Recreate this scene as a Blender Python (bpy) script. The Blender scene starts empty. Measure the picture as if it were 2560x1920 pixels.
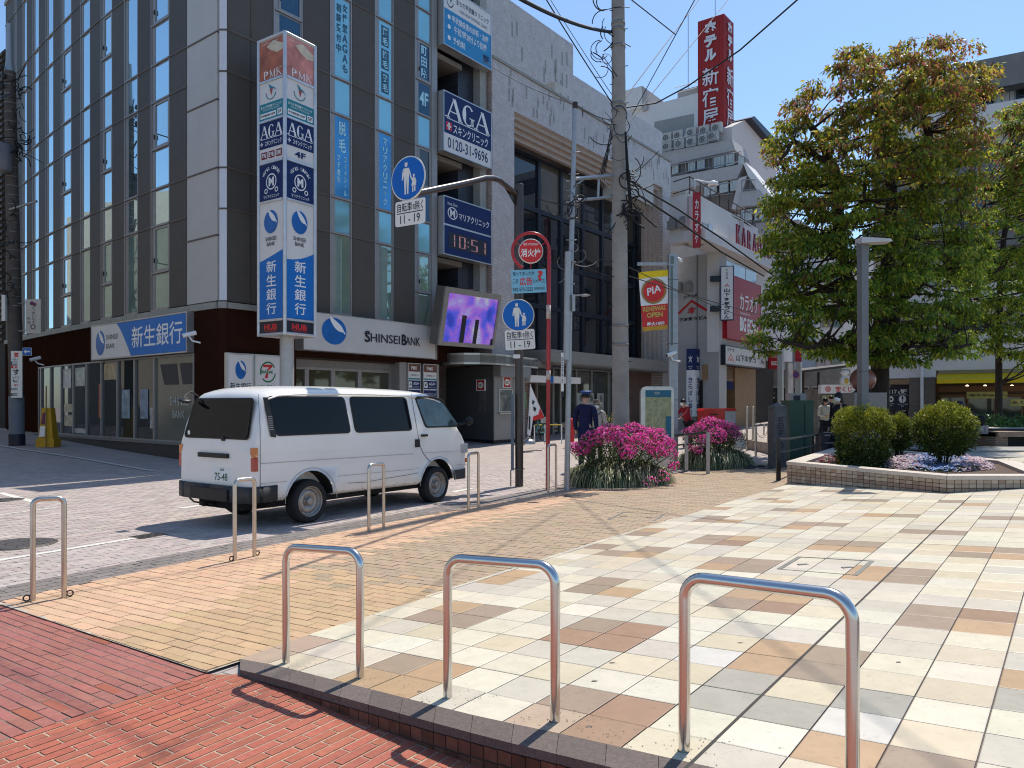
import bpy,math,random,colorsys
import numpy as np
from mathutils import Vector,Matrix
random.seed(7); np.random.seed(7)
sc=bpy.context.scene
COL=sc.collection
# ---------------- camera, sky, sun, exposure ----------------
FL,CX,HY,CH=1900.0,1280.0,1010.0,1.5
cam_d=bpy.data.cameras.new('camera'); cam=bpy.data.objects.new('camera',cam_d); COL.objects.link(cam)
cam.location=(0,0,CH); cam.rotation_euler=(math.radians(90),0,0)
cam_d.sensor_width=36; cam_d.lens=FL / 2560 * 36; cam_d.shift_y=(HY - 960) / 2560
cam_d.clip_start=.05; cam_d.clip_end=1000
sc.camera=cam
SUN_AZ=(.52,.854); SUN_EL=math.radians(62)
world=bpy.data.worlds.new('World'); sc.world=world; world.use_nodes=True
wn=world.node_tree
sky=wn.nodes.new('ShaderNodeTexSky'); sky.sky_type='NISHITA'; sky.sun_disc=False
sky.sun_elevation=SUN_EL; sky.sun_rotation=math.atan2(SUN_AZ[0],SUN_AZ[1])
sky.air_density=1.0; sky.dust_density=.6; sky.ozone_density=3.0
tint=wn.nodes.new('ShaderNodeVectorMath'); tint.operation='MULTIPLY'; tint.inputs[1].default_value=(.90,1.01,1.07)
wn.links.new(sky.outputs[0],tint.inputs[0]); wn.links.new(tint.outputs[0],wn.nodes['Background'].inputs[0]); wn.nodes['Background'].inputs[1].default_value=.125
sd=bpy.data.lights.new('sun','SUN'); sun=bpy.data.objects.new('sun',sd); COL.objects.link(sun)
sd.energy=3.8; sd.angle=math.radians(.53); sd.color=(1,.93,.82)
sv=Vector((SUN_AZ[0] * math.cos(SUN_EL),SUN_AZ[1] * math.cos(SUN_EL),math.sin(SUN_EL)))
sun.rotation_euler=sv.to_track_quat('Z','Y').to_euler(); sun.location=sv * 50
vs=sc.view_settings; vs.view_transform='Standard'; vs.look='None'; vs.exposure=.45; vs.gamma=1
sc.render.engine='CYCLES'; sc.cycles.use_denoising=True
sc.cycles.max_bounces=6; sc.cycles.filter_width=1.1; sc.cycles.transparent_max_bounces=6; sc.cycles.caustics_reflective=False; sc.cycles.caustics_refractive=False

# ---------------- placing helpers ----------------
def W(px,py,y): return Vector(((px - CX) / FL * y,y,CH - (py - HY) / FL * y))
def terr(x,y):
    s=(x + 7) * -.754 + (y - 18) * .657
    return max(0,y - 15) * .014 + .33 * min(1,max(0,s / 14))
def plz(x,y): return .22 + .0574 * x - .0258 * y
def hit(px,py,zf=terr):
    u=(px - CX) / FL; v=(py - HY) / FL; y=CH / v
    for _ in range(40): y=.5 * y + .5 * (CH - zf(u * y,y)) / v
    return Vector((u * y,y,zf(u * y,y)))
class Line:
    """a vertical plane over a plan line; s runs along it, off points out of the wall (to the right of the direction)"""
    def __init__(s,x0,y0,dx,dy):
        L=math.hypot(dx,dy); s.x,s.y,s.dx,s.dy=x0,y0,dx / L,dy / L; s.nx,s.ny=s.dy,-s.dx
    def o(s,d): return Line(s.x + s.nx * d,s.y + s.ny * d,s.dx,s.dy)
    def s(s,px):
        u=(px - CX) / FL; return (u * s.y - s.x) / (s.dx - u * s.dy)
    def p(s,t,z=0,off=0): return Vector((s.x + s.dx * t + s.nx * off,s.y + s.dy * t + s.ny * off,z))
    def z(s,px,py): return CH - (py - HY) / FL * (s.y + s.dy * s.s(px))
    def P(s,px,py): t=s.s(px); return s.p(t,s.z(px,py))
def two(a,b): return Line(a[0],a[1],b[0] - a[0],b[1] - a[1])

# ---------------- materials ----------------
MATS={}
def M(name,col,rough=.6,metal=0.,var=.12,scale=6.,bump=0.,rnd=0.,src=None,spec=.3,emit=None,es=1.,trans=0.,bscale=None,coat=0.,wear=0.):
    if name in MATS: return MATS[name]
    m=bpy.data.materials.new(name); m.use_nodes=True; MATS[name]=m
    nt=m.node_tree; n=nt.nodes; l=nt.links; b=n['Principled BSDF']
    b.inputs['Roughness'].default_value=rough; b.inputs['Metallic'].default_value=metal
    b.inputs['Specular IOR Level'].default_value=spec
    if coat: b.inputs['Coat Weight'].default_value=coat; b.inputs['Coat Roughness'].default_value=.05
    geo=n.new('ShaderNodeNewGeometry')
    nz=n.new('ShaderNodeTexNoise'); nz.inputs['Scale'].default_value=scale; nz.inputs['Detail'].default_value=5; nz.inputs['Roughness'].default_value=.62
    l.new(geo.outputs['Position'],nz.inputs['Vector'])
    mr=n.new('ShaderNodeMapRange'); mr.inputs[1].default_value=.28; mr.inputs[2].default_value=.72
    mr.inputs[3].default_value=1 - var; mr.inputs[4].default_value=1 + var
    l.new(nz.outputs[0],mr.inputs[0]); fac=mr.outputs[0]
    if wear:
        n2=n.new('ShaderNodeTexNoise'); n2.inputs['Scale'].default_value=scale * .13; n2.inputs['Detail'].default_value=3
        l.new(geo.outputs['Position'],n2.inputs['Vector'])
        m2=n.new('ShaderNodeMapRange'); m2.inputs[1].default_value=.35; m2.inputs[2].default_value=.65; m2.inputs[3].default_value=1 - wear; m2.inputs[4].default_value=1
        l.new(n2.outputs[0],m2.inputs[0]); mu=n.new('ShaderNodeMath'); mu.operation='MULTIPLY'
        l.new(fac,mu.inputs[0]); l.new(m2.outputs[0],mu.inputs[1]); fac=mu.outputs[0]
    if rnd:
        oi=n.new('ShaderNodeObjectInfo'); m2=n.new('ShaderNodeMapRange'); m2.inputs[3].default_value=1 - rnd; m2.inputs[4].default_value=1 + rnd
        l.new(oi.outputs['Random'],m2.inputs[0]); mu=n.new('ShaderNodeMath'); mu.operation='MULTIPLY'
        l.new(fac,mu.inputs[0]); l.new(m2.outputs[0],mu.inputs[1]); fac=mu.outputs[0]
    vm=n.new('ShaderNodeVectorMath'); vm.operation='SCALE'; l.new(fac,vm.inputs['Scale'])
    if src == 'attr':
        a=n.new('ShaderNodeAttribute'); a.attribute_name='Col'; l.new(a.outputs['Color'],vm.inputs[0])
    elif src == 'obj':
        oi=n.new('ShaderNodeObjectInfo'); l.new(oi.outputs['Color'],vm.inputs[0])
    else: vm.inputs[0].default_value=tuple(col[:3])
    l.new(vm.outputs[0],b.inputs['Base Color'])
    if bump:
        bp=n.new('ShaderNodeBump'); bp.inputs['Strength'].default_value=bump; bp.inputs['Distance'].default_value=.01
        if bscale:
            n3=n.new('ShaderNodeTexNoise'); n3.inputs['Scale'].default_value=bscale; n3.inputs['Detail'].default_value=4
            l.new(geo.outputs['Position'],n3.inputs['Vector']); l.new(n3.outputs[0],bp.inputs['Height'])
        else: l.new(nz.outputs[0],bp.inputs['Height'])
        l.new(bp.outputs[0],b.inputs['Normal'])
    if emit:
        b.inputs['Emission Color'].default_value=(*emit,1); b.inputs['Emission Strength'].default_value=es
    if trans:
        tr=n.new('ShaderNodeBsdfTranslucent'); l.new(vm.outputs[0],tr.inputs[0]); mx=n.new('ShaderNodeMixShader'); mx.inputs[0].default_value=trans
        out=n['Material Output']; l.new(b.outputs[0],mx.inputs[1]); l.new(tr.outputs[0],mx.inputs[2]); l.new(mx.outputs[0],out.inputs[0])
    return m
def brickmat(name,c1,c2,mortar,w,h,ang=0.,ms=.012,off=.5,vertical=None,rough=.7,bump=.4,var=.15,streak=0.):
    """brick texture on a horizontal sheet (rotated by ang) or on a vertical wall (vertical = plan direction angle)"""
    if name in MATS: return MATS[name]
    m=M(name,(1,1,1),rough=rough,var=var,scale=3); nt=m.node_tree; n=nt.nodes; l=nt.links; b=n['Principled BSDF']
    geo=n.new('ShaderNodeNewGeometry'); sx=n.new('ShaderNodeSeparateXYZ'); l.new(geo.outputs['Position'],sx.inputs[0])
    def lin(a,bb,sa,sb):
        x=n.new('ShaderNodeMath'); x.operation='MULTIPLY'; l.new(a,x.inputs[0]); x.inputs[1].default_value=sa
        y=n.new('ShaderNodeMath'); y.operation='MULTIPLY_ADD'; l.new(bb,y.inputs[0]); y.inputs[1].default_value=sb; l.new(x.outputs[0],y.inputs[2]); return y.outputs[0]
    c,s=math.cos(ang if vertical is None else vertical),math.sin(ang if vertical is None else vertical)
    cb=n.new('ShaderNodeCombineXYZ'); l.new(lin(sx.outputs[0],sx.outputs[1],c,s),cb.inputs[0])
    if vertical is None: l.new(lin(sx.outputs[0],sx.outputs[1],-s,c),cb.inputs[1])
    else: l.new(sx.outputs[2],cb.inputs[1])
    bt=n.new('ShaderNodeTexBrick'); bt.offset=off; l.new(cb.outputs[0],bt.inputs['Vector'])
    bt.inputs['Color1'].default_value=(*c1,1); bt.inputs['Color2'].default_value=(*c2,1); bt.inputs['Mortar'].default_value=(*mortar,1)
    bt.inputs['Scale'].default_value=1; bt.inputs['Mortar Size'].default_value=ms; bt.inputs['Brick Width'].default_value=w; bt.inputs['Row Height'].default_value=h
    bt.inputs['Mortar Smooth'].default_value=.3; bt.inputs['Bias'].default_value=-.1
    vm=[x for x in n if x.type == 'VECT_MATH'][0]; l.new(bt.outputs[0],vm.inputs[0])
    bp=n.new('ShaderNodeBump'); bp.inputs['Strength'].default_value=bump; bp.inputs['Distance'].default_value=.01; bp.invert=True
    l.new(bt.outputs['Fac'],bp.inputs['Height']); l.new(bp.outputs[0],b.inputs['Normal'])
    return m

# ---------------- mesh building ----------------
class MB:
    def __init__(s): s.v=[]; s.f=[]; s.c=[]; s.mi=[]; s.m=0; s.col=None; s.smooth=False; s.sm=[]
    def add(s,vs,fs):
        k=len(s.v); s.v += [tuple(v) for v in vs]
        for f in fs: s.f.append([i + k for i in f]); s.c.append(s.col); s.mi.append(s.m); s.sm.append(s.smooth)
        return s
    def poly(s,pts): return s.add(pts,[list(range(len(pts)))])
    def hexa(s,b,t): return s.add(list(b) + list(t),[(3,2,1,0),(4,5,6,7),(0,1,5,4),(1,2,6,5),(2,3,7,6),(3,0,4,7)])
    def box(s,c,d,rz=0,tilt=0):
        c=Vector(c); R=Matrix.Rotation(rz,3,'Z') @ Matrix.Rotation(tilt,3,'Y'); x,y,z=d[0] / 2,d[1] / 2,d[2] / 2
        q=[c + R @ Vector(p) for p in ((-x,-y,-z),(x,-y,-z),(x,y,-z),(-x,y,-z),(-x,-y,z),(x,-y,z),(x,y,z),(-x,y,z))]
        return s.hexa(q[:4],q[4:])
    def slab(s,L,s0,s1,z0,z1,o0=0,o1=.05):
        a=[L.p(s0,z0,o1),L.p(s1,z0,o1),L.p(s1,z0,o0),L.p(s0,z0,o0)]
        b=[L.p(s0,z1,o1),L.p(s1,z1,o1),L.p(s1,z1,o0),L.p(s0,z1,o0)]
        return s.hexa(a,b)
    def ring(s,L,s0,s1,z0,z1,w,o0=0,o1=.05,wb=None):
        wb=w if wb is None else wb
        s.slab(L,s0,s0 + w,z0,z1,o0,o1); s.slab(L,s1 - w,s1,z0,z1,o0,o1)
        s.slab(L,s0 + w,s1 - w,z0,z0 + wb,o0,o1 - .002); return s.slab(L,s0 + w,s1 - w,z1 - w,z1,o0,o1 - .002)
    def prism(s,pts,z0,z1):
        """pts anticlockwise in plan; z0/z1 numbers or functions"""
        f0=z0 if callable(z0) else (lambda x,y: z0); f1=z1 if callable(z1) else (lambda x,y: z1); n=len(pts)
        vs=[(p[0],p[1],f0(p[0],p[1])) for p in pts] + [(p[0],p[1],f1(p[0],p[1])) for p in pts]
        return s.add(vs,[list(range(n - 1,-1,-1)),list(range(n,2 * n))] + [(i,(i + 1) % n,n + (i + 1) % n,n + i) for i in range(n)])
    def tube(s,pts,r,seg=10,cap=True):
        pts=[Vector(p) for p in pts]; n=len(pts); rs=r if isinstance(r,(list,tuple)) else [r] * n
        vs=[]; up=None; old=s.smooth; s.smooth=True
        for i,p in enumerate(pts):
            t=(pts[min(i + 1,n - 1)] - pts[max(i - 1,0)]).normalized()
            if up is None:
                up=Vector((0,0,1)) if abs(t.z) < .9 else Vector((1,0,0))
            a=t.cross(up).normalized(); b=a.cross(t).normalized(); up=b
            for k in range(seg):
                q=2 * math.pi * k / seg; vs.append(p + (a * math.cos(q) + b * math.sin(q)) * rs[i])
        fs=[(i * seg + k,i * seg + (k + 1) % seg,(i + 1) * seg + (k + 1) % seg,(i + 1) * seg + k) for i in range(n - 1) for k in range(seg)]
        s.add(vs,fs); s.smooth=False
        if cap:
            s.add(vs[:seg],[list(range(seg))]); s.add(vs[-seg:],[list(range(seg - 1,-1,-1))])
        s.smooth=old; return s
    def lathe(s,c,prof,seg=20,axis=None):
        """profile of (radius, height) about c; axis = direction of the height"""
        c=Vector(c); R=Vector(axis if axis is not None else (0,0,1)).to_track_quat('Z','Y').to_matrix(); vs=[]
        for r,h in prof:
            for k in range(seg):
                a=2 * math.pi * k / seg; vs.append(c + R @ Vector((r * math.cos(a),r * math.sin(a),h)))
        n=len(prof); old=s.smooth; s.smooth=True
        s.add(vs,[(i * seg + k,i * seg + (k + 1) % seg,(i + 1) * seg + (k + 1) % seg,(i + 1) * seg + k) for i in range(n - 1) for k in range(seg)])
        s.smooth=old; return s
    def disc(s,c,r,nrm,seg=28,r2=None,sx=1,sy=1):
        c=Vector(c); R=frame(nrm); r2=r2 or 0
        o=[c + R @ Vector((r * sx * math.cos(2 * math.pi * k / seg),r * sy * math.sin(2 * math.pi * k / seg),0)) for k in range(seg)]
        if not r2: return s.poly(o)
        i_=[c + R @ Vector((r2 * sx * math.cos(2 * math.pi * k / seg),r2 * sy * math.sin(2 * math.pi * k / seg),0)) for k in range(seg)]
        return s.add(o + i_,[(k,(k + 1) % seg,seg + (k + 1) % seg,seg + k) for k in range(seg)])
def frame(nrm):
    """columns: horizontal right, up, normal"""
    nrm=Vector(nrm).normalized(); x=Vector((0,0,1)).cross(nrm)
    x=x.normalized() if x.length > 1e-4 else Vector((1,0,0)); y=nrm.cross(x)
    return Matrix((x,y,nrm)).transposed()
def mesh_of(mb,name,mats,o=(0,0,0)):
    me=bpy.data.meshes.new(name); ox,oy,oz=o
    me.from_pydata([(v[0] - ox,v[1] - oy,v[2] - oz) for v in mb.v],[],mb.f)
    for m in (mats if isinstance(mats,(list,tuple)) else [mats]): me.materials.append(m)
    if any(mb.mi): me.polygons.foreach_set('material_index',mb.mi)
    if any(mb.sm): me.polygons.foreach_set('use_smooth',mb.sm)
    if any(c is not None for c in mb.c):
        at=me.color_attributes.new('Col','FLOAT_COLOR','CORNER'); cols=[]
        for f,c in zip(mb.f,mb.c): cols += [*(c or (1,1,1)),1.] * len(f)
        at.data.foreach_set('color',cols)
    me.update(); return me
ROOT={}
def thing(name,label,cat,loc=(0,0,0),group=None):
    o=bpy.data.objects.new(name,None); o.empty_display_size=.2; COL.objects.link(o); o.location=loc; ROOT[o.name]=Vector(loc)
    return tag(o,label,cat,group)
def tag(o,label,cat,group=None):
    o['label']=label; o['category']=cat
    if group: o['group']=group
    return o
def part(name,mb,mat,parent,label=None):
    o=bpy.data.objects.new(name,mesh_of(mb,name,mat,ROOT[parent.name])); COL.objects.link(o); o.parent=parent; ROOT[o.name]=ROOT[parent.name]
    if label: o['label']=label
    return o
def single(name,mb,mat,label,cat,loc=(0,0,0),group=None):
    o=bpy.data.objects.new(name,mesh_of(mb,name,mat,loc)); COL.objects.link(o); o.location=loc; ROOT[o.name]=Vector(loc)
    return tag(o,label,cat,group)
def struct(name,mb,mat,kind='structure'):
    o=bpy.data.objects.new(name,mesh_of(mb,name,mat)); COL.objects.link(o); o['kind']=kind; ROOT[o.name]=Vector((0,0,0)); return o
def dup(o,loc=None,rz=None,label=None,parent=None):
    c=o.copy(); COL.objects.link(c)
    if parent is not None: c.parent=parent
    if loc is not None: c.location=loc
    if rz is not None: c.rotation_euler=(0,0,rz)
    if label: c['label']=label
    for ch in list(o.children): dup(ch,parent=c)
    return c
# ---------------- lettering ----------------
TXT={}
def glyphs(body,bold=0.,spacing=1.,line=1.,align='CENTER'):
    k=(body,bold,spacing,line,align)
    if k not in TXT:
        c=bpy.data.curves.new('t','FONT'); c.body=body; c.resolution_u=3; c.offset=bold; c.space_character=spacing; c.space_line=line; c.align_x=align
        o=bpy.data.objects.new('t',c); COL.objects.link(o); bpy.context.view_layer.update()
        me=bpy.data.meshes.new_from_object(o.evaluated_get(bpy.context.evaluated_depsgraph_get()))
        v=np.array([x.co[:2] for x in me.vertices]) if len(me.vertices) else np.zeros((1,2)); f=[list(p.vertices) for p in me.polygons]
        bpy.data.objects.remove(o); bpy.data.curves.remove(c); bpy.data.meshes.remove(me)
        lo=v.min(0); hi=v.max(0); TXT[k]=((v - (lo + hi) / 2) / np.maximum(hi - lo,1e-6),f)
    return TXT[k]
def write(mb,body,c,R,w,h,bold=.012,rot=0,**kw):
    """lay glyphs centred at c in the plane with axes R, filling w x h"""
    v,f=glyphs(body,bold,**kw); cr,sr=math.cos(rot),math.sin(rot); c=Vector(c)
    pts=[c + R @ Vector((x * w * cr - y * h * sr,x * w * sr + y * h * cr,0)) for x,y in v]
    return mb.add(pts,f)
def vert(mb,body,c,R,w,h,bold=.02,gap=.12):
    """characters one under another"""
    n=len(body); ch=h / (n + (n - 1) * gap)
    for i,t in enumerate(body):
        if t in 'ー': write(mb,'|',Vector(c) + R @ Vector((0,h / 2 - ch * (.5 + i * (1 + gap)),0)),R,w * .12,ch * .8,bold); continue
        sw=.55 if t in 'ァィゥェォッャュョ' else 1
        write(mb,t,Vector(c) + R @ Vector((0,h / 2 - ch * (.5 + i * (1 + gap)),0)),R,w * sw,ch * .92 * sw,bold)
    return mb
def LR(L): return Matrix(((L.dx,0,L.nx),(L.dy,0,L.ny),(0,1,0)))
class Face:
    """a rectangle on a vertical plane, addressed in unit coordinates (a across, b up), for flat print"""
    def __init__(s,L,s0,s1,z0,z1,off): s.L,s.s0,s.s1,s.z0,s.z1,s.off,s.R=L,s0,s1,z0,z1,off,LR(L)
    def p(s,a,b,k=0): return s.L.p(s.s0 + (s.s1 - s.s0) * a,s.z0 + (s.z1 - s.z0) * b,s.off + k)
    def rect(s,mb,a0,b0,a1,b1,k=.002): return mb.poly([s.p(a0,b0,k),s.p(a1,b0,k),s.p(a1,b1,k),s.p(a0,b1,k)])
    def poly(s,mb,pts,k=.002): return mb.poly([s.p(a,b,k) for a,b in pts])
    def text(s,mb,t,a,b,w,h,k=.004,bold=.012,**kw): return write(mb,t,s.p(a,b,k),s.R,w * (s.s1 - s.s0),h * (s.z1 - s.z0),bold,**kw)
    def vtext(s,mb,t,a,b,w,h,k=.004,bold=.02,**kw): return vert(mb,t,s.p(a,b,k),s.R,w * (s.s1 - s.s0),h * (s.z1 - s.z0),bold,**kw)
    def ell(s,mb,a,b,ra,rb,k=.003,seg=28,in_=0,t0=0,t1=1):
        q=[2 * math.pi * (t0 + (t1 - t0) * i / seg) for i in range(seg + (t1 - t0 < 1))]
        o=[s.p(a + ra * math.cos(x),b + rb * math.sin(x),k) for x in q]
        if not in_: return mb.poly(o)
        i_=[s.p(a + in_ * ra * math.cos(x),b + in_ * rb * math.sin(x),k) for x in q]; n=len(q); m_=n if t1 - t0 >= 1 else n - 1
        return mb.add(o + i_,[(j,(j + 1) % n,n + (j + 1) % n,n + j) for j in range(m_)])
# ---------------- paving ----------------
def clip(poly,hull):
    """poly cut to a convex anticlockwise hull"""
    out=[tuple(p) for p in poly]
    for i in range(len(hull)):
        a,b=hull[i],hull[(i + 1) % len(hull)]; ex,ey=b[0] - a[0],b[1] - a[1]; inp,out=out,[]
        if not inp: break
        d=[ex * (p[1] - a[1]) - ey * (p[0] - a[0]) for p in inp]
        for j in range(len(inp)):
            p,q,dp,dq=inp[j - 1],inp[j],d[j - 1],d[j]
            if (dp >= 0) != (dq >= 0):
                t=dp / (dp - dq); out.append((p[0] + (q[0] - p[0]) * t,p[1] + (q[1] - p[1]) * t))
            if dq >= 0: out.append(q)
    return out
def area(p): return .5 * abs(sum(p[i - 1][0] * p[i][1] - p[i][0] * p[i - 1][1] for i in range(len(p)))) if len(p) > 2 else 0
def grow(p,d):
    c=(sum(q[0] for q in p) / len(p),sum(q[1] for q in p) / len(p)); out=[]
    for q in p:
        v=(q[0] - c[0],q[1] - c[1]); L=math.hypot(*v) or 1; out.append((q[0] + v[0] / L * d,q[1] + v[1] / L * d))
    return out
def pave(parent,pname,hull,zf,org,ang,bw,bh,joint,stag,colf,mo,ma,th=.01,n_parts=300,rough_h=.0015,ymax=99):
    """lay pieces over a convex hull; nearest n_parts become objects under parent, the others one joined part"""
    c,s=math.cos(ang),math.sin(ang); ins=[((x - org[0]) * c + (y - org[1]) * s,-(x - org[0]) * s + (y - org[1]) * c) for x,y in hull]
    i0,i1=int(min(p[0] for p in ins) // bw) - 2,int(max(p[0] for p in ins) // bw) + 2
    j0,j1=int(min(p[1] for p in ins) // bh) - 1,int(max(p[1] for p in ins) // bh) + 1
    rnd=random.Random(len(pname) + int(bw * 1000)); pcs=[]
    for j in range(j0,j1 + 1):
        for i in range(i0,i1 + 1):
            x0=(i + (stag * (j % 2))) * bw; y0=j * bh; g=joint / 2
            loc=[(x0 + g,y0 + g),(x0 + bw - g,y0 + g),(x0 + bw - g,y0 + bh - g),(x0 + g,y0 + bh - g)]
            w=[(org[0] + a * c - b * s,org[1] + a * s + b * c) for a,b in loc]
            cx,cy=(w[0][0] + w[2][0]) / 2,(w[0][1] + w[2][1]) / 2
            if cy < .6 or cy > ymax or abs(cx) > .80 * cy + 1.0: continue
            q=clip(w,hull)
            if area(q) < .12 * bw * bh: continue
            full=len(q) == 4 and area(q) > .999 * (bw - joint) * (bh - joint)
            pcs.append((cx * cx + cy * cy,i,j,cx,cy,q,full,(rnd.random() - .5) * 2 * rough_h))
    pcs.sort(key=lambda t: t[0]); share=None; rest=MB(); out=[]
    for k,(d2,i,j,cx,cy,q,full,dz) in enumerate(pcs):
        col=colf(i,j,cx,cy,rnd); z=zf(cx,cy)
        if k < n_parts:
            gx=(zf(cx + .1,cy) - z) * 10; gy=(zf(cx,cy + .1) - z) * 10; nrm=Vector((-gx,-gy,1)).normalized()
            ex=Vector((c,s,gx * c + gy * s)).normalized(); ey=nrm.cross(ex)
            if full:
                if share is None:
                    m_=MB(); a,b=(bw - joint) / 2,(bh - joint) / 2; e=min(.004,joint)
                    m_.add([(-a,-b,0),(a,-b,0),(a,b,0),(-a,b,0),(-a,-b,th - e * .5),(a,-b,th - e * .5),(a,b,th - e * .5),(-a,b,th - e * .5),(-a + e,-b + e,th),(a - e,-b + e,th),(a - e,b - e,th),(-a + e,b - e,th)],
                           [(8,9,10,11),(0,1,5,4),(1,2,6,5),(2,3,7,6),(3,0,4,7),(4,5,9,8),(5,6,10,9),(6,7,11,10),(7,4,8,11)])
                    share=mesh_of(m_,pname,mo)
                me=share
            else:
                m_=MB(); iv=[((x - cx) * c + (y - cy) * s,-(x - cx) * s + (y - cy) * c) for x,y in q]
                n_=len(iv); m_.add([(*p,0) for p in iv] + [(*p,th) for p in iv],[list(range(n_,2 * n_))] + [(t,(t + 1) % n_,n_ + (t + 1) % n_,n_ + t) for t in range(n_)])
                me=mesh_of(m_,pname,mo)
            o=bpy.data.objects.new(pname,me); COL.objects.link(o); o.parent=parent; o.color=(*col,1)
            R=Matrix((ex,ey,nrm)).transposed().to_4x4(); R.translation=Vector((cx,cy,z + dz)); o.matrix_local=R; out.append(o)
        else:
            rest.col=col; n_=len(q)
            rest.add([(x,y,zf(x,y)) for x,y in q] + [(x,y,zf(x,y) + th + dz) for x,y in q],[list(range(n_,2 * n_))] + [(t,(t + 1) % n_,n_ + (t + 1) % n_,n_ + t) for t in range(n_)])
    if rest.v:
        o=part('far_' + pname + 's',rest,ma,parent); o['kind']='stuff'
    return out
def mixc(a,b,t): return tuple(x + (y - x) * t for x,y in zip(a,b))
def jit(c,r,k=.08,hue=.02):
    f=1 + (r.random() - .5) * 2 * k; return tuple(max(0,x * f * (1 + (r.random() - .5) * 2 * hue)) for x in c)
# ================= GROUND =================
g=MB(); xs=[-90,-60,-40,-30] + [-24 + 1.5 * i for i in range(33)] + [30,40,60,90]; ys=[-30,-10,0] + [2 + 1.5 * i for i in range(40)] + [70,90,130,200,400]
for y in ys:
    for x in xs: g.v.append((x,y,terr(x,y) - .004))
nx=len(xs)
for j in range(len(ys) - 1):
    for i in range(nx - 1): g.f.append([j * nx + i,j * nx + i + 1,(j + 1) * nx + i + 1,(j + 1) * nx + i]); g.c.append(None); g.mi.append(0); g.sm.append(False)
KD=Vector((.518,.855,0)).normalized(); KA=math.atan2(KD.y,KD.x)          # the kerb runs this way
road_m=brickmat('road_block_sheet',(.43,.37,.34),(.37,.315,.29),(.19,.165,.15),.2,.1,ang=KA,ms=.008)
road=struct('road',g,road_m)
# --- plaza outline (world, from the photograph's own edges) ---
BO=[hit(*p,plz) for p in ((600,1650),(825,1570),(1106,1478),(1280,1423),(1500,1352),(1750,1277),(1963,1214))]
b_end=BO[-1] + (BO[-1] - BO[-2]).normalized() * 3
KI=[hit(*p,plz) for p in ((600,1650),(695,1667),(850,1707),(1040,1755),(1150,1784),(1290,1815),(1420,1842),(1604,1884),(1790,1925))]
k_dir=(KI[-1] - KI[-2]).normalized(); k_end=KI[-1] + k_dir * 4
far=Vector((17,19,0)); hullP=[p.xy[:] for p in KI] + [k_end.xy[:],(17,3),far.xy[:],b_end.xy[:]] + [p.xy[:] for p in reversed(BO[1:])]
def convex(pts):
    pts=sorted(set((round(a,4),round(b,4)) for a,b in pts))
    def half(ps):
        h=[]
        for p in ps:
            while len(h) > 1 and (h[-1][0] - h[-2][0]) * (p[1] - h[-2][1]) - (h[-1][1] - h[-2][1]) * (p[0] - h[-2][0]) <= 0: h.pop()
            h.append(p)
        return h[:-1]
    return half(pts) + half(pts[::-1])
HP=convex(hullP)
pb=MB(); pb.prism(HP,lambda x,y: -.3,lambda x,y: plz(x,y) - .002)
plaza=struct('plaza',pb,M('tile_joint',(.13,.105,.095),.9))
TYAW,TW,TH_=-.642,.282,.279
to=np.array([.611,2.2985]) * 1.28; TORG=(float(to[0]),float(to[1]))
def tij(px,py):
    p=hit(px,py,plz); dx,dy=p.x - TORG[0],p.y - TORG[1]; c,s=math.cos(TYAW),math.sin(TYAW)
    return int(math.floor((dx * c + dy * s) / TW)),int(math.floor((-dx * s + dy * c) / TH_))
T1=[(250,1385,'o'),(150,1480,'o'),(50,1320,'t'),(190,775,'o'),(230,725,'t'),(90,720,'t'),(30,760,'t'),(290,955,'b'),(100,945,'b'),(140,1035,'b'),(830,790,'o'),(1010,815,'o'),(760,840,'t'),(960,865,'b'),
 (980,1070,'o'),(890,1145,'o'),(1250,1110,'t'),(1190,1185,'t'),(1230,1540,'o'),(1700,1610,'t'),(1745,885,'t'),(2020,915,'b'),(1710,945,'t'),(1990,980,'o'),(1480,670,'o'),(1380,700,'o'),(1650,690,'t'),(1640,725,'t'),
 (750,620,'t'),(900,640,'t'),(680,645,'o'),(830,660,'t'),(1250,540,'t'),(1420,550,'t'),(1200,560,'o'),(1370,570,'o'),(640,510,'t'),(800,515,'o'),(580,520,'t'),(750,530,'b'),(1080,440,'t'),(1240,455,'t'),(1050,458,'o'),
 (610,412,'t'),(580,430,'t'),(740,432,'o'),(970,375,'t'),(1120,378,'o'),(1480,390,'o'),(1640,395,'t'),(1330,328,'t'),(1460,328,'t'),(900,322,'t'),(1030,325,'o'),(650,370,'o'),(1700,475,'t'),(1850,485,'t'),(1850,328,'t'),
 (1960,342,'o'),(1960,575,'o'),(1940,605,'t'),(2130,585,'t'),(2160,615,'o'),(2070,415,'t'),(2190,415,'t'),(2160,1220,'o'),(2130,1310,'g'),(130,570,'t'),(290,580,'t'),(230,605,'o'),(80,595,'t'),(290,478,'o'),(240,497,'t'),
 (1200,280,'t'),(1310,282,'t'),(960,278,'t'),(1540,1290,'g'),(700,1270,'g'),(1000,1380,'g'),(1420,1490,'w'),(600,1110,'w'),(880,1210,'g')]
T2=[(1290,710,'o'),(1400,675,'o'),(1110,850,'o'),(1240,870,'t'),(950,895,'t'),(1100,920,'t'),(810,1155,'t'),(1010,1180,'o'),(710,1225,'o'),(870,1270,'o'),(340,1040,'p'),(150,1110,'p'),(1700,1310,'t'),(1600,1390,'p'),
 (1800,1000,'b'),(2010,970,'b'),(1850,1030,'b'),(1850,950,'t'),(1970,1360,'b'),(1850,1450,'b')]
tcol={tij(1454 + a / 2,1090 + b / 2): k for a,b,k in T1}; tcol.update({tij(600 + a / 2,1090 + b / 2): k for a,b,k in T2})
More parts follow.
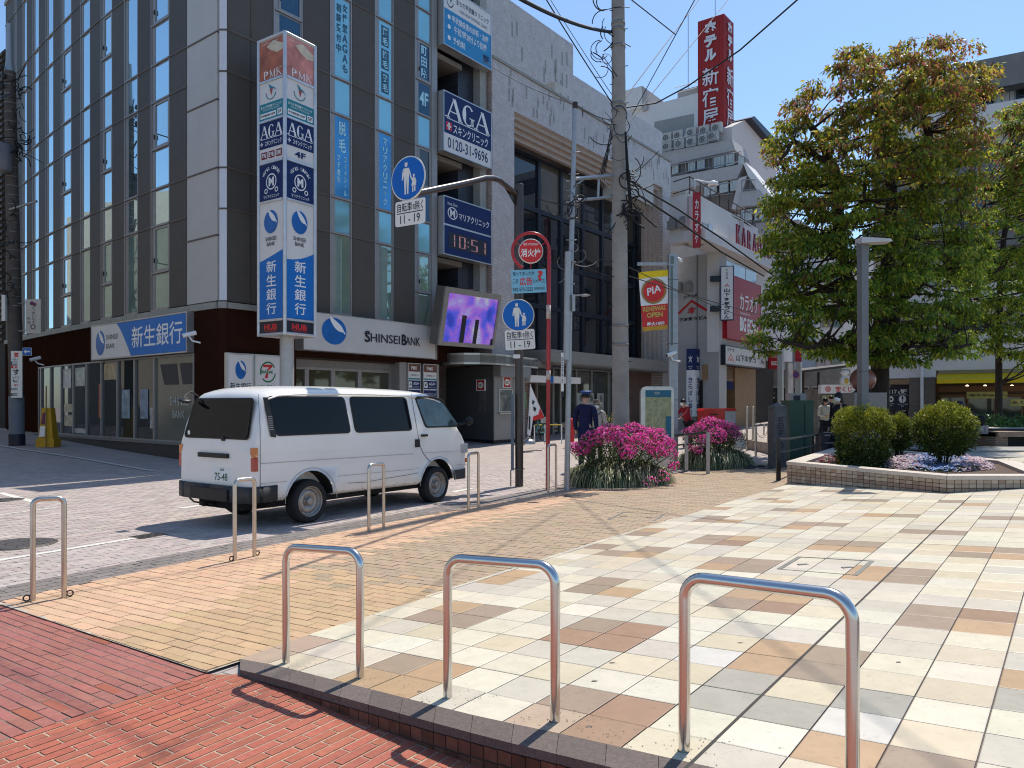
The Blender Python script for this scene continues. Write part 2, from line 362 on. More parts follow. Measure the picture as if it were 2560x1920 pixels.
TC={'o': (.45,.305,.18),'t': (.335,.255,.185),'b': (.335,.215,.14),'g': (.37,.34,.285),'p': (.43,.32,.235),'w': (.60,.57,.50)}
pal=[(.63,.575,.455),(.61,.55,.42),(.57,.485,.35),(.53,.48,.39),(.54,.49,.405),(.64,.59,.48),(.585,.51,.375),(.56,.50,.40),(.61,.56,.43)]
def tcolf(i,j,x,y,r):
    h=random.Random(i * 7919 + j * 104729 + 5)
    return jit(TC[tcol[(i,j)]] if (i,j) in tcol else pal[int(h.random() * len(pal))],h,.05,.015)
def tile_mat(name,src):
    m=M(name,(1,1,1),.42,var=.075,scale=9,src=src,bump=.06,bscale=60,wear=.06); nt=m.node_tree; n=nt.nodes; l=nt.links
    geo=n.new('ShaderNodeNewGeometry'); nz=n.new('ShaderNodeTexNoise'); nz.inputs['Scale'].default_value=26; nz.inputs['Detail'].default_value=6; nz.inputs['Distortion'].default_value=1.4
    l.new(geo.outputs['Position'],nz.inputs['Vector']); cr=n.new('ShaderNodeMapRange'); cr.inputs[1].default_value=.30; cr.inputs[2].default_value=.42; cr.inputs[3].default_value=.86; cr.inputs[4].default_value=1.
    l.new(nz.outputs[0],cr.inputs[0]); vm=[x for x in n if x.type == 'VECT_MATH'][0]; v2=n.new('ShaderNodeVectorMath'); v2.operation='SCALE'
    l.new(vm.outputs[0],v2.inputs[0]); l.new(cr.outputs[0],v2.inputs['Scale']); l.new(v2.outputs[0],n['Principled BSDF'].inputs['Base Color']); return m
pave(plaza,'tile',HP,plz,TORG,TYAW,TW,TH_,.006,0,tcolf,tile_mat('plaza_tile','obj'),tile_mat('plaza_tile_far','attr'),th=.006,rough_h=.0006,ymax=18)
# dark expansion joint along one row line
jm=MB(); c_,s_=math.cos(TYAW),math.sin(TYAW)
def tw(a,b): return Vector((TORG[0] + a * c_ - b * s_,TORG[1] + a * s_ + b * c_,0))
a0,a1=tw(0,-1.2),tw(0,8.6); nn=Vector((c_,s_,0)) * .007
def onp(p,k=.0075): return Vector((p.x,p.y,plz(p.x,p.y) + k))
for k in range(12):
    q0,q1=a0 + (a1 - a0) * k / 12,a0 + (a1 - a0) * (k + 1) / 12; jm.poly([onp(q0 - nn),onp(q0 + nn),onp(q1 + nn),onp(q1 - nn)])
part('expansion_joint',jm,M('joint_rubber',(.05,.045,.04),.8),plaza)
# stain specks
sp=MB()
for _ in range(420):
    k=random.choice([0,1,2,3]); base=hit(*random.choice([(710,1672),(900,1705),(1120,1752),(1395,1815),(1716,1885),(1500,1850),(1000,1740)]),plz)
    q=base + Vector((random.gauss(0,.11),random.gauss(0,.07) + .03,0)); r=random.uniform(.001,.004)
    if area(clip([(q.x - r,q.y - r),(q.x + r,q.y - r),(q.x + r,q.y + r)],HP)) > 0:
        sp.poly([onp(q + Vector((r * math.cos(a) * random.uniform(.5,1.3),r * math.sin(a),0)),.0078) for a in (0,1.2,2.4,3.8,5)])
for px,py in ((1048,1732),(1470,1820),(1485,1706),(1530,1660),(2246,1659),(1850,1610),(2008,1283)):
    q=hit(px,py,plz); sp.poly([onp(q + Vector((.02 * math.cos(a) * random.uniform(.4,1),.009 * math.sin(a),0)),.0078) for a in (0,.8,1.7,2.4,3.2,4,4.9,5.6)])
o=part('stains',sp,M('stain',(.16,.14,.12),.8),plaza); o['kind']='stuff'
# --- hatch cover in the plaza and in the brick pavement ---
def hatch(corners,zf,lab):
    pts=[hit(*p,zf) for p in corners]; ctr=sum(pts,Vector()) / 4; t=thing('access_cover',lab,'access cover',ctr)
    fr=MB(); k=.0085
    for i in range(4):
        a,b=pts[i],pts[(i + 1) % 4]; d=(b - a).normalized(); n_=Vector((-d.y,d.x,0)); wd=.035 if i % 2 else .014
        if (ctr - a).dot(n_) < 0: n_=-n_
        q=[a,b,b + n_ * wd - d * .0,a + n_ * wd]; fr.hexa([Vector((p.x,p.y,zf(p.x,p.y) + k - .01)) for p in q],[Vector((p.x,p.y,zf(p.x,p.y) + k + .001 * i)) for p in q])
    part('frame',fr,M('cover_steel',(.2,.2,.19),.5,.6),t)
    for u in (.22,.78):
        h=MB(); a=pts[0].lerp(pts[1],u).lerp(pts[3].lerp(pts[2],u),.45); a.z=zf(a.x,a.y) + k; h.box(a,(.09,.03,.006),.2); part('handle',h,M('cover_steel',(.2,.2,.19),.5,.6),t)
hatch([(1942,1425),(2144,1441),(2186,1405),(1994,1394)],plz,'thin steel rectangular hatch frame set flush among the cream plaza tiles')
# --- kerb along the plaza's near edge ---
KO=[hit(*p,plz) for p in ((600,1676),(690,1697),(850,1743),(1040,1796),(1150,1826),(1290,1862),(1420,1893),(1604,1938),(1790,1985))]
kb=MB(); kerb=None
def resamp(P,n):
    L=[0]
    for a,b in zip(P,P[1:]): L.append(L[-1] + (b - a).length)
    out=[]
    for k in range(n + 1):
        t=L[-1] * k / n; i=max(i for i in range(len(L) - 1) if L[i] <= t + 1e-9); u=(t - L[i]) / (L[i + 1] - L[i]); out.append(P[i].lerp(P[i + 1],min(u,1)))
    return out
NK=13; ki,ko=resamp(KI,NK),resamp(KO,NK)
kb.prism([p.xy[:] for p in ko] + [p.xy[:] for p in reversed(ki)],-.25,lambda x,y: plz(x,y) - .02)
kerb=struct('kerb',kb,M('kerb_mortar',(.07,.055,.05),.9))
km=M('kerb_stone',(.125,.10,.09),.75,var=.25,scale=60,bump=.5,bscale=180,rnd=.12)
fm=M('riser_brick',(.13,.055,.035),.6,var=.35,scale=14,rnd=.3,bump=.2)
for k in range(NK):
    e=.006; a,b,c,d=ko[k].lerp(ko[k + 1],e),ko[k].lerp(ko[k + 1],1 - e),ki[k].lerp(ki[k + 1],1 - e),ki[k].lerp(ki[k + 1],e)
    m_=MB(); out=((a - d).normalized()) * .012
    m_.hexa([Vector((p.x,p.y,plz(p.x,p.y) - .03)) for p in (a + out,b + out,c,d)],[Vector((p.x,p.y,plz(p.x,p.y) + .007)) for p in (a + out,b + out,c,d)]); part('kerb_stone',m_,km,kerb)
    for h in range(3):
        u0,u1=h / 3 + .01,(h + 1) / 3 - .01; a,b=ko[k].lerp(ko[k + 1],u0),ko[k].lerp(ko[k + 1],u1); n_=out * .5
        zt=plz(a.x,a.y) - .036; r0=zt
        while r0 > -.06:
            m_=MB(); m_.hexa([Vector((p.x,p.y,r0 - .052)) for p in (a + n_,b + n_,b - n_,a - n_)],[Vector((p.x,p.y,r0)) for p in (a + n_,b + n_,b - n_,a - n_)]); part('riser_brick',m_,fm,kerb); r0 -= .06
# --- pavement between the road edge and the plaza ---
KE=[hit(*p,lambda x,y: .004) for p in ((0,1505),(300,1441),(553,1389),(830,1336),(1106,1282),(1300,1248),(1430,1226),(1560,1207))]
kdir=(KE[-1] - KE[-4]).normalized(); KE=[KE[0] - (KE[1] - KE[0]) * .0] + KE[1:] + [KE[-1] + kdir * 6]
BX=BO + [b_end,b_end + (b_end - BO[-1]).normalized() * 3]
def pave_z(x,y):
    """height between the road edge (0) and the plaza edge"""
    best=1e9; zb=0
    for a,b in zip(BX,BX[1:]):
        t=max(0,min(1,((x - a.x) * (b.x - a.x) + (y - a.y) * (b.y - a.y)) / ((b.x - a.x) ** 2 + (b.y - a.y) ** 2))); q=a.lerp(b,t); d=math.hypot(x - q.x,y - q.y)
        if d < best: best,zb=d,plz(q.x,q.y)
    d2=1e9
    for a,b in zip(KE,KE[1:]):
        t=max(0,min(1,((x - a.x) * (b.x - a.x) + (y - a.y) * (b.y - a.y)) / ((b.x - a.x) ** 2 + (b.y - a.y) ** 2))); q=a.lerp(b,t); d2=min(d2,math.hypot(x - q.x,y - q.y))
    t=d2 / (best + d2 + 1e-6); return max(.004,.004 * (1 - t) + (zb - .004) * t)
lowcorner=hit(517,1684,lambda x,y: .004)
W0=hit(0,1512,lambda x,y: .004)
HS=convex([p.xy[:] for p in KE] + [p.xy[:] for p in BX] + [lowcorner.xy[:],W0.xy[:]])
# the pavement base as a fine sheet
ps=MB(); NI,NJ=46,10; kk=resamp(KE,NI); bb=resamp([lowcorner] + BX,NI)
for i in range(NI + 1):
    for j in range(NJ + 1):
        q=kk[i].lerp(bb[i],j / NJ); ps.v.append((q.x,q.y,pave_z(q.x,q.y) - .001))
for i in range(NI):
    for j in range(NJ): ps.f.append([i * (NJ + 1) + j,i * (NJ + 1) + j + 1,(i + 1) * (NJ + 1) + j + 1,(i + 1) * (NJ + 1) + j]); ps.c.append(None); ps.mi.append(0); ps.sm.append(False)
far_brick=brickmat('pavement_brick_sheet',(.35,.26,.18),(.31,.23,.155),(.15,.11,.08),.2,.1,ang=KA - math.pi / 2,ms=.006)
pavement=struct('pavement',ps,far_brick)
E0=KE[0]
def pcol(i,j,x,y,r):
    d=(x - E0.x) * KD.y - (y - E0.y) * KD.x; al=(x - E0.x) * KD.x + (y - E0.y) * KD.y
    h=random.Random(i * 31 + j * 977); lim=1.15 + .10 * (j % 4) - .03 * al + (.25 if al < 1 else 0)
    if d < lim or al - d * .3 < -1.15: base=(.56,.365,.235)
    elif al < 1.6 + .6 * h.random(): base=(.47,.32,.185)
    else: base=(.37,.275,.185)
    return jit(base,h,.07,.03)
PB=M('pavement_brick',(1,1,1),.7,var=.1,scale=40,src='obj',bump=.25,bscale=150,wear=.07); PB2=M('pavement_brick_far',(1,1,1),.7,var=.1,scale=40,src='attr',bump=.25,bscale=150,wear=.07)
# keep the bricks off the plaza: cut by the plaza's border lines too
pb_h=convex([p.xy[:] for p in KE] + [lowcorner.xy[:],W0.xy[:]] + [p.xy[:] for p in BX])
def cut_line(H,a,b):
    big=60; d=Vector((b[0] - a[0],b[1] - a[1],0)).normalized(); n_=Vector((-d.y,d.x,0)); A=Vector((a[0],a[1],0)) - d * big; B=Vector((b[0],b[1],0)) + d * big
    return clip(H,[A.xy[:],B.xy[:],(B + n_ * big).xy[:],(A + n_ * big).xy[:]])
# the border bends slightly; pave in two convex halves
H1=cut_line(pb_h,BO[0].xy[:],BO[3].xy[:])
cutp=BO[3]; H1a=cut_line(H1,(cutp + Vector((KD.y,-KD.x,0)) * 3).xy[:],(cutp - Vector((KD.y,-KD.x,0)) * 3).xy[:])
if area(H1a) < 1 or min(p[1] for p in H1a) > 5.2: H1a=cut_line(H1,(cutp - Vector((KD.y,-KD.x,0)) * 3).xy[:],(cutp + Vector((KD.y,-KD.x,0)) * 3).xy[:])
H2=cut_line(pb_h,BO[3].xy[:],BO[-1].xy[:]); P1,P2=(cutp - Vector((KD.y,-KD.x,0)) * 3).xy[:],(cutp + Vector((KD.y,-KD.x,0)) * 3).xy[:]
H2a=cut_line(H2,P1,P2)
if min(p[1] for p in H2a) < 5.0: H2a=cut_line(H2,P2,P1)
pave(pavement,'brick',H1a,pave_z,E0.xy[:],KA - math.pi / 2,.2,.1,.006,.5,pcol,PB,PB2,th=.008,n_parts=300)
pave(pavement,'brick',H2a,pave_z,E0.xy[:],KA - math.pi / 2,.2,.1,.006,.5,pcol,PB,PB2,th=.008,n_parts=0,ymax=17)
# --- red brick areas in the foreground ---
r0,r1,r2,r3=hit(-80,1485,lambda x,y: 0),hit(517,1684,lambda x,y: 0),hit(510,1687,lambda x,y: 0),hit(-80,1882,lambda x,y: 0)
HR1=convex([r0.xy[:],r1.xy[:],r3.xy[:],(-4.5,3.5)])
HR1=cut_line(HR1,r3.xy[:],r1.xy[:]) if area(cut_line(HR1,r3.xy[:],r1.xy[:])) > area(cut_line(HR1,r1.xy[:],r3.xy[:])) else cut_line(HR1,r1.xy[:],r3.xy[:])
dA=(r1 - r0).normalized(); aA=math.atan2(dA.y,dA.x)
rb=MB(); rb.prism(HR1,-.2,.001); red=struct('red_brick_pavement',rb,M('red_grout',(.22,.17,.15),.9,var=.2,scale=20))
def rcol(i,j,x,y,r): h=random.Random(i * 13 + j * 771); return jit((.33,.125,.10) if h.random() > .02 else (.32,.10,.06),h,.07,.05)
RB=M('red_brick',(1,1,1),.62,var=.14,scale=30,src='obj',bump=.25,bscale=120,wear=.12); RB2=M('red_brick_far',(1,1,1),.62,var=.14,scale=30,src='attr',bump=.25,bscale=120,wear=.12)
pave(red,'brick',HR1,lambda x,y: .001,r1.xy[:],aA,.215,.066,.008,.5,rcol,RB,RB2,th=.004)
q3=hit(-80,1882,lambda x,y: 0); dB=(r2 - q3).normalized(); aB=math.atan2(dB.y,dB.x)
lowk=[Vector((p.x,p.y,0)) for p in ko]
HR2=convex([q3.xy[:],r2.xy[:]] + [p.xy[:] for p in lowk] + [(2.2,1.0),(-2.6,1.0),(-2.6,2.2)])
HR2=cut_line(HR2,q3.xy[:],r2.xy[:]) if area(cut_line(HR2,q3.xy[:],r2.xy[:])) > area(cut_line(HR2,r2.xy[:],q3.xy[:])) else cut_line(HR2,r2.xy[:],q3.xy[:])
rb=MB(); rb.prism(HR2,-.2,.0005); red2=struct('foreground_brick_pavement',rb,M('pale_grout',(.40,.30,.22),.9,var=.3,scale=25))
def rcol2(i,j,x,y,r): h=random.Random(i * 17 + j * 371); return jit((.38,.115,.072),h,.10,.05)
pave(red2,'brick',HR2,lambda x,y: .0005,r2.xy[:],aB,.215,.062,.011,.5,rcol2,RB,RB2,th=.003)
m_=MB()
for a,b in ((r0,r1),(r1,Vector((BO[0].x,BO[0].y,0)))):
    d=(b - a).normalized(); n_=Vector((-d.y,d.x,0)) * .014; m_.poly([(p.x,p.y,.0135) for p in (a - n_,b - n_,b + n_,a + n_)])
part('mortar_joint',m_,M('pale_mortar',(.42,.38,.31),.9,var=.35,scale=30),red)
# --- dark gutter strip, road blocks, painted lines ---
gp=MB()
ke_full=[KE[0] - KD * 2.5] + KE
def band(P,o0,o1,z,mb):
    for a,b in zip(P,P[1:]):
        d=(b - a).normalized(); n_=Vector((-d.y,d.x,0)); q=[a + n_ * o0,b + n_ * o0,b + n_ * o1,a + n_ * o1]
        mb.poly([(p.x,p.y,terr(p.x,p.y) + z) for p in q])
smooth_ke=resamp(ke_full,20)
band(smooth_ke,0,.46,.004,gp); gutter=struct('gutter_strip',gp,M('gutter_joint',(.06,.055,.05),.9))
gb=MB(); gr=random.Random(3)
gmo=M('gutter_block',(1,1,1),.8,var=.2,scale=30,src='attr',bump=.4,bscale=140)
for a,b in zip(smooth_ke,smooth_ke[1:]):
    d=(b - a).normalized(); n_=Vector((-d.y,d.x,0)); L=(b - a).length; nb=max(1,round(L / .2))
    for r_ in range(4):
        for i in range(nb):
            s0,s1=(i + .5 * (r_ % 2)) * L / nb + .004,(i + 1 + .5 * (r_ % 2)) * L / nb - .004; o0,o1=r_ * .115 + .004,(r_ + 1) * .115 - .004
            m_=gb; m_.col=jit((.20,.175,.16),gr,.12,.03); P=[a + d * s0 + n_ * o0,a + d * s1 + n_ * o0,a + d * s1 + n_ * o1,a + d * s0 + n_ * o1]
            m_.add([(p.x,p.y,terr(p.x,p.y) + .004) for p in P] + [(p.x,p.y,terr(p.x,p.y) + .010) for p in P],[(4,5,6,7),(0,1,5,4),(1,2,6,5),(2,3,7,6),(3,0,4,7)])
o=part('blocks',gb,gmo,gutter); o['kind']='stuff'
RO=[(p + Vector((-KD.y,KD.x,0)) * .47) for p in ke_full]
HRo=convex([p.xy[:] for p in RO[:8]] + [(-11,7.5),(-12,16.2),(1.8,16.2)])
HRo=cut_line(HRo,RO[1].xy[:],RO[6].xy[:])
def rdcol(i,j,x,y,r): h=random.Random(i * 71 + j * 313); return jit((.43,.365,.335),h,.12,.03)
pave(road,'block',HRo,terr,E0.xy[:],KA,.2,.1,.007,.5,rdcol,M('road_block',(1,1,1),.75,var=.16,scale=30,src='obj',bump=.35,bscale=130,wear=.12),M('road_block_far',(1,1,1),.75,var=.16,scale=30,src='attr',bump=.35,bscale=130,wear=.12),th=.006,ymax=16)
lm=MB()
def paint(pts,w,z=.0095):
    P=[hit(*p) for p in pts]
    for a,b in zip(P,P[1:]):
        d=(b - a).normalized(); n_=Vector((-d.y,d.x,0)) * w / 2; K=max(1,int((b - a).length / .6))
        for k in range(K):
            q0,q1=a.lerp(b,k / K),a.lerp(b,(k + 1) / K); lm.poly([(p.x,p.y,terr(p.x,p.y) + z) for p in (q0 - n_,q1 - n_,q1 + n_,q0 + n_)])
paint([(-60,1412),(350,1345)],.085); paint([(1180,1222),(1130,1232)],.1); paint([(-20,1291),(165,1267)],.05)
paint([(0,1233),(85,1256)],.11); paint([(450,1272),(535,1260)],.12)
paint([(-60,1104),(55,1124),(200,1146),(382,1178)],.10,.012); paint([(700,1300),(900,1245)],.06)
o=struct('road_markings',lm,M('road_paint',(.62,.60,.55),.7,var=.25,scale=30))
# manholes and drain
def manhole(px,py,r,lab,zf=terr,k=.010):
    c=hit(px,py,zf); t=thing('manhole_cover',lab,'manhole cover',c); m_=MB(); m_.lathe(c + Vector((0,0,k - .01)),[(r * 1.12,0),(r * 1.12,.013),(r * 1.02,.013)],40); part('ring',m_,M('manhole_iron',(.10,.09,.085),.55,.5,var=.3,scale=40,bump=.5),t)
    d=MB(); d.lathe(c + Vector((0,0,k - .006)),[(r,0),(r,.011),(r * .9,.0105),(0.001,.0105)],40)
    for a in range(12):
        q=a * math.pi / 6
        for rr in (.35,.6,.82): d.box(c + Vector((r * rr * math.cos(q),r * rr * math.sin(q),k + .0055)),(.03,.014,.003),q)
    part('lid',d,M('manhole_iron',(.10,.09,.085),.55,.5,var=.3,scale=40,bump=.5),t)
manhole(45,1362,.33,'round iron manhole cover in the road near the first bollard')
manhole(15,1251,.22,'small round iron manhole cover at the road crossing lines')
manhole(1462,1240,.30,'dark round manhole cover in the brick pavement before the azalea bed',pave_z,.009)
c=hit(372,1341); t=thing('drain_grate','small square iron drain grate in the road behind the van shadow','drain grate',c); m_=MB(); m_.box(c + Vector((0,0,.008)),(.34,.24,.006),KA); part('frame',m_,M('manhole_iron',0),t)
for k in range(7): m_=MB(); m_.box(c + KD * (.042 * (k - 3)) + Vector((0,0,.013)),(.018,.2,.006),KA); part('bar',m_,M('manhole_iron',0),t)
hatch([(1518,1301),(1639,1304),(1664,1287),(1556,1282)],pave_z,'thin rectangular hatch outline in the tan brick pavement')
# ================= BANK BUILDING =================
dark=M('dark_panel',(.088,.077,.066),.6,var=.07,scale=2.5,rnd=.10,spec=.25,wear=.08)
palep=M('pale_panel',(.47,.445,.42),.5,var=.05,scale=2,rnd=.03,wear=.05)
alu=M('aluminium_frame',(.30,.285,.275),.42,.35,var=.06)
joint=M('facade_joint',(.045,.035,.03),.8)
trim=M('facade_trim',(.14,.115,.10),.5,var=.08)
maroon=M('maroon_cladding',(.030,.013,.009),.85,var=.12,scale=3,spec=0)
stone=M('pale_stone_band',(.30,.30,.27),.6,var=.1,scale=5,rnd=.06)
refl=M('mirror_glass',(.66,.86,.90),.015,.92,var=.04,scale=.5,rnd=.12,spec=1)
refl2=M('green_reflection_glass',(.30,.42,.37),.02,.55,var=.15,scale=.8,rnd=.15,spec=1)  # greenish reflection of trees and street put into the colour of the lowest panes
darkgl=M('dark_glass',(.018,.022,.025),.03,0,var=.1,scale=.8,spec=.9)
plinth=M('plinth_granite',(.035,.035,.04),.45,var=.3,scale=40)
white=M('sign_white',(.70,.68,.66),.35,var=.04,scale=2,wear=.04)
navy=M('sign_navy',(.010,.025,.11),.5,var=.06,spec=.2)
blue=M('sign_blue',(.006,.15,.50),.45,var=.05)
inkm=M('sign_ink',(.02,.022,.035),.4,var=0.)
whitel=M('letter_white',(.78,.78,.77),.4,var=.03)
redl=M('letter_red',(.60,.03,.03),.4,var=.05)
steel=M('sign_steel',(.5,.5,.5),.3,.7,var=.08)
teal=M('sign_teal',(.012,.20,.24),.3,var=.05)
RF=Line(-6.80,18.15,.75,1.0)
C0=Vector((-7.0,18.15,0))
cpx=[546,464,377.6,311.4,252.6,203.8,155,115,83.8,55]; cd=[18.15,19.07,20.19,21.18,22.19,23.22,24.40,25.51,26.52,27.55]
CP=[Vector(((p - CX) / FL * d,d,0)) for p,d in zip(cpx,cd)]; CP.append(CP[-1] + (CP[-1] - CP[-2]) * 2.2)
def lf(px):
    u=(px - CX) / FL
    for a,b in zip(CP,CP[1:]):
        ua,ub=a.x / a.y,b.x / b.y
        if u >= ub or b is CP[-1]:
            t=(u * a.y - a.x) / ((b.x - a.x) - u * (b.y - a.y)); return a.lerp(b,t)
def LL(pa,pb): a,b=lf(pa),lf(pb); return two(a,b),(b - a).length
ZL=[3.96,6.17,7.15,9.45,10.44,12.73,13.72,16.0,16.75]
bank=thing('office_building','grey panelled corner office block with rows of slit windows and a bank at street level','office building',C0)
ctr=MB(); TOP=16.9
foot=[CP[-1],*reversed(CP[1:-1]),C0,Vector((-6.8,18.15,0)),RF.p(RF.s(1208))]
def offs(pts,d):
    out=[]
    for i,p in enumerate(pts):
        a=pts[max(i - 1,0)]; b=pts[min(i + 1,len(pts) - 1)]; t=(b - a).normalized(); out.append(p + Vector((-t.y,t.x,0)) * d)
    return out
inn=offs(foot,.22)
cut1=RF.p(RF.s(1092),0,-.22)
core=[p for p in inn[:-1]] + [cut1,RF.p(RF.s(1092),0,-6),Vector((-8,34,0))]
ctr.prism([p.xy[:] for p in core],2.7,TOP - .1); part('core_wall',ctr,joint,bank)
def window(L,s0,s1,z0,z1,mat,opening=False,par=None,off=-.02):
    f=MB(); w=.06 if opening else .03; s0 += .13; f.ring(L,s0,s1,z0,z1,w,-.16,off + (.018 if opening else 0)); f.slab(L,s0 - .13,s0 - .002,z0,z1,-.16,off + .004)
    f.slab(L,s0 - .12,s1 + .01,z0 - .04,z0,-.1,off + .04)
    w_=part('window',f,alu,par or bank); p=MB(); p.poly([L.p(s0 + w,z0 + w,-.028),L.p(s1 - w,z0 + w,-.028),L.p(s1 - w,z1 - w,-.028),L.p(s0 + w,z1 - w,-.028)])
    q=part('pane',p,mat,w_)
    if opening:
        h=MB(); h.slab(L,s0 + .03,s0 + .05,z0 + .25,z0 + .37,off,off + .05); part('handle',h,joint,w_)
    return w_
def column(L,s0,s1,split,matf,ztop=99):
    for a,b in zip(ZL,ZL[1:]):
        if a > ztop: break
        tall=b - a > 2
        if tall and split: m1=a + (.98 if a < 4 else 1.05); window(L,s0,s1,a + .03,m1 - .02,matf(a,0)); window(L,s0,s1,m1 + .03,b - .02,matf(a,1),True)
        else: window(L,s0,s1,a + .03,b - .02,matf(a,0))
    j=MB(); j.slab(L,s0 - .035,s0 + .0,ZL[0],TOP - .2,-.15,.012); j.slab(L,s1,s1 + .035,ZL[0],TOP - .2,-.15,.004); part('mullion',j,alu,bank)
def panels(L,s0,s1,zs,mat,nm='panel'):
    for a,b in zip(zs,zs[1:]): m_=MB(); m_.slab(L,s0 + .012,s1 - .012,a + .02,b - .02,-.2,0); part(nm,m_,mat,bank)
def trims(L,s0,s1,zs):
    for z in zs: m_=MB(); m_.slab(L,s0,s1,z - .018,z - .004,-.1,.022); m_.slab(L,s0,s1,z + .004,z + .018,-.1,.016); part('trim',m_,trim,bank)
bounds=[543,467,424,377.5,345,311,281,252.5,226,201,179,153,134,115,98,82,68,56,43,36,14]
kinds='WPGPGPGPGPGPGPGPGPGP'; gi=0
for k,t in enumerate(kinds):
    L,n=LL(bounds[k + 1],bounds[k])
    if t == 'W':
        panels(L,0,n,[3.96,5.55,7.16,8.8,10.42,12.05,13.7,15.3,16.75],palep,'pale_panel'); trims(L,0,n,[5.55,7.16,8.8,10.42,12.05,13.7])
    elif t == 'P': panels(L,0,n,ZL,dark); trims(L,0,n,ZL[1:-1])
    else:
        gi += 1; column(L,.04,n - .04,gi in (1,3,5),lambda a,o,g=gi: refl2 if a < 6 and g < 5 else refl)
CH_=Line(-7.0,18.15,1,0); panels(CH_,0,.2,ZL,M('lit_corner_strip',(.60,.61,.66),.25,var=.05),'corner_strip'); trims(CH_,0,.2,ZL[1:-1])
R=lambda px: RF.s(px)
FILM=M('teal_film_glass',(.22,.50,.58),.08,.35,var=.06,scale=1.5,rnd=.1,spec=.9); FILMB=M('blue_film_glass',(.02,.25,.55),.08,.15,var=.3,scale=1.2,spec=.9); FILMN=M('slate_film_glass',(.035,.10,.18),.1,.1,var=.1)
for a,b in ((568,683),(757,824),(880,936),(984,1036)): panels(RF,R(a),R(b),[3.94] + ZL[1:],dark); trims(RF,R(a),R(b),ZL[1:-1])
mid=(R(568) + R(683)) / 2; m_=MB(); m_.slab(RF,mid - .008,mid + .008,3.96,TOP - .3,-.1,.004); part('trim',m_,joint,bank)
column(RF,R(683) + .04,R(757) - .04,True,lambda a,o: FILMN)
column(RF,R(824) + .04,R(880) - .04,False,lambda a,o: {3.96: refl2,6.17: FILM,7.15: FILMB}.get(a,FILM))
column(RF,R(936) + .04,R(984) - .04,False,lambda a,o: {3.96: refl2,6.17: FILM,7.15: FILMB}.get(a,FILM))
column(RF,R(1036) + .04,R(1079) - .04,True,lambda a,o: darkgl if (a > 7 and a < 8 and o) else {3.96: refl2,6.17: FILM,7.15: FILMN,10.44: FILMN}.get(a,FILM))
m_=MB(); m_.slab(RF,R(1079),R(1092),2.9,TOP,-.6,.02); part('pillar',m_,alu,bank)
# blinds behind the lowest windows
for a,b,n in ((936,984,9),(824,860,4)):
    for k in range(n):
        m_=MB(); s=R(a) + .13 + (R(b) - R(a) - .22) * k / n * (.75 if n == 9 else 1); m_.slab(RF,s,s + (.035 if n == 9 else .1),4.02,6.08,-.026,-.022); part('blind_slat',m_,M('blind',(.22,.30,.26),.6),bank)
# stairwell recess at the right end with dark tiled wall
m_=MB(); m_.slab(RF,R(1092),R(1215),0,TOP,-3.2,-3.0); part('stair_wall',m_,M('stair_shade',(.06,.05,.045),.8),bank)  # gloom of the recess put into the dark colour of its back wall
darktile=brickmat('dark_blue_tile',(.035,.04,.055),(.05,.055,.075),(.02,.02,.025),.1,.1,vertical=math.atan2(1,.75),ms=.004,off=0,rough=.35)
m_=MB(); m_.slab(RF,R(1165),R(1208) - .1,3.9,TOP,-2.9,-.35); part('tiled_pier',m_,darktile,bank)
m_=MB(); m_.slab(RF,R(1203),R(1219),3.5,TOP + .3,-.5,-.05); part('edge_pier',m_,M('grey_render',(.33,.33,.31),.8,var=.1),bank)
for z in ZL[1:-1:2] + [3.6]:
    m_=MB(); m_.slab(RF,R(1092),R(1166),z - .12,z + .05,-2.9,-.2); s_=part('floor_slab',m_,M('slab_edge',(.22,.20,.18),.8),bank)
m_=MB(); m_.slab(RF,R(1110),R(1135),4,TOP,-2.95,-2.6); part('lift_shaft',m_,M('beige_render',(.16,.13,.11),.8),bank)
# parapet
m_=MB(); 
for a,b in zip(bounds,bounds[1:]): L,n=LL(b,a); m_.slab(L,0,n,16.76,16.9,-.3,.05)
m_.slab(RF,0,R(1208),16.76,16.9,-.3,.05); part('coping',m_,stone,bank)
# stone band and maroon shopfront cladding
for k in range(len(bounds) - 1):
    L,n=LL(bounds[k + 1],bounds[k]); m_=MB(); m_.slab(L,.006,n - .006,3.79,3.945,-.2,.05); part('band_stone',m_,stone,bank)
m_=MB(); m_.slab(CH_,0,.2,3.79,3.945,-.2,.05); part('band_stone',m_,stone,bank)
m_=MB(); m_.slab(RF,.0,R(655),3.79,3.93,-.2,.05); part('band_stone',m_,stone,bank)
gp_=[546,484,420,335,243,182,112,95,60,14]
for a,b in zip(gp_,gp_[1:]):
    L,n=LL(b,a)
    if a <= 546 and a > 484: zz=[(-.1,3.79)]
    elif b < 95: zz=[(-.1,3.79)]
    else: zz=[(2.76,3.79)]
    for z0,z1 in zz: m_=MB(); m_.slab(L,.004,n - .004,z0,z1,-.25,-.02); part('cladding',m_,maroon,bank)
m_=MB(); m_.slab(CH_,0,.2,-.1,3.79,-.2,-.02); part('cladding',m_,maroon,bank)
m_=MB(); m_.slab(RF,0,R(742),0,3.79,-.25,-.02); part('cladding',m_,maroon,bank)
m_=MB(); m_.slab(RF,R(742),R(1100),2.75,3.92,-.25,-.02); part('cladding',m_,maroon,bank)
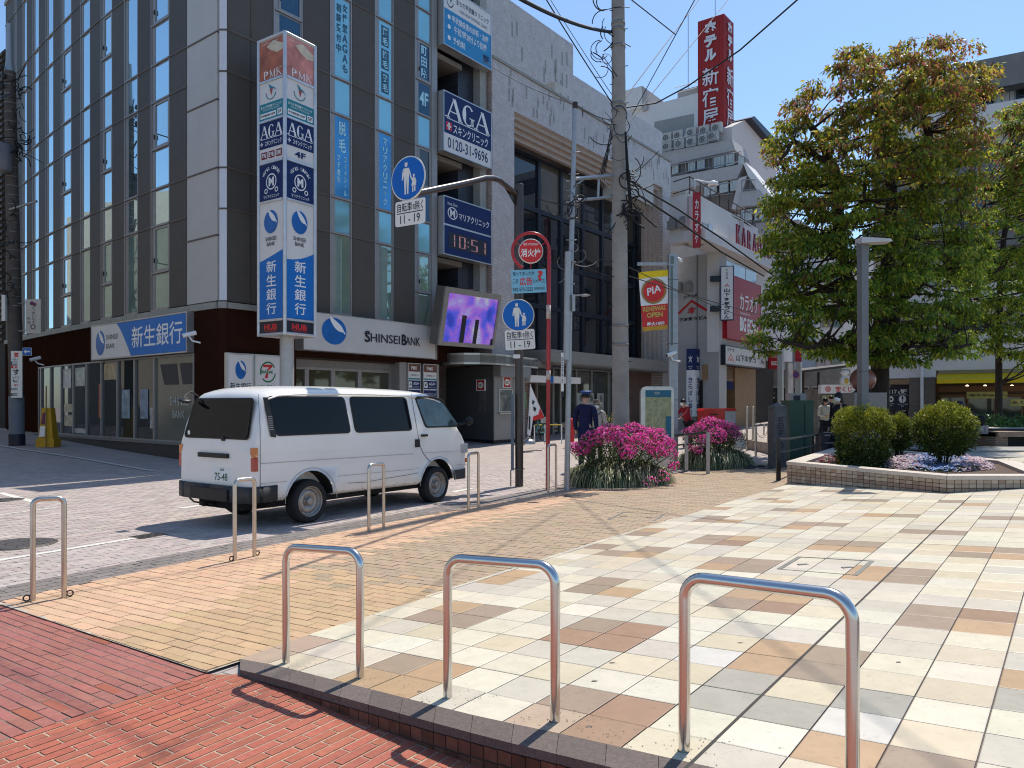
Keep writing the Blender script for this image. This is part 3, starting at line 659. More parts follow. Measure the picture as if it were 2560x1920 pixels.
# ground floor glazing, left side
gm=[95,101,125,152,182,215,252,292,335,384]; sill=MB(); pl=MB()
for a,b in zip([55,95,182,292,388],[95,182,292,388,545]):
    L,n=LL(a,b); pl.slab(L,0,n,-.2,.46,-.3,.04); sill.slab(L,0,n,.46,.52,-.3,.1)
part('plinth',pl,plinth,bank); part('sill',sill,M('sill_stone',(.16,.155,.15),.5),bank)
shopgl=M('shop_glass',(.03,.035,.035),.02,0,var=.1,spec=1.)
for k,(a,b) in enumerate(zip(gm,gm[1:] + [484])):
    L,n=LL(a,b); f=MB(); f.ring(L,0,n,.52,2.76,.045,-.12,.0); w_=part('shop_window',f,alu,bank); p=MB(); p.poly([L.p(.04,.55,-.05),L.p(n - .04,.55,-.05),L.p(n - .04,2.72,-.05),L.p(.04,2.72,-.05)])
    if a < 384: part('pane',p,shopgl,w_)
    else:
        part('pane',p,M('frosted_glass',(.12,.125,.10),.12,var=.12,scale=1,spec=.8),w_)
        f=Face(L,0,n,.52,2.76,-.045); t=MB(); f.text(t,'SHINSEI',.62,.47,.46,.10,bold=.01); part('etched_lettering',t,M('etched',(.42,.44,.40),.3),w_); t=MB(); f.text(t,'BANK',.60,.32,.30,.09,bold=.01); part('etched_lettering',t,M('etched',(.42,.44,.40),.3),w_)
        t=MB(); f.poly(t,[(.13,.90),(.55,.90),(.60,.66),(.24,.66)]); f.poly(t,[(.62,.90),(.97,.90),(.97,.66),(.70,.66)]); part('hung_screens',t,inkm,w_)
# posters and bright things seen in the panes
for px,z0,z1,w,colr in ((165,2.0,2.62,20,(.50,.50,.50)),(197,2.05,2.62,24,(.45,.46,.44)),(272,2.2,2.66,30,(.42,.33,.20)),(247,1.1,2.1,7,(.45,.06,.03)),(311,1.1,1.9,20,(.22,.30,.36)),(357,1.1,1.9,20,(.20,.26,.33)),(168,1.25,1.5,22,(.45,.42,.30)),(168,.8,1.15,20,(.08,.25,.12)),(197,.6,.75,40,(.45,.45,.43)),(375,.85,1.4,7,(.4,.4,.4))):
    a,b=lf(px - w / 2),lf(px + w / 2); L=two(a,b); m_=MB(); n=(b - a).length; m_.poly([L.p(0,z0,-.035),L.p(n,z0,-.035),L.p(n,z1,-.035),L.p(0,z1,-.035)]); part('window_poster',m_,M('poster_%d' % px,colr,.4,var=.5,scale=6),bank)
m_=MB(); m_.prism([p.xy[:] for p in [lf(96),lf(182),lf(292),lf(484),lf(484) + Vector((1,3.5,0)),lf(96) + Vector((2,3,0))]],.4,.5); part('bank_floor',m_,M('lobby',(.2,.18,.15),.4),bank)
# ground floor entrance, right side
def LRp(a,b,z0,z1,o0,o1,mat,nm,par=None): m_=MB(); m_.slab(RF,R(a),R(b),z0,z1,o0,o1); return part(nm,m_,mat,par or bank)
for a,b in ((742,790),(790,856),(856,922),(922,1000)):
    f=MB(); f.ring(RF,R(a),R(b),.02,2.5,.07,-.5,-.38); w_=part('entrance_door',f,alu,bank); p=MB(); p.poly([RF.p(R(a) + .06,.08,-.44),RF.p(R(b) - .06,.08,-.44),RF.p(R(b) - .06,2.44,-.44),RF.p(R(a) + .06,2.44,-.44)]); part('pane',p,M('entrance_glass',(.06,.055,.035),.04,spec=.9),w_)
LRp(742,1000,2.5,2.76,-.55,-.35,M('entrance_header',(.20,.19,.175),.5),'door_header'); LRp(1000,1018,0,2.76,-.5,-.02,alu,'jamb')
LRp(1091,1100,0,2.8,-.5,-.04,alu,'jamb'); LRp(1017,1092,0,2.76,-.5,-.1,M('directory_back',(.10,.10,.10),.5),'directory_wall')
m_=MB(); m_.slab(RF,R(1092),R(1190),2.85,3.9,-.6,-.1); part('cladding',m_,maroon,bank)
m_=MB(); m_.slab(RF,R(1100),R(1215),0,3,-4,-3.8); part('passage_wall',m_,M('passage_shade',(.02,.02,.02),.9),bank)  # near-black wall: the shade of the open passage put into its colour

# ---------------- logos and sign helpers ----------------
def logo(f,a,b,ra,rb,p_,k=.003):
    d=MB(); f.ell(d,a,b,ra,rb,k); part('logo_disc',d,M('logo_blue',(.015,.13,.42),.3,var=.25,scale=1.2),p_)
    w=MB(); q=[]; n=14
    for i in range(n + 1):
        t=i / n; q.append((a + ra * (-.35 + 1.22 * t + .1 * math.sin(t * 3)),b + rb * (1.0 - 1.15 * t ** 1.15 - .35 * math.sin(t * math.pi) * (1 - t)),(.05 + .16 * math.sin(min(1,t * 1.2) * math.pi) ** .7)))
    up=[(x + ra * .35 * h,y + rb * h * 1.2) for x,y,h in q]; dn=[(x - ra * .35 * h,y - rb * h * 1.2) for x,y,h in q]
    for i in range(n): f.poly(w,[dn[i],dn[i + 1],up[i + 1],up[i]],k + .003)
    part('logo_swoosh',w,whitel,p_)
def signbox(name,L,s0,s1,z0,z1,o0,o1,lab,cat='sign',face=white,frame_=steel,fw=.03,grp=None):
    t=thing(name,lab,cat,L.p((s0 + s1) / 2,z0,o1),grp); b=MB(); b.slab(L,s0,s1,z0,z1,o0,o1 - .01); b.ring(L,s0 - .005,s1 + .005,z0 - .005,z1 + .005,fw,o0 - .005,o1 + .012); part('box',b,frame_,t)
    f=Face(L,s0 + fw,s1 - fw,z0 + fw,z1 - fw,o1); m_=MB(); f.rect(m_,0,0,1,1,0); part('face',m_,face,t); return t,f
def put(t,f,fn,mat,nm='lettering'): m_=MB(); fn(m_); part(nm,m_,mat,t)
def serif(mb,f,word,a,b,w,h,k=.004,sw=.16):
    """heavy serif capitals built from strokes"""
    S={'A': [((0,0),(.5,1),.5),((.5,1),(1,0),1.4),((.22,.33),(.8,.33),.4),'f0','f1'],'G': 'C','P': [((.22,0),(.22,1),1.3)],'K': [((.2,0),(.2,1),1.3),((.25,.42),(.88,1),.5),((.42,.55),(.9,0),1.3),'f.2','f.9','t.2','t.85'],
         'R': [((.2,0),(.2,1),1.3),((.5,.47),(.92,0),1.3),'f.2','f.92','b'],'O': 'O','E': [((.2,0),(.2,1),1.3),((.2,.97),(.85,.97),.45),((.2,.5),(.7,.5),.4),((.2,.03),(.88,.03),.45)],'M': [((.1,0),(.1,1),.6),((.1,1),(.5,.1),1.3),((.5,.1),(.9,1),.6),((.9,0),(.9,1),1.3),'f.1','f.9']}
    n=len(word); cw=w / n
    for i,ch in enumerate(word):
        ox=a - w / 2 + cw * i + cw * .06; W_=cw * .88
        def P(x,y): return (ox + x * W_,b - h / 2 + y * h)
        th=sw * cw
        if ch in 'GCO' or ch == 'O':
            segs=20; lim=(0,1) if ch == 'O' else (.11,.93)
            for q in range(segs):
                t0=2 * math.pi * (lim[0] + (lim[1] - lim[0]) * q / segs); t1=2 * math.pi * (lim[0] + (lim[1] - lim[0]) * (q + 1) / segs)
                def I(t): return (.5 + (.46 - .28 * abs(math.cos(t)) ** 1.5 * (1 if ch == 'O' else 1)) * math.cos(t) * 1.0,.5 + .44 * math.sin(t))
                def O_(t): return (.5 + .48 * math.cos(t),.5 + .51 * math.sin(t))
                f.poly(mb,[P(*I(t0)),P(*O_(t0)),P(*O_(t1)),P(*I(t1))],k)
            if ch == 'G': f.poly(mb,[P(.72,.05),P(.92,.05),P(.92,.42),P(.72,.42)],k); f.poly(mb,[P(.58,.38),P(1.0,.38),P(1.0,.43),P(.58,.43)],k)
            continue
        for st in S.get(ch,[]):
            if isinstance(st,str):
                y0,y1=(0,.05) if st[0] == 'f' else (.95,1)
                if st == 'b':
                    for q in range(12):
                        t0,t1=math.pi * (.5 - q / 12),math.pi * (.5 - (q + 1) / 12)
                        f.poly(mb,[P(.3 + .28 * math.cos(t0),.73 + .22 * math.sin(t0)),P(.3 + .55 * math.cos(t0),.73 + .27 * math.sin(t0)),P(.3 + .55 * math.cos(t1),.73 + .27 * math.sin(t1)),P(.3 + .28 * math.cos(t1),.73 + .22 * math.sin(t1))],k)
                    continue
                x=float(st[1:]); f.poly(mb,[P(x - .18,y0),P(x + .18,y0),P(x + .18,y1),P(x - .18,y1)],k); continue
            (x0,y0),(x1,y1),wt=st; A,B=P(x0,y0),P(x1,y1); hz=abs(y1 - y0) < .2
            if hz: d=h * .07 * wt; f.poly(mb,[(A[0],A[1] - d),(B[0],B[1] - d),(B[0],B[1] + d),(A[0],A[1] + d)],k)
            else: d=th * .5 * wt; f.poly(mb,[(A[0] - d,A[1]),(A[0] + d,A[1]),(B[0] + d,B[1]),(B[0] - d,B[1])],k)
        if ch == 'P':
            f.poly(mb,[P(.05,0),P(.4,0),P(.4,.05),P(.05,.05)],k)
            for q in range(12):
                t0,t1=math.pi * (.5 - q / 12),math.pi * (.5 - (q + 1) / 12)
                f.poly(mb,[P(.3 + .3 * math.cos(t0),.72 + .22 * math.sin(t0)),P(.3 + .58 * math.cos(t0),.72 + .28 * math.sin(t0)),P(.3 + .58 * math.cos(t1),.72 + .28 * math.sin(t1)),P(.3 + .3 * math.cos(t1),.72 + .22 * math.sin(t1))],k)
# long wall sign, left facade
La,n=LL(243,483); t,f=signbox('bank_sign',La,0,n,2.78,3.78,-.05,.16,'white and blue wall sign reading 新生銀行 above the shop windows','sign')
put(t,f,lambda m: [f.poly(m,[(.30 + .16 * (k / 8) ** .8 - .005,1 - k / 8),(1,1 - k / 8),(1,1 - (k + 1) / 8),(.30 + .16 * ((k + 1) / 8) ** .8 - .005,1 - (k + 1) / 8)]) for k in range(8)],blue,'blue_panel')
logo(f,.105,.47,.055,.38,t); put(t,f,lambda m: (f.text(m,'SHINSEI',.245,.62,.14,.15,bold=.004),f.text(m,'BANK',.225,.35,.10,.15,bold=.004)),inkm); put(t,f,lambda m: f.text(m,'新生銀行',.715,.52,.50,.62,k=.005,bold=.008),whitel,'characters')
# Shinsei Bank fascia, right facade
t,f=signbox('bank_fascia',RF,R(739),R(1070),2.9,3.9,-.02,.32,'wide pale grey fascia reading Shinsei Bank over the entrance','sign',face=M('fascia_metal',(.56,.55,.54),.35,.2,var=.05,scale=1.5),fw=.012)
logo(f,.20,.55,.085,.37,t); put(t,f,lambda m: (f.text(m,'SHINSEI',.555,.47,.27,.25,k=.02,bold=.006),f.text(m,'BANK',.785,.47,.155,.25,k=.02,bold=.006),f.text(m,'S',.435,.49,.04,.33,k=.02,bold=.01),f.text(m,'B',.725,.49,.04,.33,k=.02,bold=.01)),inkm)
# white ATM signboards low on the wall
t,f=signbox('atm_signboard',RF,R(563),R(630),1.35,2.72,-.02,.08,'white illuminated sign with blue bank logo low on the maroon wall'); logo(f,.5,.72,.22,.17,t); put(t,f,lambda m: f.text(m,'新生銀行',.5,.42,.85,.13,bold=.006),inkm)
t,f=signbox('seven_signboard',RF,R(632),R(697),1.35,2.72,-.02,.08,'white sign with red seven and green ring beside the sign pylon')
put(t,f,lambda m: (f.ell(m,.5,.7,.33,.2,.004,in_=.86,t0=.08,t1=.55),f.ell(m,.5,.7,.33,.2,.004,in_=.86,t0=.62,t1=.98),f.text(m,'BANK',.48,.70,.5,.06,k=.008,bold=.02),f.text(m,'セブン銀行ATM',.5,.42,.85,.07,k=.008)),M('letter_green',(.01,.16,.06),.4),'green_lettering')
put(t,f,lambda m: (f.poly(m,[(.3,.84),(.68,.84),(.68,.79),(.3,.79)],.005),f.poly(m,[(.58,.8),(.68,.8),(.52,.73),(.42,.73)],.005),f.poly(m,[(.42,.67),(.52,.67),(.48,.58),(.36,.58)],.005)),redl,'seven')
# directory boards
for a,b,lab in ((1019,1050,'left tall tenant directory board beside the bank entrance'),(1057,1091,'right tall tenant directory board beside the dark passage')):
    t,f=signbox('directory_board',RF,R(a),R(b),.9,2.74,-.1,.02,lab,'sign',face=white,fw=.015,grp='tenant directory boards')
    put(t,f,lambda m: f.rect(m,0,.87,1,1),M('pmk_brown',(.16,.07,.05),.4,var=.5,scale=8),'brown_panel'); put(t,f,lambda m: (f.rect(m,0,.58,1,.72),f.rect(m,0,.42,1,.56)),navy,'navy_panel'); put(t,f,lambda m: f.rect(m,0,.735,1,.76),teal,'teal_strip')
    put(t,f,lambda m: (f.text(m,'PMK',.5,.93,.5,.06),f.rect(m,.04,.6,.3,.70,.004),f.text(m,'AGA+',.66,.67,.5,.05,bold=.02),f.text(m,'スキンクリニック',.66,.61,.5,.025),f.text(m,'3F マリアクリニック',.5,.49,.9,.05)),whitel); put(t,f,lambda m: (f.text(m,'4F',.17,.65,.18,.06,k=.007),f.text(m,'まちだ甲状腺クリニック',.55,.81,.7,.03)),inkm,'dark_lettering')
# projecting wall signs over the stair recess
X0,X1=R(1094) ,R(1214)
t,f=signbox('clinic_sign',RF,X0,X1,12.85,14.75,-.1,.25,'highest white and sky blue clinic sign marked 5F at the stairwell','sign')
put(t,f,lambda m: f.rect(m,0,0,1,.62),M('sky_blue_sign',(.02,.24,.50),.3),'blue_panel'); put(t,f,lambda m: (f.text(m,'甲状腺疾患の診断・治療',.55,.50,.78,.12),f.text(m,'午前7時30分より診療',.55,.33,.70,.14),f.text(m,'予約制',.30,.14,.25,.12),f.rect(m,.82,.05,.97,.20),f.ell(m,.1,.5,.03,.04),f.ell(m,.1,.33,.03,.04),f.ell(m,.1,.14,.03,.04)),whitel)
put(t,f,lambda m: (f.text(m,'まちだ甲状腺クリニック',.6,.84,.70,.10),f.text(m,'MACHIDA THYROID CLINIC',.62,.71,.6,.05,bold=0),f.text(m,'5F',.895,.125,.11,.11,k=.007),f.ell(m,.12,.80,.075,.13,.004,in_=.85,t0=.45,t1=.95)),navy,'navy_lettering'); put(t,f,lambda m: f.poly(m,[(.09,.95),(.13,.85),(.19,.88),(.13,.75),(.11,.84)],.006),teal,'bird')
t,f=signbox('aga_sign',RF,X0,X1,9.5,11.4,-.1,.25,'navy AGA clinic sign with phone number on its white lower strip','sign'); put(t,f,lambda m: f.rect(m,0,.30,1,1),navy,'navy_panel')
put(t,f,lambda m: (serif(m,f,'AGA',.5,.76,.9,.36),f.rect(m,.05,.555,.95,.57,.004),f.text(m,'スキンクリニック',.56,.42,.75,.17),f.rect(m,.055,.415,.14,.445,.006),f.rect(m,.083,.37,.112,.49,.006)),whitel); put(t,f,lambda m: f.text(m,'0120-31-9696',.5,.15,.86,.19,bold=.01),navy,'phone_number'); put(t,f,lambda m: f.rect(m,.04,.36,.155,.50,.003),redl,'cross')
t,f=signbox('maria_clinic_sign',RF,X0,X1,6.23,8.08,-.1,.25,'navy マリアクリニック sign with digital clock reading 10:51 under it','sign',face=navy)
put(t,f,lambda m: f.rect(m,0,.50,1,.53,.006),steel,'divider'); put(t,f,lambda m: (f.text(m,'マリアクリニック',.63,.72,.66,.13),f.ell(m,.17,.74,.10,.11,.004,in_=.84),f.text(m,'M',.17,.74,.10,.13,bold=.03),f.text(m,'Maria Clinic',.17,.90,.2,.05,bold=0)),whitel)
put(t,f,lambda m: f.rect(m,.09,.12,.92,.40,.003),inkm,'clock_panel')
def seg(m,f,x,y,w,h,on):
    q={'a': (0,.9,1,1),'g': (0,.45,1,.55),'d': (0,0,1,.1),'f': (0,.5,.22,1),'b': (.78,.5,1,1),'e': (0,0,.22,.5),'c': (.78,0,1,.5)}
    for c_ in on:
        a0,b0,a1,b1=q[c_]; f.rect(m,x + w * a0,y + h * b0 + .006,x + w * a1,y + h * b1 - .006,.006)
put(t,f,lambda m: (seg(m,f,.12,.15,.1,.22,'bc'),seg(m,f,.30,.15,.14,.22,'abcdef'),seg(m,f,.56,.15,.14,.22,'acdfg'),seg(m,f,.76,.15,.12,.22,'bc'),f.rect(m,.485,.20,.505,.23,.006),f.rect(m,.485,.28,.505,.31,.006)),M('led_segments',(.62,.33,.30),.5,emit=(.5,.16,.13),es=.12,var=.5,scale=30),'clock_digits')
# printed window films
def film(px0,px1,z0,z1,fn,mat): f=Face(RF,R(px0) + .20,R(px1) - .08,z0 + .06,z1 - .05,-.024); m_=MB(); fn(f,m_); part('window_lettering',m_,mat,bank)
CY=M('film_cyan_letter',(.42,.74,.85),.4); SL=M('film_slate_letter',(.03,.10,.17),.4)
film(824,880,7.15,9.45,lambda f,m: (f.vtext(m,'脱毛',.5,.76,.5,.40),f.vtext(m,'フェイシャル',.72,.27,.2,.5),f.vtext(m,'プチ整形',.26,.35,.22,.36)),CY)
film(936,984,7.15,9.45,lambda f,m: f.vtext(m,'マリアクリニック',.5,.5,.34,.90),CY)
film(824,880,10.44,12.73,lambda f,m: (f.vtext(m,'女性型AGAも',.70,.52,.34,.88),f.vtext(m,'相談受付中',.27,.62,.32,.62)),SL)
film(936,984,10.44,12.73,lambda f,m: (f.rect(m,.2,.68,.8,.95,.001),f.rect(m,.2,.37,.8,.64,.001),f.rect(m,.2,.05,.8,.33,.001)),SL); film(936,984,10.44,12.73,lambda f,m: (f.vtext(m,'薄毛',.5,.815,.42,.24),f.vtext(m,'抜毛',.5,.505,.42,.24),f.vtext(m,'発毛',.5,.19,.42,.24)),CY)
film(1036,1079,11.5,12.73,lambda f,m: f.vtext(m,'町田院',.5,.5,.5,.9),CY); film(1036,1079,10.44,11.5,lambda f,m: f.text(m,'4F',.5,.5,.8,.45,bold=.03),CY)
# security cameras on the shop corner
def cctv(p,d,lab,s=1.):
    p=Vector(p); d=Vector(d).normalized(); t=thing('security_camera',lab,'camera',p,'security cameras on the bank corner'); m_=MB(); R_=frame(d); m_.tube([p - d * .16 * s,p + d * .16 * s],.055 * s,8); part('housing',m_,whitel,t); b=MB(); w=R_.col[0]; b.tube([p + Vector((0,0,-.05 * s)),p + Vector((.05,.05,-.15)) * s,p + Vector((.25,.05,-.20)) * s],.022 * s,6); part('bracket',b,whitel,t); l=MB(); l.disc(p + d * .165 * s,.045 * s,d,12); part('lens',l,inkm,t)
a=lf(505); cctv((a.x - .15,a.y - .38,3.17),(-1,-.6,-.35),'larger white security camera on the maroon corner beside the blue sign'); a=lf(122); cctv((a.x - .2,a.y - .4,2.98),(-.8,-.8,-.35),'smaller white security camera on the maroon wall near the utility pole')
# ================= SIGN PYLON =================
d0=17.5; PC=Vector((-.299 * d0,d0,0)); PLft=Vector((-.3432 * d0,1.03 * d0,0)); PRgt=Vector((-.2706 * d0,1.0426 * d0,0)); PB_=PLft + PRgt - PC
pyl=thing('sign_pylon','tall four sided illuminated sign pylon on one round grey pole','sign pylon',((PLft + PRgt) / 2).to_tuple())
m_=MB(); m_.prism([p.xy[:] for p in (PC,PRgt,PB_,PLft)],3.14,10.04); part('box',m_,white,pyl)
m_=MB()
for p in (PC,PRgt,PLft,PB_): m_.tube([p + Vector((0,0,3.1)),p + Vector((0,0,10.09))],.045,8)
for z in (3.13,10.07):
    for a,b in ((PC,PRgt),(PC,PLft),(PRgt,PB_),(PLft,PB_)): m_.tube([a + Vector((0,0,z)),b + Vector((0,0,z))],.04,6)
part('frame',m_,M('pylon_frame',(.55,.55,.56),.3,.5),pyl)
m_=MB(); c_p=(PLft + PRgt) / 2; m_.tube([c_p + Vector((0,0,-.05)),c_p + Vector((0,0,3.2))],.165,20); part('pole',m_,M('pylon_pole',(.42,.42,.41),.45,.2,var=.08),pyl)
rows=[3.14,3.46,6.24,7.16,8.14,9.07,10.05]
bird=M('bird_red',(.35,.05,.04),.4)
for A,B,sidek in ((PLft,PC,0),(PC,PRgt,1)):
    L=two(A,B); n=(B - A).length; e=.045
    for z in rows[1:-1]: m_=MB(); m_.slab(L,e,n - e,z - .025,z + .025,0,.03); part('divider',m_,M('pylon_frame',0),pyl)
    def fc(i): return Face(L,e,n - e,rows[i] + .03,rows[i + 1] - .03,.006)
    f=fc(5); put(pyl,f,lambda m: f.rect(m,0,0,1,1,0),M('pmk_photo%d' % sidek,(.38,.115,.055) if not sidek else (.55,.21,.17),.35,var=.45,scale=3),'face'); put(pyl,f,lambda m: serif(m,f,'PMK',.55,.13,.8,.2,sw=.10),whitel); put(pyl,f,lambda m: f.poly(m,[(.3,.85),(.6,.95),(1,.80),(1,.66),(.75,.62),(.5,.72)],.003),M('pmk_cream',(.62,.52,.38),.4,var=.2),'highlight'); put(pyl,f,lambda m: f.text(m,'エステティックサロン',.45,.93,.7,.05),whitel)
    f=fc(4); put(pyl,f,lambda m: f.rect(m,0,.0,1,.45),teal,'teal_panel'); put(pyl,f,lambda m: (f.ell(m,.48,.72,.22,.2,.004,in_=.88,t0=.5,t1=.97),f.poly(m,[(.38,.95),(.46,.78),(.55,.8),(.5,.88)],.006),f.poly(m,[(.5,.85),(.72,.72),(.6,.84)],.006)),teal,'bird_wing'); put(pyl,f,lambda m: f.poly(m,[(.44,.80),(.56,.80),(.5,.62)],.007),bird,'bird_body')
    put(pyl,f,lambda m: (f.text(m,'まちだ甲状腺クリニック',.5,.35,.88,.08,k=.006),f.text(m,'MACHIDA THYROID CLINIC',.5,.27,.7,.04,k=.006,bold=0),f.rect(m,.04,.05,.70,.19,.005),f.rect(m,.76,.05,.96,.21,.005)),whitel); put(pyl,f,lambda m: (f.text(m,'甲状腺疾患の診療',.37,.12,.6,.07,k=.009),f.text(m,'5F',.86,.13,.15,.09,k=.009)),inkm,'dark_lettering')
    f=fc(3); put(pyl,f,lambda m: f.rect(m,0,.34,1,1),navy,'navy_panel'); put(pyl,f,lambda m: (serif(m,f,'AGA',.5,.76,.9,.32),f.rect(m,.05,.575,.95,.59,.004),f.text(m,'スキンクリニック',.58,.46,.7,.13),f.rect(m,.04,.45,.15,.48,.005),f.rect(m,.08,.41,.11,.52,.005)),whitel)
    if sidek: put(pyl,f,lambda m: f.text(m,'4F',.5,.17,.4,.15,bold=.03),navy,'floor_number')
    else: put(pyl,f,lambda m: [f.rect(m,.07 + .31 * q,.07,.32 + .31 * q,.25) for q in range(3)],M('wine',(.18,.02,.03),.4),'wine_boxes'); put(pyl,f,lambda m: [f.text(m,w_,.195 + .31 * q,.16,.2,.12,k=.006,bold=.03) for q,w_ in enumerate(('薄毛','抜毛','発毛'))],whitel)
    f=fc(2); put(pyl,f,lambda m: f.rect(m,0,0,1,1),navy,'navy_panel'); put(pyl,f,lambda m: (f.ell(m,.5,.5,.22,.22,.005,in_=.85),f.text(m,'M',.5,.5,.22,.24,bold=.04),f.ell(m,.28,.26,.07,.07,.005,in_=.6),f.ell(m,.72,.26,.07,.07,.005,in_=.6),f.text(m,'マリアクリニック',.5,.1,.66,.09),*[f.text(m,c_,.5 + .36 * math.cos(math.pi * (.86 - .72 * q / 11)),.58 + .30 * math.sin(math.pi * (.86 - .72 * q / 11)),.055,.09,rot=math.pi * (.36 - .72 * q / 11),bold=0) for q,c_ in enumerate('Maria Clinic') if c_ != ' ']),whitel)
    f=fc(1); h_=1.38 / 2.72
    put(pyl,f,lambda m: [f.poly(m,[(x0,0),(x1,0),(x1,.50 + .085 * x1 ** (1.9 if sidek else 1.1)),(x0,.50 + .085 * x0 ** (1.9 if sidek else 1.1))]) for x0,x1 in [(q / 8,(q + 1) / 8) for q in range(8)]],blue,'blue_panel'); logo(f,.48,.835,.29,.10,pyl)
    put(pyl,f,lambda m: (f.text(m,'SHINSEI',.48,.69,.46,.035,bold=.004),f.text(m,'BANK',.48,.645,.34,.035,bold=.004)),inkm); put(pyl,f,lambda m: f.vtext(m,'新生銀行',.5,.27,.42,.47,bold=.012,gap=.1),whitel,'characters')
    f=fc(0); put(pyl,f,lambda m: f.rect(m,0,0,1,1),inkm,'black_panel'); put(pyl,f,lambda m: (f.text(m,'HUB',.47,.5,.55,.55,bold=.05),f.text(m,'BRITISH PUB',.5,.12,.5,.1)),redl)
# ================= TILED BUILDING =================
tang=math.atan2(1,.75)
tilem=brickmat('facade_tile',(.60,.55,.53),(.50,.45,.43),(.36,.33,.32),.115,.062,vertical=tang,ms=.008,rough=.35,bump=.6,var=.13)
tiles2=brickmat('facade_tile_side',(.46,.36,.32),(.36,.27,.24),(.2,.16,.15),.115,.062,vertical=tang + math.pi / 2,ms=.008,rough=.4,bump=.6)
tb=thing('tiled_building','pinkish grey tiled building with a huge dark recessed window wall','building',RF.p(R(1208)))
S=R; zpar=13.4; sL,sR=S(1224),S(1671)
def tp(nm,s0,s1,z0,z1,o0,o1,mat=tilem): m_=MB(); m_.slab(RF,s0,s1,z0,z1,o0,o1); return part(nm,m_,mat,tb)
tp('wall',sL,S(1279),0,zpar,-.8,.12); tp('wall',S(1651),sR,0,zpar,-.8,.12); tp('wall',S(1279),S(1651),11.95,zpar,-.8,.12)
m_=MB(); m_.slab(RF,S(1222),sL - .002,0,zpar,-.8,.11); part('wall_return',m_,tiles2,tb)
tp('coping',sL - .03,sR + .03,zpar,zpar + .09,-.85,.17,stone)
fr=M('frame_tile',(.44,.37,.33),.5,var=.15,scale=8)
for k in range(4):
    w=.16 * k; o1=.12 - .16 * (k + 1); m_=MB(); a,b,zt=S(1279) + w,S(1651) - w,11.95 - w
    m_.slab(RF,a,a + .16,3.5,zt,o1 - .18,o1); m_.slab(RF,b - .16,b,3.5,zt,o1 - .18,o1); m_.slab(RF,a + .16,b - .16,zt - .16,zt,o1 - .18,o1); part('stepped_frame',m_,fr,tb)
gi0,gi1,gz1=S(1279) + .64,S(1651) - .64,11.3; GO=-1.15
tp('back_wall',gi0 - .9,gi1 + 1.0,3,12.3,GO - .5,GO - .05,M('room_dark',(.012,.013,.016),.7))
def sg(px,off): return RF.o(off).s(px)
cols=[gi0] + [sg(p,GO) for p in (1342,1397.5,1452,1501,1545,1589)] + [gi1]; rz=[3.55,5.4,7.2,9.2,11.3]
wm=M('navy_window_frame',(.03,.038,.055),.35,.3); bigl=M('tinted_glass',(.014,.017,.022),.02,0,spec=.6,var=.2,scale=.4); bigl2=M('curtained_glass',(.085,.075,.06),.05,0,spec=.9,var=.12,scale=.6)
for i,(a,b) in enumerate(zip(cols,cols[1:])):
    for j,(z0,z1) in enumerate(zip(rz,rz[1:])):
        f_=MB(); f_.ring(RF,a + .005,b - .005,z0 + .005,z1 - .005,.085,GO,GO + .14); w_=part('window',f_,wm,tb); p=MB(); p.poly([RF.p(a + .07,z0 + .07,GO + .06),RF.p(b - .07,z0 + .07,GO + .06),RF.p(b - .07,z1 - .07,GO + .06),RF.p(a + .07,z1 - .07,GO + .06)])
        part('pane',p,bigl2 if (i,j) in ((1,3),(5,3),(6,2),(6,1),(2,3)) else bigl,w_)
LB=RF.o(-2.2); zA=LB.z(1433,112); zB=LB.z(1433,187); m_=MB(); m_.slab(LB,LB.s(1150),LB.s(1433),zpar - 1,zA,-5,0); part('penthouse_wall',m_,tilem,tb); m_=MB(); m_.slab(LB,LB.s(1433),LB.s(1655),zpar - 1,zB,-5,0); part('penthouse_wall',m_,tilem,tb)
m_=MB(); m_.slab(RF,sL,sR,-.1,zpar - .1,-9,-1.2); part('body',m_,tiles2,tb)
m_=MB(); s_=S(1398); m_.slab(RF,s_,s_ + .5,zpar + .1,zpar + .75,-.9,-.2); part('vent_box',m_,M('cream_box',(.5,.48,.42),.6),tb)
# dark vertical tile streaks
r_=random.Random(4); m_=MB()
for _ in range(46):
    s_=r_.uniform(sL + .3,sR - .3); z_=r_.uniform(12.0,13.2); m_.poly([RF.p(s_,z_,.124),RF.p(s_ + .10,z_,.124),RF.p(s_ + .10,z_ + r_.uniform(.2,.6),.124),RF.p(s_,z_ + .4,.124)])
for _ in range(26):
    s_=r_.uniform(LB.s(1235),LB.s(1420)); z_=r_.uniform(zpar,zA - 1); m_.poly([LB.p(s_,z_,.004),LB.p(s_ + .12,z_,.004),LB.p(s_ + .12,z_ + .6,.004),LB.p(s_,z_ + .6,.004)])
o=part('tile_streaks',m_,M('tile_streak',(.31,.285,.27),.6,var=.15,scale=20),tb); o['kind']='stuff'
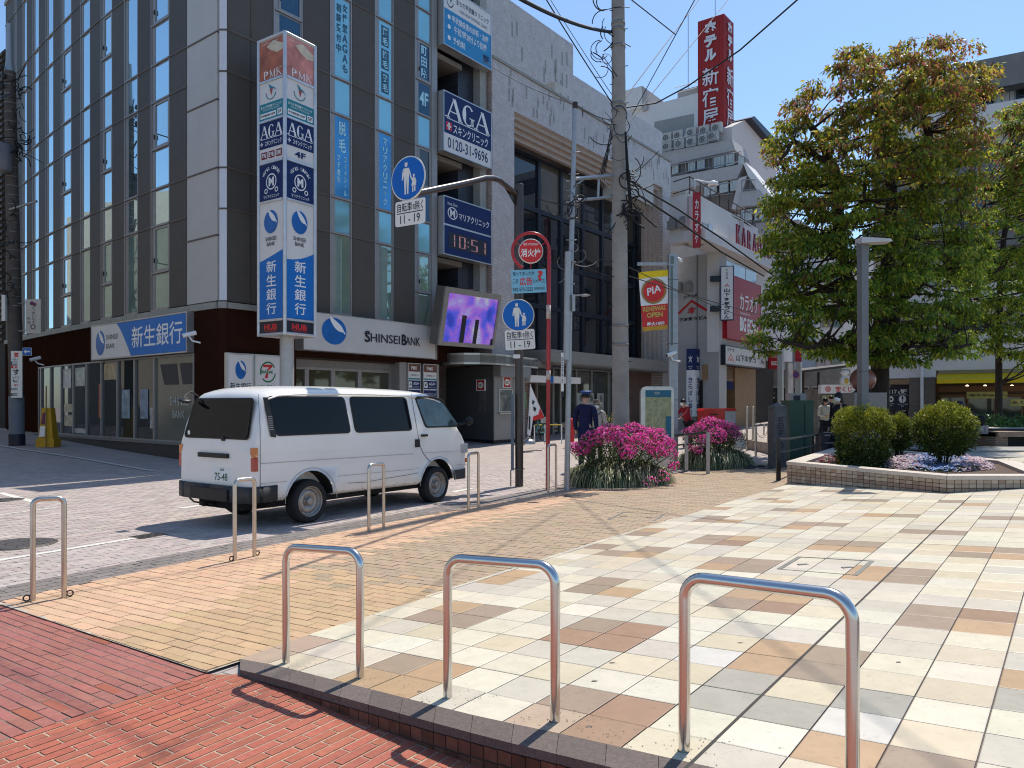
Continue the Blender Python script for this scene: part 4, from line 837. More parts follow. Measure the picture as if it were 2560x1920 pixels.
# canopy and ground floor
can=M('canopy_steel',(.52,.50,.48),.28,.75,var=.1,scale=2,wear=.1); t=thing('steel_canopy','brushed steel canopy band curving round the tobacco kiosk corner','canopy',W(1200,910,24.4))
path=[(1092,25.2),(1103,24.75),(1125,24.5),(1160,24.35),(1200,24.4),(1240,24.8),(1265,25.25),(1276,25.6),(1345,27.45)]; pts=[Vector(((p - CX) / FL * y,y,0)) for p,y in path]
for k,(a,b) in enumerate(((0,5),(5,7),(7,8))):
    m_=MB()
    for i in range(a,b): L=two(pts[i],pts[i + 1]); m_.slab(L,.004 if i == a else 0,(pts[i + 1] - pts[i]).length,2.78,3.14,-.04,0)
    part('band',m_,can,t)
m_=MB(); m_.prism([p.xy[:] for p in pts] + [(1.6,30.0),(-2,27.6)],2.84,3.08); part('roof',m_,M('canopy_soffit',(.2,.2,.2),.6),t)
L=two(pts[7],pts[8]); f=Face(L,0,(pts[8] - pts[7]).length,2.78,3.14,.002); put(t,f,lambda m: f.text(m,'クレジットショップ',.45,.5,.8,.38,bold=.0),navy)
t=thing('entrance_canopy','long flat steel canopy over the second bank front','canopy',RF.p(S(1500),3.0)); m_=MB(); m_.slab(RF,S(1330),S(1655),3.05,3.5,-.5,.85); part('band',m_,M('canopy_grey',(.27,.265,.25),.4,.4,var=.1),t); m_=MB(); m_.slab(RF,S(1340),S(1650),3.0,3.05,-.4,.8); part('soffit',m_,M('canopy_soffit',0),t)
gsm=M('shopfront_steel',(.28,.27,.25),.4,.3); gw=[sg(p,-.9) for p in (1340,1382,1400,1440,1478,1520,1552)]
for a,b in zip(gw,gw[1:]):
    f_=MB(); f_.ring(RF,a,b,.15,3.0,.06,-.96,-.86); w_=part('shop_window',f_,gsm,tb); p=MB(); p.poly([RF.p(a + .05,.2,-.92),RF.p(b - .05,.2,-.92),RF.p(b - .05,2.95,-.92),RF.p(a + .05,2.95,-.92)]); part('pane',p,M('lobby_glass',(.045,.055,.05),.03,spec=.9,var=.4,scale=1.5),w_)
tp('granite_wall',gw[-1],S(1655),.1,3.05,-1.2,-.5,brickmat('brown_granite',(.16,.10,.08),(.13,.08,.065),(.07,.05,.04),.9,.45,vertical=tang,ms=.006,rough=.3))
tp('dark_back',gw[0] - 2,gw[-1],.1,3.0,-1.5,-1.45,M('lobby_dark',(.03,.03,.03),.8))
for k,px in enumerate((1452,1478,1502)):
    s_=sg(px,-.8); f=Face(RF,s_ - .28,s_ + .32,.95,1.98,-.84); pt=MB(); f.rect(pt,0,0,1,1,0); t=part('poster',pt,M('poster_paper',(.42,.45,.43),.5,var=.05),tb); m_=MB(); f.ell(m_,.62,.78,.22,.14); f.text(m_,('0.20','0.30','0.35')[k],.5,.35,.6,.1); f.rect(m_,.15,.2,.85,.23); part('print',m_,M('poster_grey',(.16,.17,.17),.6),t)
m_=MB(); m_.slab(RF,S(1306),S(1352),2.3,2.55,-.2,.35); m_.slab(RF,S(1365),S(1433),2.3,2.55,-.2,.35); part('light_box',m_,whitel,tb); m_=MB(); m_.slab(RF,S(1352),S(1365),2.3,2.55,-.2,.34); part('blue_strip',m_,blue,tb)
m_=MB(); m_.slab(RF,S(1351),S(1361),1.35,1.95,-.85,-.84); part('green_poster',m_,M('poster_green',(.2,.42,.2),.5,var=.3,scale=12),tb)
# ================= TOBACCO KIOSK =================
Ck=Vector((-.62,25.6,0)); Kl=Ck + Vector((-1.75,1.75,0)); Kr=Ck + RF.p(1.75) - RF.p(0)
km_=M('kiosk_metal_shaded',(.12,.12,.125),.4,.4,var=.06); km2=M('kiosk_metal_lit',(.26,.26,.26),.4,.4,var=.06)  # shade put into the metal colour: darker on the shaded side than the front
t=thing('tobacco_kiosk','dark grey metal tobacco kiosk booth under the curved steel canopy','kiosk',Ck); m_=MB(); m_.prism([p.xy[:] for p in (Ck,Kr,Kr + Vector((-1.4,1.2,0)),Kl)],.28,2.8); part('body',m_,km_,t); m_=MB(); m_.prism([p.xy[:] for p in (Ck + Vector((0,.1,0)),Kr + Vector((-.1,.05,0)),Kl + Vector((.1,.1,0)))],.0,.28); part('base',m_,inkm,t)
LK=two(Ck,Kr); m_=MB(); m_.slab(LK,0,1.75,.28,2.42,-.02,.03); m_.slab(LK,-.0,1.75,2.42,2.80,-.02,.30); part('front_panel',m_,km2,t)
m_=MB(); m_.ring(LK,.22,1.0,1.22,2.02,.04,.03,.07); w_=part('window',m_,steel,t); m_=MB(); m_.poly([LK.p(.26,1.26,.045),LK.p(.96,1.26,.045),LK.p(.96,1.98,.045),LK.p(.26,1.98,.045)]); part('pane',m_,M('kiosk_glass',(.10,.12,.12),.05,var=.5,scale=4,spec=.9),w_); m_=MB(); m_.slab(LK,.2,1.0,1.16,1.2,.03,.14); part('counter',m_,steel,w_)
LK2=two(Kl,Ck); n2=(Ck - Kl).length; m_=MB(); m_.slab(LK2,n2 - .72,n2 - .38,1.25,1.98,0,.02); part('menu_panel',m_,M('menu_print',(.10,.10,.10),.4,var=.8,scale=12),t)
for L,s0,zc,lab in ((LK,.45,2.24,'small red square sign on the kiosk front above its window'),(LK2,n2 - .78,2.14,'small red square tobacco sign on the shaded side of the kiosk')):
    q,f=signbox('tobacco_sign',L,s0,s0 + .42,zc - .18,zc + .19,.03,.07,lab,'sign',face=M('sign_red',(.42,.015,.02),.35),frame_=whitel,fw=.02,grp='red tobacco signs'); put(q,f,lambda m: f.ell(m,.5,.5,.4,.34),whitel,'oval'); put(q,f,lambda m: f.text(m,'たばこ',.5,.5,.6,.3,k=.007,bold=.03),inkm)
# ================= LED SCREEN =================
tl,tr,bl,br=W(1111,715,22.6),W(1251,737,24.4),W(1092,862,22.82),W(1231,872,24.6); nrm=(tr - tl).cross(bl - tl).normalized(); nrm=nrm if nrm.y < 0 else -nrm
t=thing('led_screen','large tilted outdoor LED screen showing a purple and blue picture','screen',(tl + br) / 2)
def inn_(a,b): return tl.lerp(tr,a).lerp(bl.lerp(br,a),b)
m_=MB(); bk=-nrm * .35
m_.hexa([bl,br,br + bk,bl + bk],[tl,tr,tr + bk,tl + bk]); part('case',m_,M('screen_case',(.16,.15,.14),.5,.4),t)
m_=MB()
for (a0,b0),(a1,b1) in (((0,0),(1,.10)),((0,.93),(1,1)),((0,.1),(.07,.93)),((.965,.1),(1,.93))):
    m_.hexa([inn_(a0,b1),inn_(a1,b1),inn_(a1,b1) + nrm * .07,inn_(a0,b1) + nrm * .07],[inn_(a0,b0),inn_(a1,b0),inn_(a1,b0) + nrm * .07,inn_(a0,b0) + nrm * .07])
part('bezel',m_,M('screen_bezel',(.30,.29,.27),.4,.5),t)
sm_=bpy.data.materials.new('led_picture'); sm_.use_nodes=True; nt=sm_.node_tree; nn_=nt.nodes; lk=nt.links; bs=nn_['Principled BSDF']; bs.inputs['Base Color'].default_value=(.02,.02,.03,1)
ge=nn_.new('ShaderNodeNewGeometry'); mp=nn_.new('ShaderNodeMapping'); mp.inputs['Scale'].default_value=(2,2,12); lk.new(ge.outputs['Position'],mp.inputs[0]); no=nn_.new('ShaderNodeTexNoise'); no.inputs['Scale'].default_value=9; no.inputs['Detail'].default_value=8; no.inputs['Roughness'].default_value=.8; lk.new(mp.outputs[0],no.inputs['Vector'])
n2_=nn_.new('ShaderNodeTexNoise'); n2_.inputs['Scale'].default_value=1.5; lk.new(ge.outputs['Position'],n2_.inputs['Vector']); ad=nn_.new('ShaderNodeMath'); ad.operation='ADD'; lk.new(no.outputs[0],ad.inputs[0]); lk.new(n2_.outputs[0],ad.inputs[1]); hf=nn_.new('ShaderNodeMath'); hf.operation='MULTIPLY'; hf.inputs[1].default_value=.5; lk.new(ad.outputs[0],hf.inputs[0])
rp=nn_.new('ShaderNodeValToRGB'); e=rp.color_ramp.elements; e[0].position=.42; e[0].color=(.02,.04,.5,1); e[1].position=.66; e[1].color=(.9,.55,.5,1)
for p_,c_ in ((.46,(.05,.12,.95,1)),(.495,(.22,.10,.75,1)),(.53,(.60,.14,.65,1)),(.57,(.10,.35,.95,1)),(.61,(.85,.65,.35,1))): q=rp.color_ramp.elements.new(p_); q.color=c_
lk.new(hf.outputs[0],rp.inputs[0]); lk.new(rp.outputs[0],bs.inputs['Emission Color']); bs.inputs['Emission Strength'].default_value=.5
m_=MB(); e_=nrm * .012; m_.poly([inn_(.07,.93) + e_,inn_(.965,.93) + e_,inn_(.965,.1) + e_,inn_(.07,.1) + e_]); part('picture',m_,sm_,t)
e_=nrm * .02
for a,b,c in ((.36,.44,.45),(.60,.67,.50),(.93,.965,.82)): m_=MB(); m_.poly([inn_(a,.93) + e_,inn_(b,.93) + e_,inn_(b,c) + e_,inn_(a,c) + e_]); part('dark_bar',m_,inkm,t)
m_=MB(); m_.tube([bl.lerp(br,.3) + bk,bl.lerp(br,.3) + bk * 3.4 + Vector((0,0,.1))],.05,6); m_.tube([tl.lerp(tr,.7) + bk,tl.lerp(tr,.7) + bk * 4.3],.05,6); part('bracket',m_,joint,t)
# ================= KARAOKE BUILDING =================
def pslab(mb,L,pts,o0=-.5,o1=0.):
    """a pixel outline laid on a wall plane and given real depth"""
    q=[(L.s(px),L.z(px,py)) for px,py in pts]
    if sum(q[i - 1][0] * q[i][1] - q[i][0] * q[i - 1][1] for i in range(len(q))) < 0: q=q[::-1]
    n=len(q); a=[L.p(s,z,o1) for s,z in q]; b=[L.p(s,z,o0) for s,z in q]
    return mb.add(a + b,[list(range(n)),list(range(2 * n - 1,n - 1,-1))] + [(i,n + i,n + (i + 1) % n,(i + 1) % n) for i in range(n)])
def ps(nm,L,pts,mat,par,o0=-.5,o1=0.): m_=MB(); pslab(m_,L,pts,o0,o1); return part(nm,m_,mat,par)
wwall=M('white_render',(.72,.70,.68),.8,var=.05,scale=3,wear=.08); gwall=M('grey_render_wall',(.50,.49,.475),.85,var=.06,scale=3,wear=.1)
redp=M('karaoke_red',(.38,.008,.022),.45,var=.05,wear=.05); kred=M('karaoke_letter',(.22,.015,.03),.4)
KF=Line(8.0,33.5,.73,1); KU=Line(8.0,33.5,.85,-1); c3=KF.P(1798,700); KLw=Line(c3.x,c3.y,.85,-1)
kb_=thing('karaoke_building','white karaoke building with large red letters on its top storey','building',(c3.x,c3.y,0))
zt=10.85; zs=KF.z(1798,628)
sU=KU.s(1673); m_=MB()
m_.slab(KU,sU,-.9,zs,zt + .0,-.6,0)
P0,P1_,P2_=KU.p(-.9),KU.p(0),KF.p(.9)
bez=[P0 * (1 - t) ** 2 + P1_ * 2 * t * (1 - t) + P2_ * t * t for t in [i / 8 for i in range(9)]]
for a,b in zip(bez,bez[1:]): L=two(a,b); m_.slab(L,0,(b - a).length,zs,zt,-.6,0)
part('upper_wall',m_,wwall,kb_)
m_=MB(); m_.slab(KF,.9,KF.s(1895),zs,zt,-.6,0); part('upper_wall',m_,wwall,kb_)
m_=MB(); m_.slab(KLw,KLw.s(1650),0,-.1,zs - .0,-.6,0); part('side_wall',m_,gwall,kb_)
m_=MB(); m_.slab(KF,KF.s(1798),KF.s(1980),KF.z(1804,880),zs - .01,-.6,-.002); part('front_wall',m_,wwall,kb_)
m_=MB(); m_.slab(KF,0,KF.s(1920),zs - .02,zs + .45,-.5,.55); part('eave',m_,wwall,kb_)
m_=MB(); m_.prism([p.xy[:] for p in (KU.p(sU,0,-.1),KU.p(-.3,0,-.1),KF.p(.4,0,-.1),KF.p(9.5,0,-.1),KF.p(9.5,0,-6),KU.p(sU,0,-6))],zs + .1,zt - .1); part('body',m_,gwall,kb_)
m_=MB(); m_.prism([p.xy[:] for p in (KLw.p(KLw.s(1650),0,-.3),KLw.p(-1.3,0,-.3),KF.p(KF.s(1800) + .1,0,-1.2),KF.p(KF.s(1990),0,-1.2),KF.p(KF.s(1990),0,-8),KLw.p(-6,0,-8))],0,zs); part('body',m_,M('shop_inside',(.05,.045,.04),.8),kb_)
for a,b in ((1754,1767),(1768,1781)):
    m_=MB(); pslab(m_,KF,[(a,556 + (a - 1754) * .4),(b,562 + (b - 1767) * .4),(b,612),(a,614)],-.1,.03); w_=part('window',m_,alu,kb_); m_=MB(); pslab(m_,KF,[(a + 1.5,560),(b - 1.5,565),(b - 1.5,609),(a + 1.5,611)],0,.04); part('pane',m_,M('pale_glass',(.35,.42,.48),.1,spec=.9,var=.15),w_)
for k in range(3):
    m_=MB(); a=KF.s(1800) + .15 + k * 1.7; m_.slab(KF,a,a + 1.6,KF.z(1804,690) + .15,zs - .25,0,.02); part('clerestory_pane',m_,M('pale_glass',0),kb_)
for px,py in ((1686,560),(1712,556),(1700,718),(1725,716)):
    L=KU if py < 600 else KLw; p=L.P(px,py); m_=MB(); s_=L.s(px); z_=L.z(px,py)
    m_.slab(L,s_ - .22,s_ + .22,z_ - .25,z_ + .12,0,.26); m_.slab(L,s_ - .15,s_ + .15,z_ + .12,z_ + .24,0,.2); part('vent_hood',m_,M('hood_steel',(.35,.34,.33),.5,.3),kb_)
m_=MB(); 
for z in (.25,.8): m_.tube([KF.p(.3,zt + z,-.3),KF.p(9,zt + z,-.3)],.025,5); m_.tube([KF.p(.3,zt + z,-.3),KU.p(sU,zt + z,-.3)],.025,5)
for k in range(8): m_.tube([KF.p(.3 + k * 1.2,zt,-.3),KF.p(.3 + k * 1.2,zt + .8,-.3)],.025,5)
part('roof_railing',m_,joint,kb_)
m_=MB(); m_.slab(KF,-1.6,1.2,zt,zt + 1.5,-4.5,-2.5); part('roof_hut',m_,M('cream_hut',(.55,.54,.50),.7),kb_)
m_=MB(); m_.tube([KF.p(-.1,zt + .1,.1),KF.p(-.1,zt + .5,.1),KF.p(.9,zt + .55,.4)],.03,6); m_.lathe(KF.p(1.15,zt + .5,.45),[(.02,.2),(.2,.12),(.25,0),(.2,-.05)],12); part('sign_lamp',m_,whitel,kb_)
# letters KARAOKE
t=thing('karaoke_letters','large dark red serif letters KARAOKE standing on the white eave','sign letters',KF.p(KF.s(1817),zs + .45,.4)); s0=KF.s(1817); z0=KF.z(1822,621); z1=KF.z(1822,564); s1=s0 + 5.6
f=Face(KF.o(.45),s0,s1,z0,z1,0)
for i,ch in enumerate('KARAOKE'):
    m_=MB(); serif(m_,f,ch,(i + .5) / 7,.5,.80 / 7,1,0,sw=.15); base=[tuple(v) for v in m_.v]; n0=len(base); nv=Vector((KF.nx,KF.ny,0)) * -.07
    fs=list(m_.f); m_.add([Vector(v) + nv for v in base],[[j for j in reversed(f_)] for f_ in fs]); 
    for f_ in fs:
        for q in range(len(f_)): m_.add([base[f_[q]],base[f_[(q + 1) % len(f_)]],Vector(base[f_[(q + 1) % len(f_)]]) + nv,Vector(base[f_[q]]) + nv],[(0,1,2,3)])
    part('letter',m_,kred,t)
# karaoke banner, big red sign
LBn=Line(8.0 + .15,33.5 - .3,1.05,-.25); t,f=signbox('karaoke_banner',LBn,LBn.s(1732),LBn.s(1751.5),LBn.z(1740,618),LBn.z(1740,482),-.1,.05,'narrow vertical red banner sign reading カラオケ at the white corner','sign',face=M('banner_red',(.42,.02,.03),.4),frame_=redp,fw=.01); put(t,f,lambda m: f.vtext(m,'カラオケ',.5,.47,.5,.82,bold=.02),whitel)
sB0,sB1=KF.s(1803),KF.s(1803) + 4.9; t,f=signbox('big_red_sign',KF,sB0,sB1,KF.z(1804,846),KF.z(1833,695),0,.28,'big red karaoke sign with white katakana and BIG ECHO lettering','sign',face=redp,frame_=redp,fw=.02)
put(t,f,lambda m: (f.text(m,'カラオケ',.64,.63,.56,.27,bold=.01),f.text(m,'Karaoke Room',.52,.45,.3,.05,bold=0),f.text(m,'BIG ECHO',.64,.27,.56,.24,bold=.04)),whitel)
put(t,f,lambda m: [f.poly(m,[(.42 + .5 * q / 10,.06 + .07 * math.sin(math.pi * q / 10) * (1 if q < 5 else .9)),(.42 + .5 * (q + 1) / 10,.06 + .07 * math.sin(math.pi * (q + 1) / 10)),(.42 + .5 * (q + 1) / 10,.05 + .105 * math.sin(math.pi * (q + 1) / 10)),(.42 + .5 * q / 10,.05 + .105 * math.sin(math.pi * q / 10))]) for q in range(10)],M('cream_stroke',(.6,.55,.35),.4),'underline')
# udon logo on the side wall and its signs
t=thing('udon_wall_logo','red roof shaped logo with black brush lettering on the grey side wall','wall logo',KLw.P(1735,800)); f=Face(KLw,KLw.s(1694),KLw.s(1770),KLw.z(1735,802),KLw.z(1735,735),.02)
put(t,f,lambda m: (f.poly(m,[(0,.35),(.48,.80),(.48,.70),(.06,.30)]),f.poly(m,[(.48,.80),(1,.36),(.94,.30),(.48,.70)]),f.text(m,'本',.48,.40,.28,.26,bold=.05)),redl,'roof_logo'); put(t,f,lambda m: (f.text(m,'さぬき麺',.46,.93,.5,.13,bold=.02),f.text(m,'山下本気うどん',.45,.08,1.1,.14,bold=.035)),inkm)
LV=Line(KF.P(1803,700).x - .05,KF.P(1803,700).y - .55,1.0,-.30); a_,b_=LV.s(1801.5),LV.s(1834)
t,f=signbox('udon_blade_sign',LV,a_,b_,LV.z(1818,800),LV.z(1818,665),-.25,.0,'tall white vertical udon sign with black brush characters and black edge','sign',face=whitel,frame_=navy,fw=.03)
put(t,f,lambda m: (f.vtext(m,'さぬき麺',.48,.86,.2,.2,bold=.0),f.vtext(m,'山下本気うどん',.48,.30,.5,.58,bold=.035)),inkm); put(t,f,lambda m: (f.poly(m,[(.22,.62),(.48,.68),(.48,.665),(.27,.615)]),f.poly(m,[(.48,.68),(.74,.62),(.69,.615),(.48,.665)]),f.text(m,'本',.48,.635,.18,.03,bold=.03)),redl,'roof_logo')
m_=MB()
for py in (696,771): z_=LV.z(1790,py); m_.slab(LV,LV.s(1775),a_,z_ - .13,z_ + .13,-.2,-.05)
part('bracket',m_,inkm,t)
t,f=signbox('udon_fascia',KF,KF.s(1800),KF.s(1903),KF.z(1800,912),KF.z(1800,862),0,.25,'white shop fascia reading 山下本気うどん in black brush letters','sign',face=M('fascia_cream',(.60,.59,.56),.5),frame_=inkm,fw=.06)
put(t,f,lambda m: (f.text(m,'山下本気うどん',.60,.42,.72,.42,bold=.045),f.text(m,'さぬき',.12,.83,.16,.18,bold=.03)),inkm); put(t,f,lambda m: (f.poly(m,[(.04,.15),(.12,.62),(.12,.52),(.06,.15)]),f.poly(m,[(.12,.62),(.2,.15),(.18,.15),(.12,.52)]),f.text(m,'本',.12,.24,.06,.2,bold=.03)),redl,'roof_logo')
wood=M('tan_wood',(.30,.19,.10),.55,var=.15,scale=5); zg=.45
m_=MB(); m_.slab(KF,KF.s(1800),KF.s(1908),KF.z(1804,950),KF.z(1804,911),-.9,-.6); part('wood_wall',m_,wood,kb_)
for k in range(7): m_=MB(); z_=KF.z(1804,946) + .1 + k * .09; m_.slab(KF,KF.s(1812),KF.s(1898),z_,z_ + .05,-.6,-.57); part('louvre_slat',m_,M('dark_wood',(.16,.10,.055),.6),kb_)
m_=MB(); m_.slab(KF,KF.s(1862),KF.s(1912),zg - .2,KF.z(1804,911),-.95,-.5); part('wood_wall',m_,wood,kb_)
m_=MB(); m_.slab(KF,KF.s(1799),KF.s(1860),zg - .3,KF.z(1804,950),-1.0,-.9); part('shop_inside_wall',m_,M('shop_dark',(.012,.011,.01),.8),kb_)
t=thing('noren_curtain','dark blue noren curtain in four flaps over the udon shop door','curtain',KF.p(KF.s(1802),KF.z(1804,950),-.4)); r_=random.Random(2); s_=KF.s(1802)
for k in range(4): m_=MB(); m_.slab(KF,s_ + k * .72 + .02,s_ + (k + 1) * .72 - .02,KF.z(1804,970) + r_.uniform(-.05,.05),KF.z(1804,950),-.42 - .02 * (k % 2),-.38 - .02 * (k % 2)); part('flap',m_,M('noren_blue',(.012,.018,.075),.9),t)
for k,(a,b,y0,y1,c_) in enumerate(((1803,1818,972,992,(.42,.40,.22)),(1803,1818,994,1018,(.35,.12,.06)),(1819,1836,972,1010,(.25,.14,.06)),(1819,1836,1011,1024,(.45,.4,.35)))):
    m_=MB(); pslab(m_,KF,[(a,y0),(b,y0),(b,y1),(a,y1)],-.55,-.5); part('menu_poster',m_,M('menu_%d' % k,c_,.5,var=.5,scale=9),kb_)
# street posts, small signs beyond
for px,w in ((1913,12),(1961,9)):
    p=KF.o(.9).P(px,1000); m_=MB(); m_.slab(KF,KF.s(px) - .14,KF.s(px) + .14,.3,4.6,.7,.95); t=single('street_column',m_,M('column_paint',(.40,.43,.42),.5,var=.1),'square pale green column by the udon shop' if px < 1950 else 'square white column right of the small red karaoke sign','column',KF.p(KF.s(px),.3,.8))
L=Line(*KF.P(1921,900).xy[:],1,-.1); t,f=signbox('small_karaoke_sign',L,L.s(1921),L.s(1957),L.z(1930,922),L.z(1930,878),-.1,.1,'small square red karaoke sign between two columns','sign',face=redp,frame_=redp); put(t,f,lambda m: (f.text(m,'カラオケ',.5,.72,.7,.2),f.text(m,'BIGECHO',.5,.3,.7,.25,bold=.03)),whitel)
# ================= HOTEL =================
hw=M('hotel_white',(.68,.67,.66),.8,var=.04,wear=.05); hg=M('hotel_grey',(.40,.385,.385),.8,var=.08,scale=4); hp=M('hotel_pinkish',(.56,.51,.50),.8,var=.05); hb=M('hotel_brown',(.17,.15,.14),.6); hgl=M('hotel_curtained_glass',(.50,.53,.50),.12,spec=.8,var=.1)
T0=Vector((17.3,62,0)); HL=Line(T0.x,T0.y,1.35,-1); HR=Line(T0.x,T0.y,.77,1); H2=HL.o(2.2); H3=HL.o(3.8)
hotel=thing('hotel_building','white and grey hotel with stepped balcony floors behind the karaoke building','hotel',(T0.x,T0.y,0))
ps('upper_wall',HL,[(1560,282),(1621,265),(1745,232),(1745,345),(1560,390)],hw,hotel,-8,0)
ps('stair_tower',HL,[(1555,233),(1609,217),(1609,270),(1555,285)],hw,hotel,-5,.3); ps('stair_tower',HL,[(1609,217),(1621,226),(1621,275),(1609,280)],hg,hotel,-5,.25)
ps('penthouse',HL,[(1684,220),(1738,206),(1742,236),(1684,250)],M('hotel_concrete',(.36,.35,.33),.85),hotel,-6,-.8); ps('open_loggia',HL,[(1636,305),(1735,284),(1735,332),(1636,345)],M('loggia_shade',(.30,.30,.29),.9),hotel,-.5,.02)
ps('wing_wall',HR.o(1),[(1830,316),(1862,300),(1940,388),(1940,640),(1830,640)],hp,hotel,-8,0); ps('wing_roof',HR.o(1),[(1860,298),(1868,294),(1942,370),(1942,392)],inkm,hotel,-9,.6); ps('wing_box',HR.o(1),[(1843,300),(1866,293),(1866,303),(1843,310)],M('hotel_concrete',0),hotel,-3,-1)
m_=MB()
for L,pts in ((HL,[(1684,247),(1742,232)]),):
    a,b=L.P(*pts[0]),L.P(*pts[1]); m_.tube([a + Vector((0,0,.9)),b + Vector((0,0,.9))],.04,5); m_.tube([a + Vector((0,0,.45)),b + Vector((0,0,.45))],.03,5)
part('roof_railing',m_,whitel,hotel)
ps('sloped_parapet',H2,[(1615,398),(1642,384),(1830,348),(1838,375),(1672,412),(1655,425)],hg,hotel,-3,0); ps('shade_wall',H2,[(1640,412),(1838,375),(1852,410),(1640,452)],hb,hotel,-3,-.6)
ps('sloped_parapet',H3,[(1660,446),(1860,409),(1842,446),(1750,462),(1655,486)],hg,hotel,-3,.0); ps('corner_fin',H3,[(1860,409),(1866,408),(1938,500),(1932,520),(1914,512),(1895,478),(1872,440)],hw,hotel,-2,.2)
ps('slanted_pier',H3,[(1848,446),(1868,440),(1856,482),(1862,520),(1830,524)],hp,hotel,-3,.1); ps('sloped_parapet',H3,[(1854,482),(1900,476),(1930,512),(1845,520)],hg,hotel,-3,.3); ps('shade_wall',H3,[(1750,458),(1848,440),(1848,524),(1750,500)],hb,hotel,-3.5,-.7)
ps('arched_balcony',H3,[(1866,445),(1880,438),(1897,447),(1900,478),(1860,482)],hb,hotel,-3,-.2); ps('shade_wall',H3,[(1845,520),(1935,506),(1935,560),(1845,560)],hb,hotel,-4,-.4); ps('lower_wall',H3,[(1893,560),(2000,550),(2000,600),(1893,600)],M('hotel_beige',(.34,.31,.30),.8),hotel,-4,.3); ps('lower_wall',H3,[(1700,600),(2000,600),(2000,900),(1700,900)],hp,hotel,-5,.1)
for (a,b,ya,yb,h),L in (((1674,1692,408,403,26),H2),((1714,1734,400,396,28),H2),((1736,1757,396,392,28),H2),((1778,1806,389,383,30),H2),((1808,1832,383,378,30),H2),((1840,1856,384,388,26),H2),((1757,1790,464,456,26),H3),((1794,1818,455,450,28),H3),((1822,1844,449,446,28),H3),((1850,1880,523,519,30),H3),((1883,1911,518,514,32),H3),((1897,1922,596,592,34),H3),((1926,1946,592,592,34),H3)):
    o1=-.5 if L is H2 else (-.3 if ya < 560 else .35); m_=MB(); pslab(m_,L,[(a,ya),(b,yb),(b,yb + h),(a,ya + h)],o1 - .3,o1 + .05); w_=part('window',m_,hb,hotel); m_=MB(); pslab(m_,L,[(a + 1.2,ya + 1.5),(b - 1.2,yb + 1.5),(b - 1.2,yb + h - 1),(a + 1.2,ya + h - 1)],o1,o1 + .09); part('pane',m_,hgl,w_)
rail=M('rail_grey',(.25,.27,.29),.5,.4)
for L,(x0,y0),(x1,y1),h in ((H2,(1674,420),(1858,383),24),(H3,(1752,472),(1838,460),26),(H3,(1860,455),(1893,451),24),(H3,(1862,535),(1925,524),24),(H2,(1610,372),(1805,328),22)):
    m_=MB(); a,b=L.P(x0,y0),L.P(x1,y1); hh=h * 60 / 1900; off=Vector((L.nx,L.ny,0)) * .5; a,b=a + off,b + off
    m_.tube([a,b],.05,5); m_.tube([a - Vector((0,0,hh)),b - Vector((0,0,hh))],.04,5)
    N=int((b - a).length / .32)
    for k in range(N + 1): q=a.lerp(b,k / N); m_.tube([q,q - Vector((0,0,hh))],.016 if k % 5 else .035,4)
    part('balcony_railing',m_,rail,hotel)
# red hotel tower sign
t=thing('hotel_tower_sign','tall square red roof tower with big white characters ホテル新宿屋','sign tower',T0 + Vector((0,0,23.5))); hr=M('tower_red',(.36,.025,.022),.5,var=.08,scale=2,wear=.12)
sl=HL.s(1744.5); srr=HR.s(1834); z1_,z0_=HL.z(1809,34),HL.z(1809,335)
A_,B_,C_,D_=HL.p(sl),T0,HR.p(srr),HL.p(sl) + HR.p(srr) - T0
m_=MB(); m_.prism([p.xy[:] for p in (A_,B_,C_,D_)],z0_ - .6,z1_); part('tower',m_,hr,t)
for A,B in ((A_,B_),(B_,C_)):
    L=two(A,B); n=(B - A).length; ribs=MB()
    for k in range(int(n / .22)): ribs.slab(L,.1 + k * .22,.115 + k * .22,z0_,z1_ - .1,0,.02)
    part('ribs',ribs,hr,t); f=Face(L,0,n,z0_,z1_,.10); put(t,f,lambda m: (f.vtext(m,'ホテル',.5,.80,.46,.34,bold=.07,gap=.06),f.vtext(m,'新宿屋',.5,.33,.62,.52,bold=.012,gap=.05)),M('tower_white',(.66,.66,.70),.5),'characters')
for px,y0,y1 in ((1788,0,40),(1720.5,37,228)):
    L=HL.o(-1); m_=MB(); m_.tube([L.P(px,y1),L.P(px,y0)],.03,5); single('lightning_rod',m_,rail,'thin lightning rod standing on the hotel roof left of the red tower' if px < 1750 else 'thin rod rising from the top of the red tower','rod',L.P(px,y1))
# air conditioners on the hotel roof
acb=M('ac_cream',(.47,.46,.43),.6); acf=M('ac_fan',(.12,.12,.12),.6)
def acunit(L,s,z,w=1.0,h=.95,lab=None,grp='air conditioners on the hotel roof'):
    t=thing('air_conditioner',lab,'air conditioner',L.p(s,z),grp); m_=MB(); m_.slab(L,s - w / 2,s + w / 2,z,z + h,-.4,0); part('casing',m_,acb,t); m_=MB(); nrm=(L.nx,L.ny,0); m_.disc(L.p(s - w * .08,z + h * .5,.012),h * .36,nrm,16); part('fan',m_,acf,t); m_=MB(); m_.disc(L.p(s - w * .08,z + h * .5,.03),h * .37,nrm,16,h * .30); m_.disc(L.p(s - w * .08,z + h * .5,.03),h * .18,nrm,12,h * .14); part('grille',m_,acb,t); return t
HA=HL.o(1.6)
for k,(px,py) in enumerate(((1609,368),(1637,362),(1666,356),(1694,350),(1727,343),(1759,338),(1790,331))):
    acunit(HA,HA.s(px),HA.z(px,py),.85,.8,'hotel roof air conditioner, %s of the upper row' % ('first','second','third','fourth','fifth','sixth','seventh')[k])
HA2=HL.o(1.9)
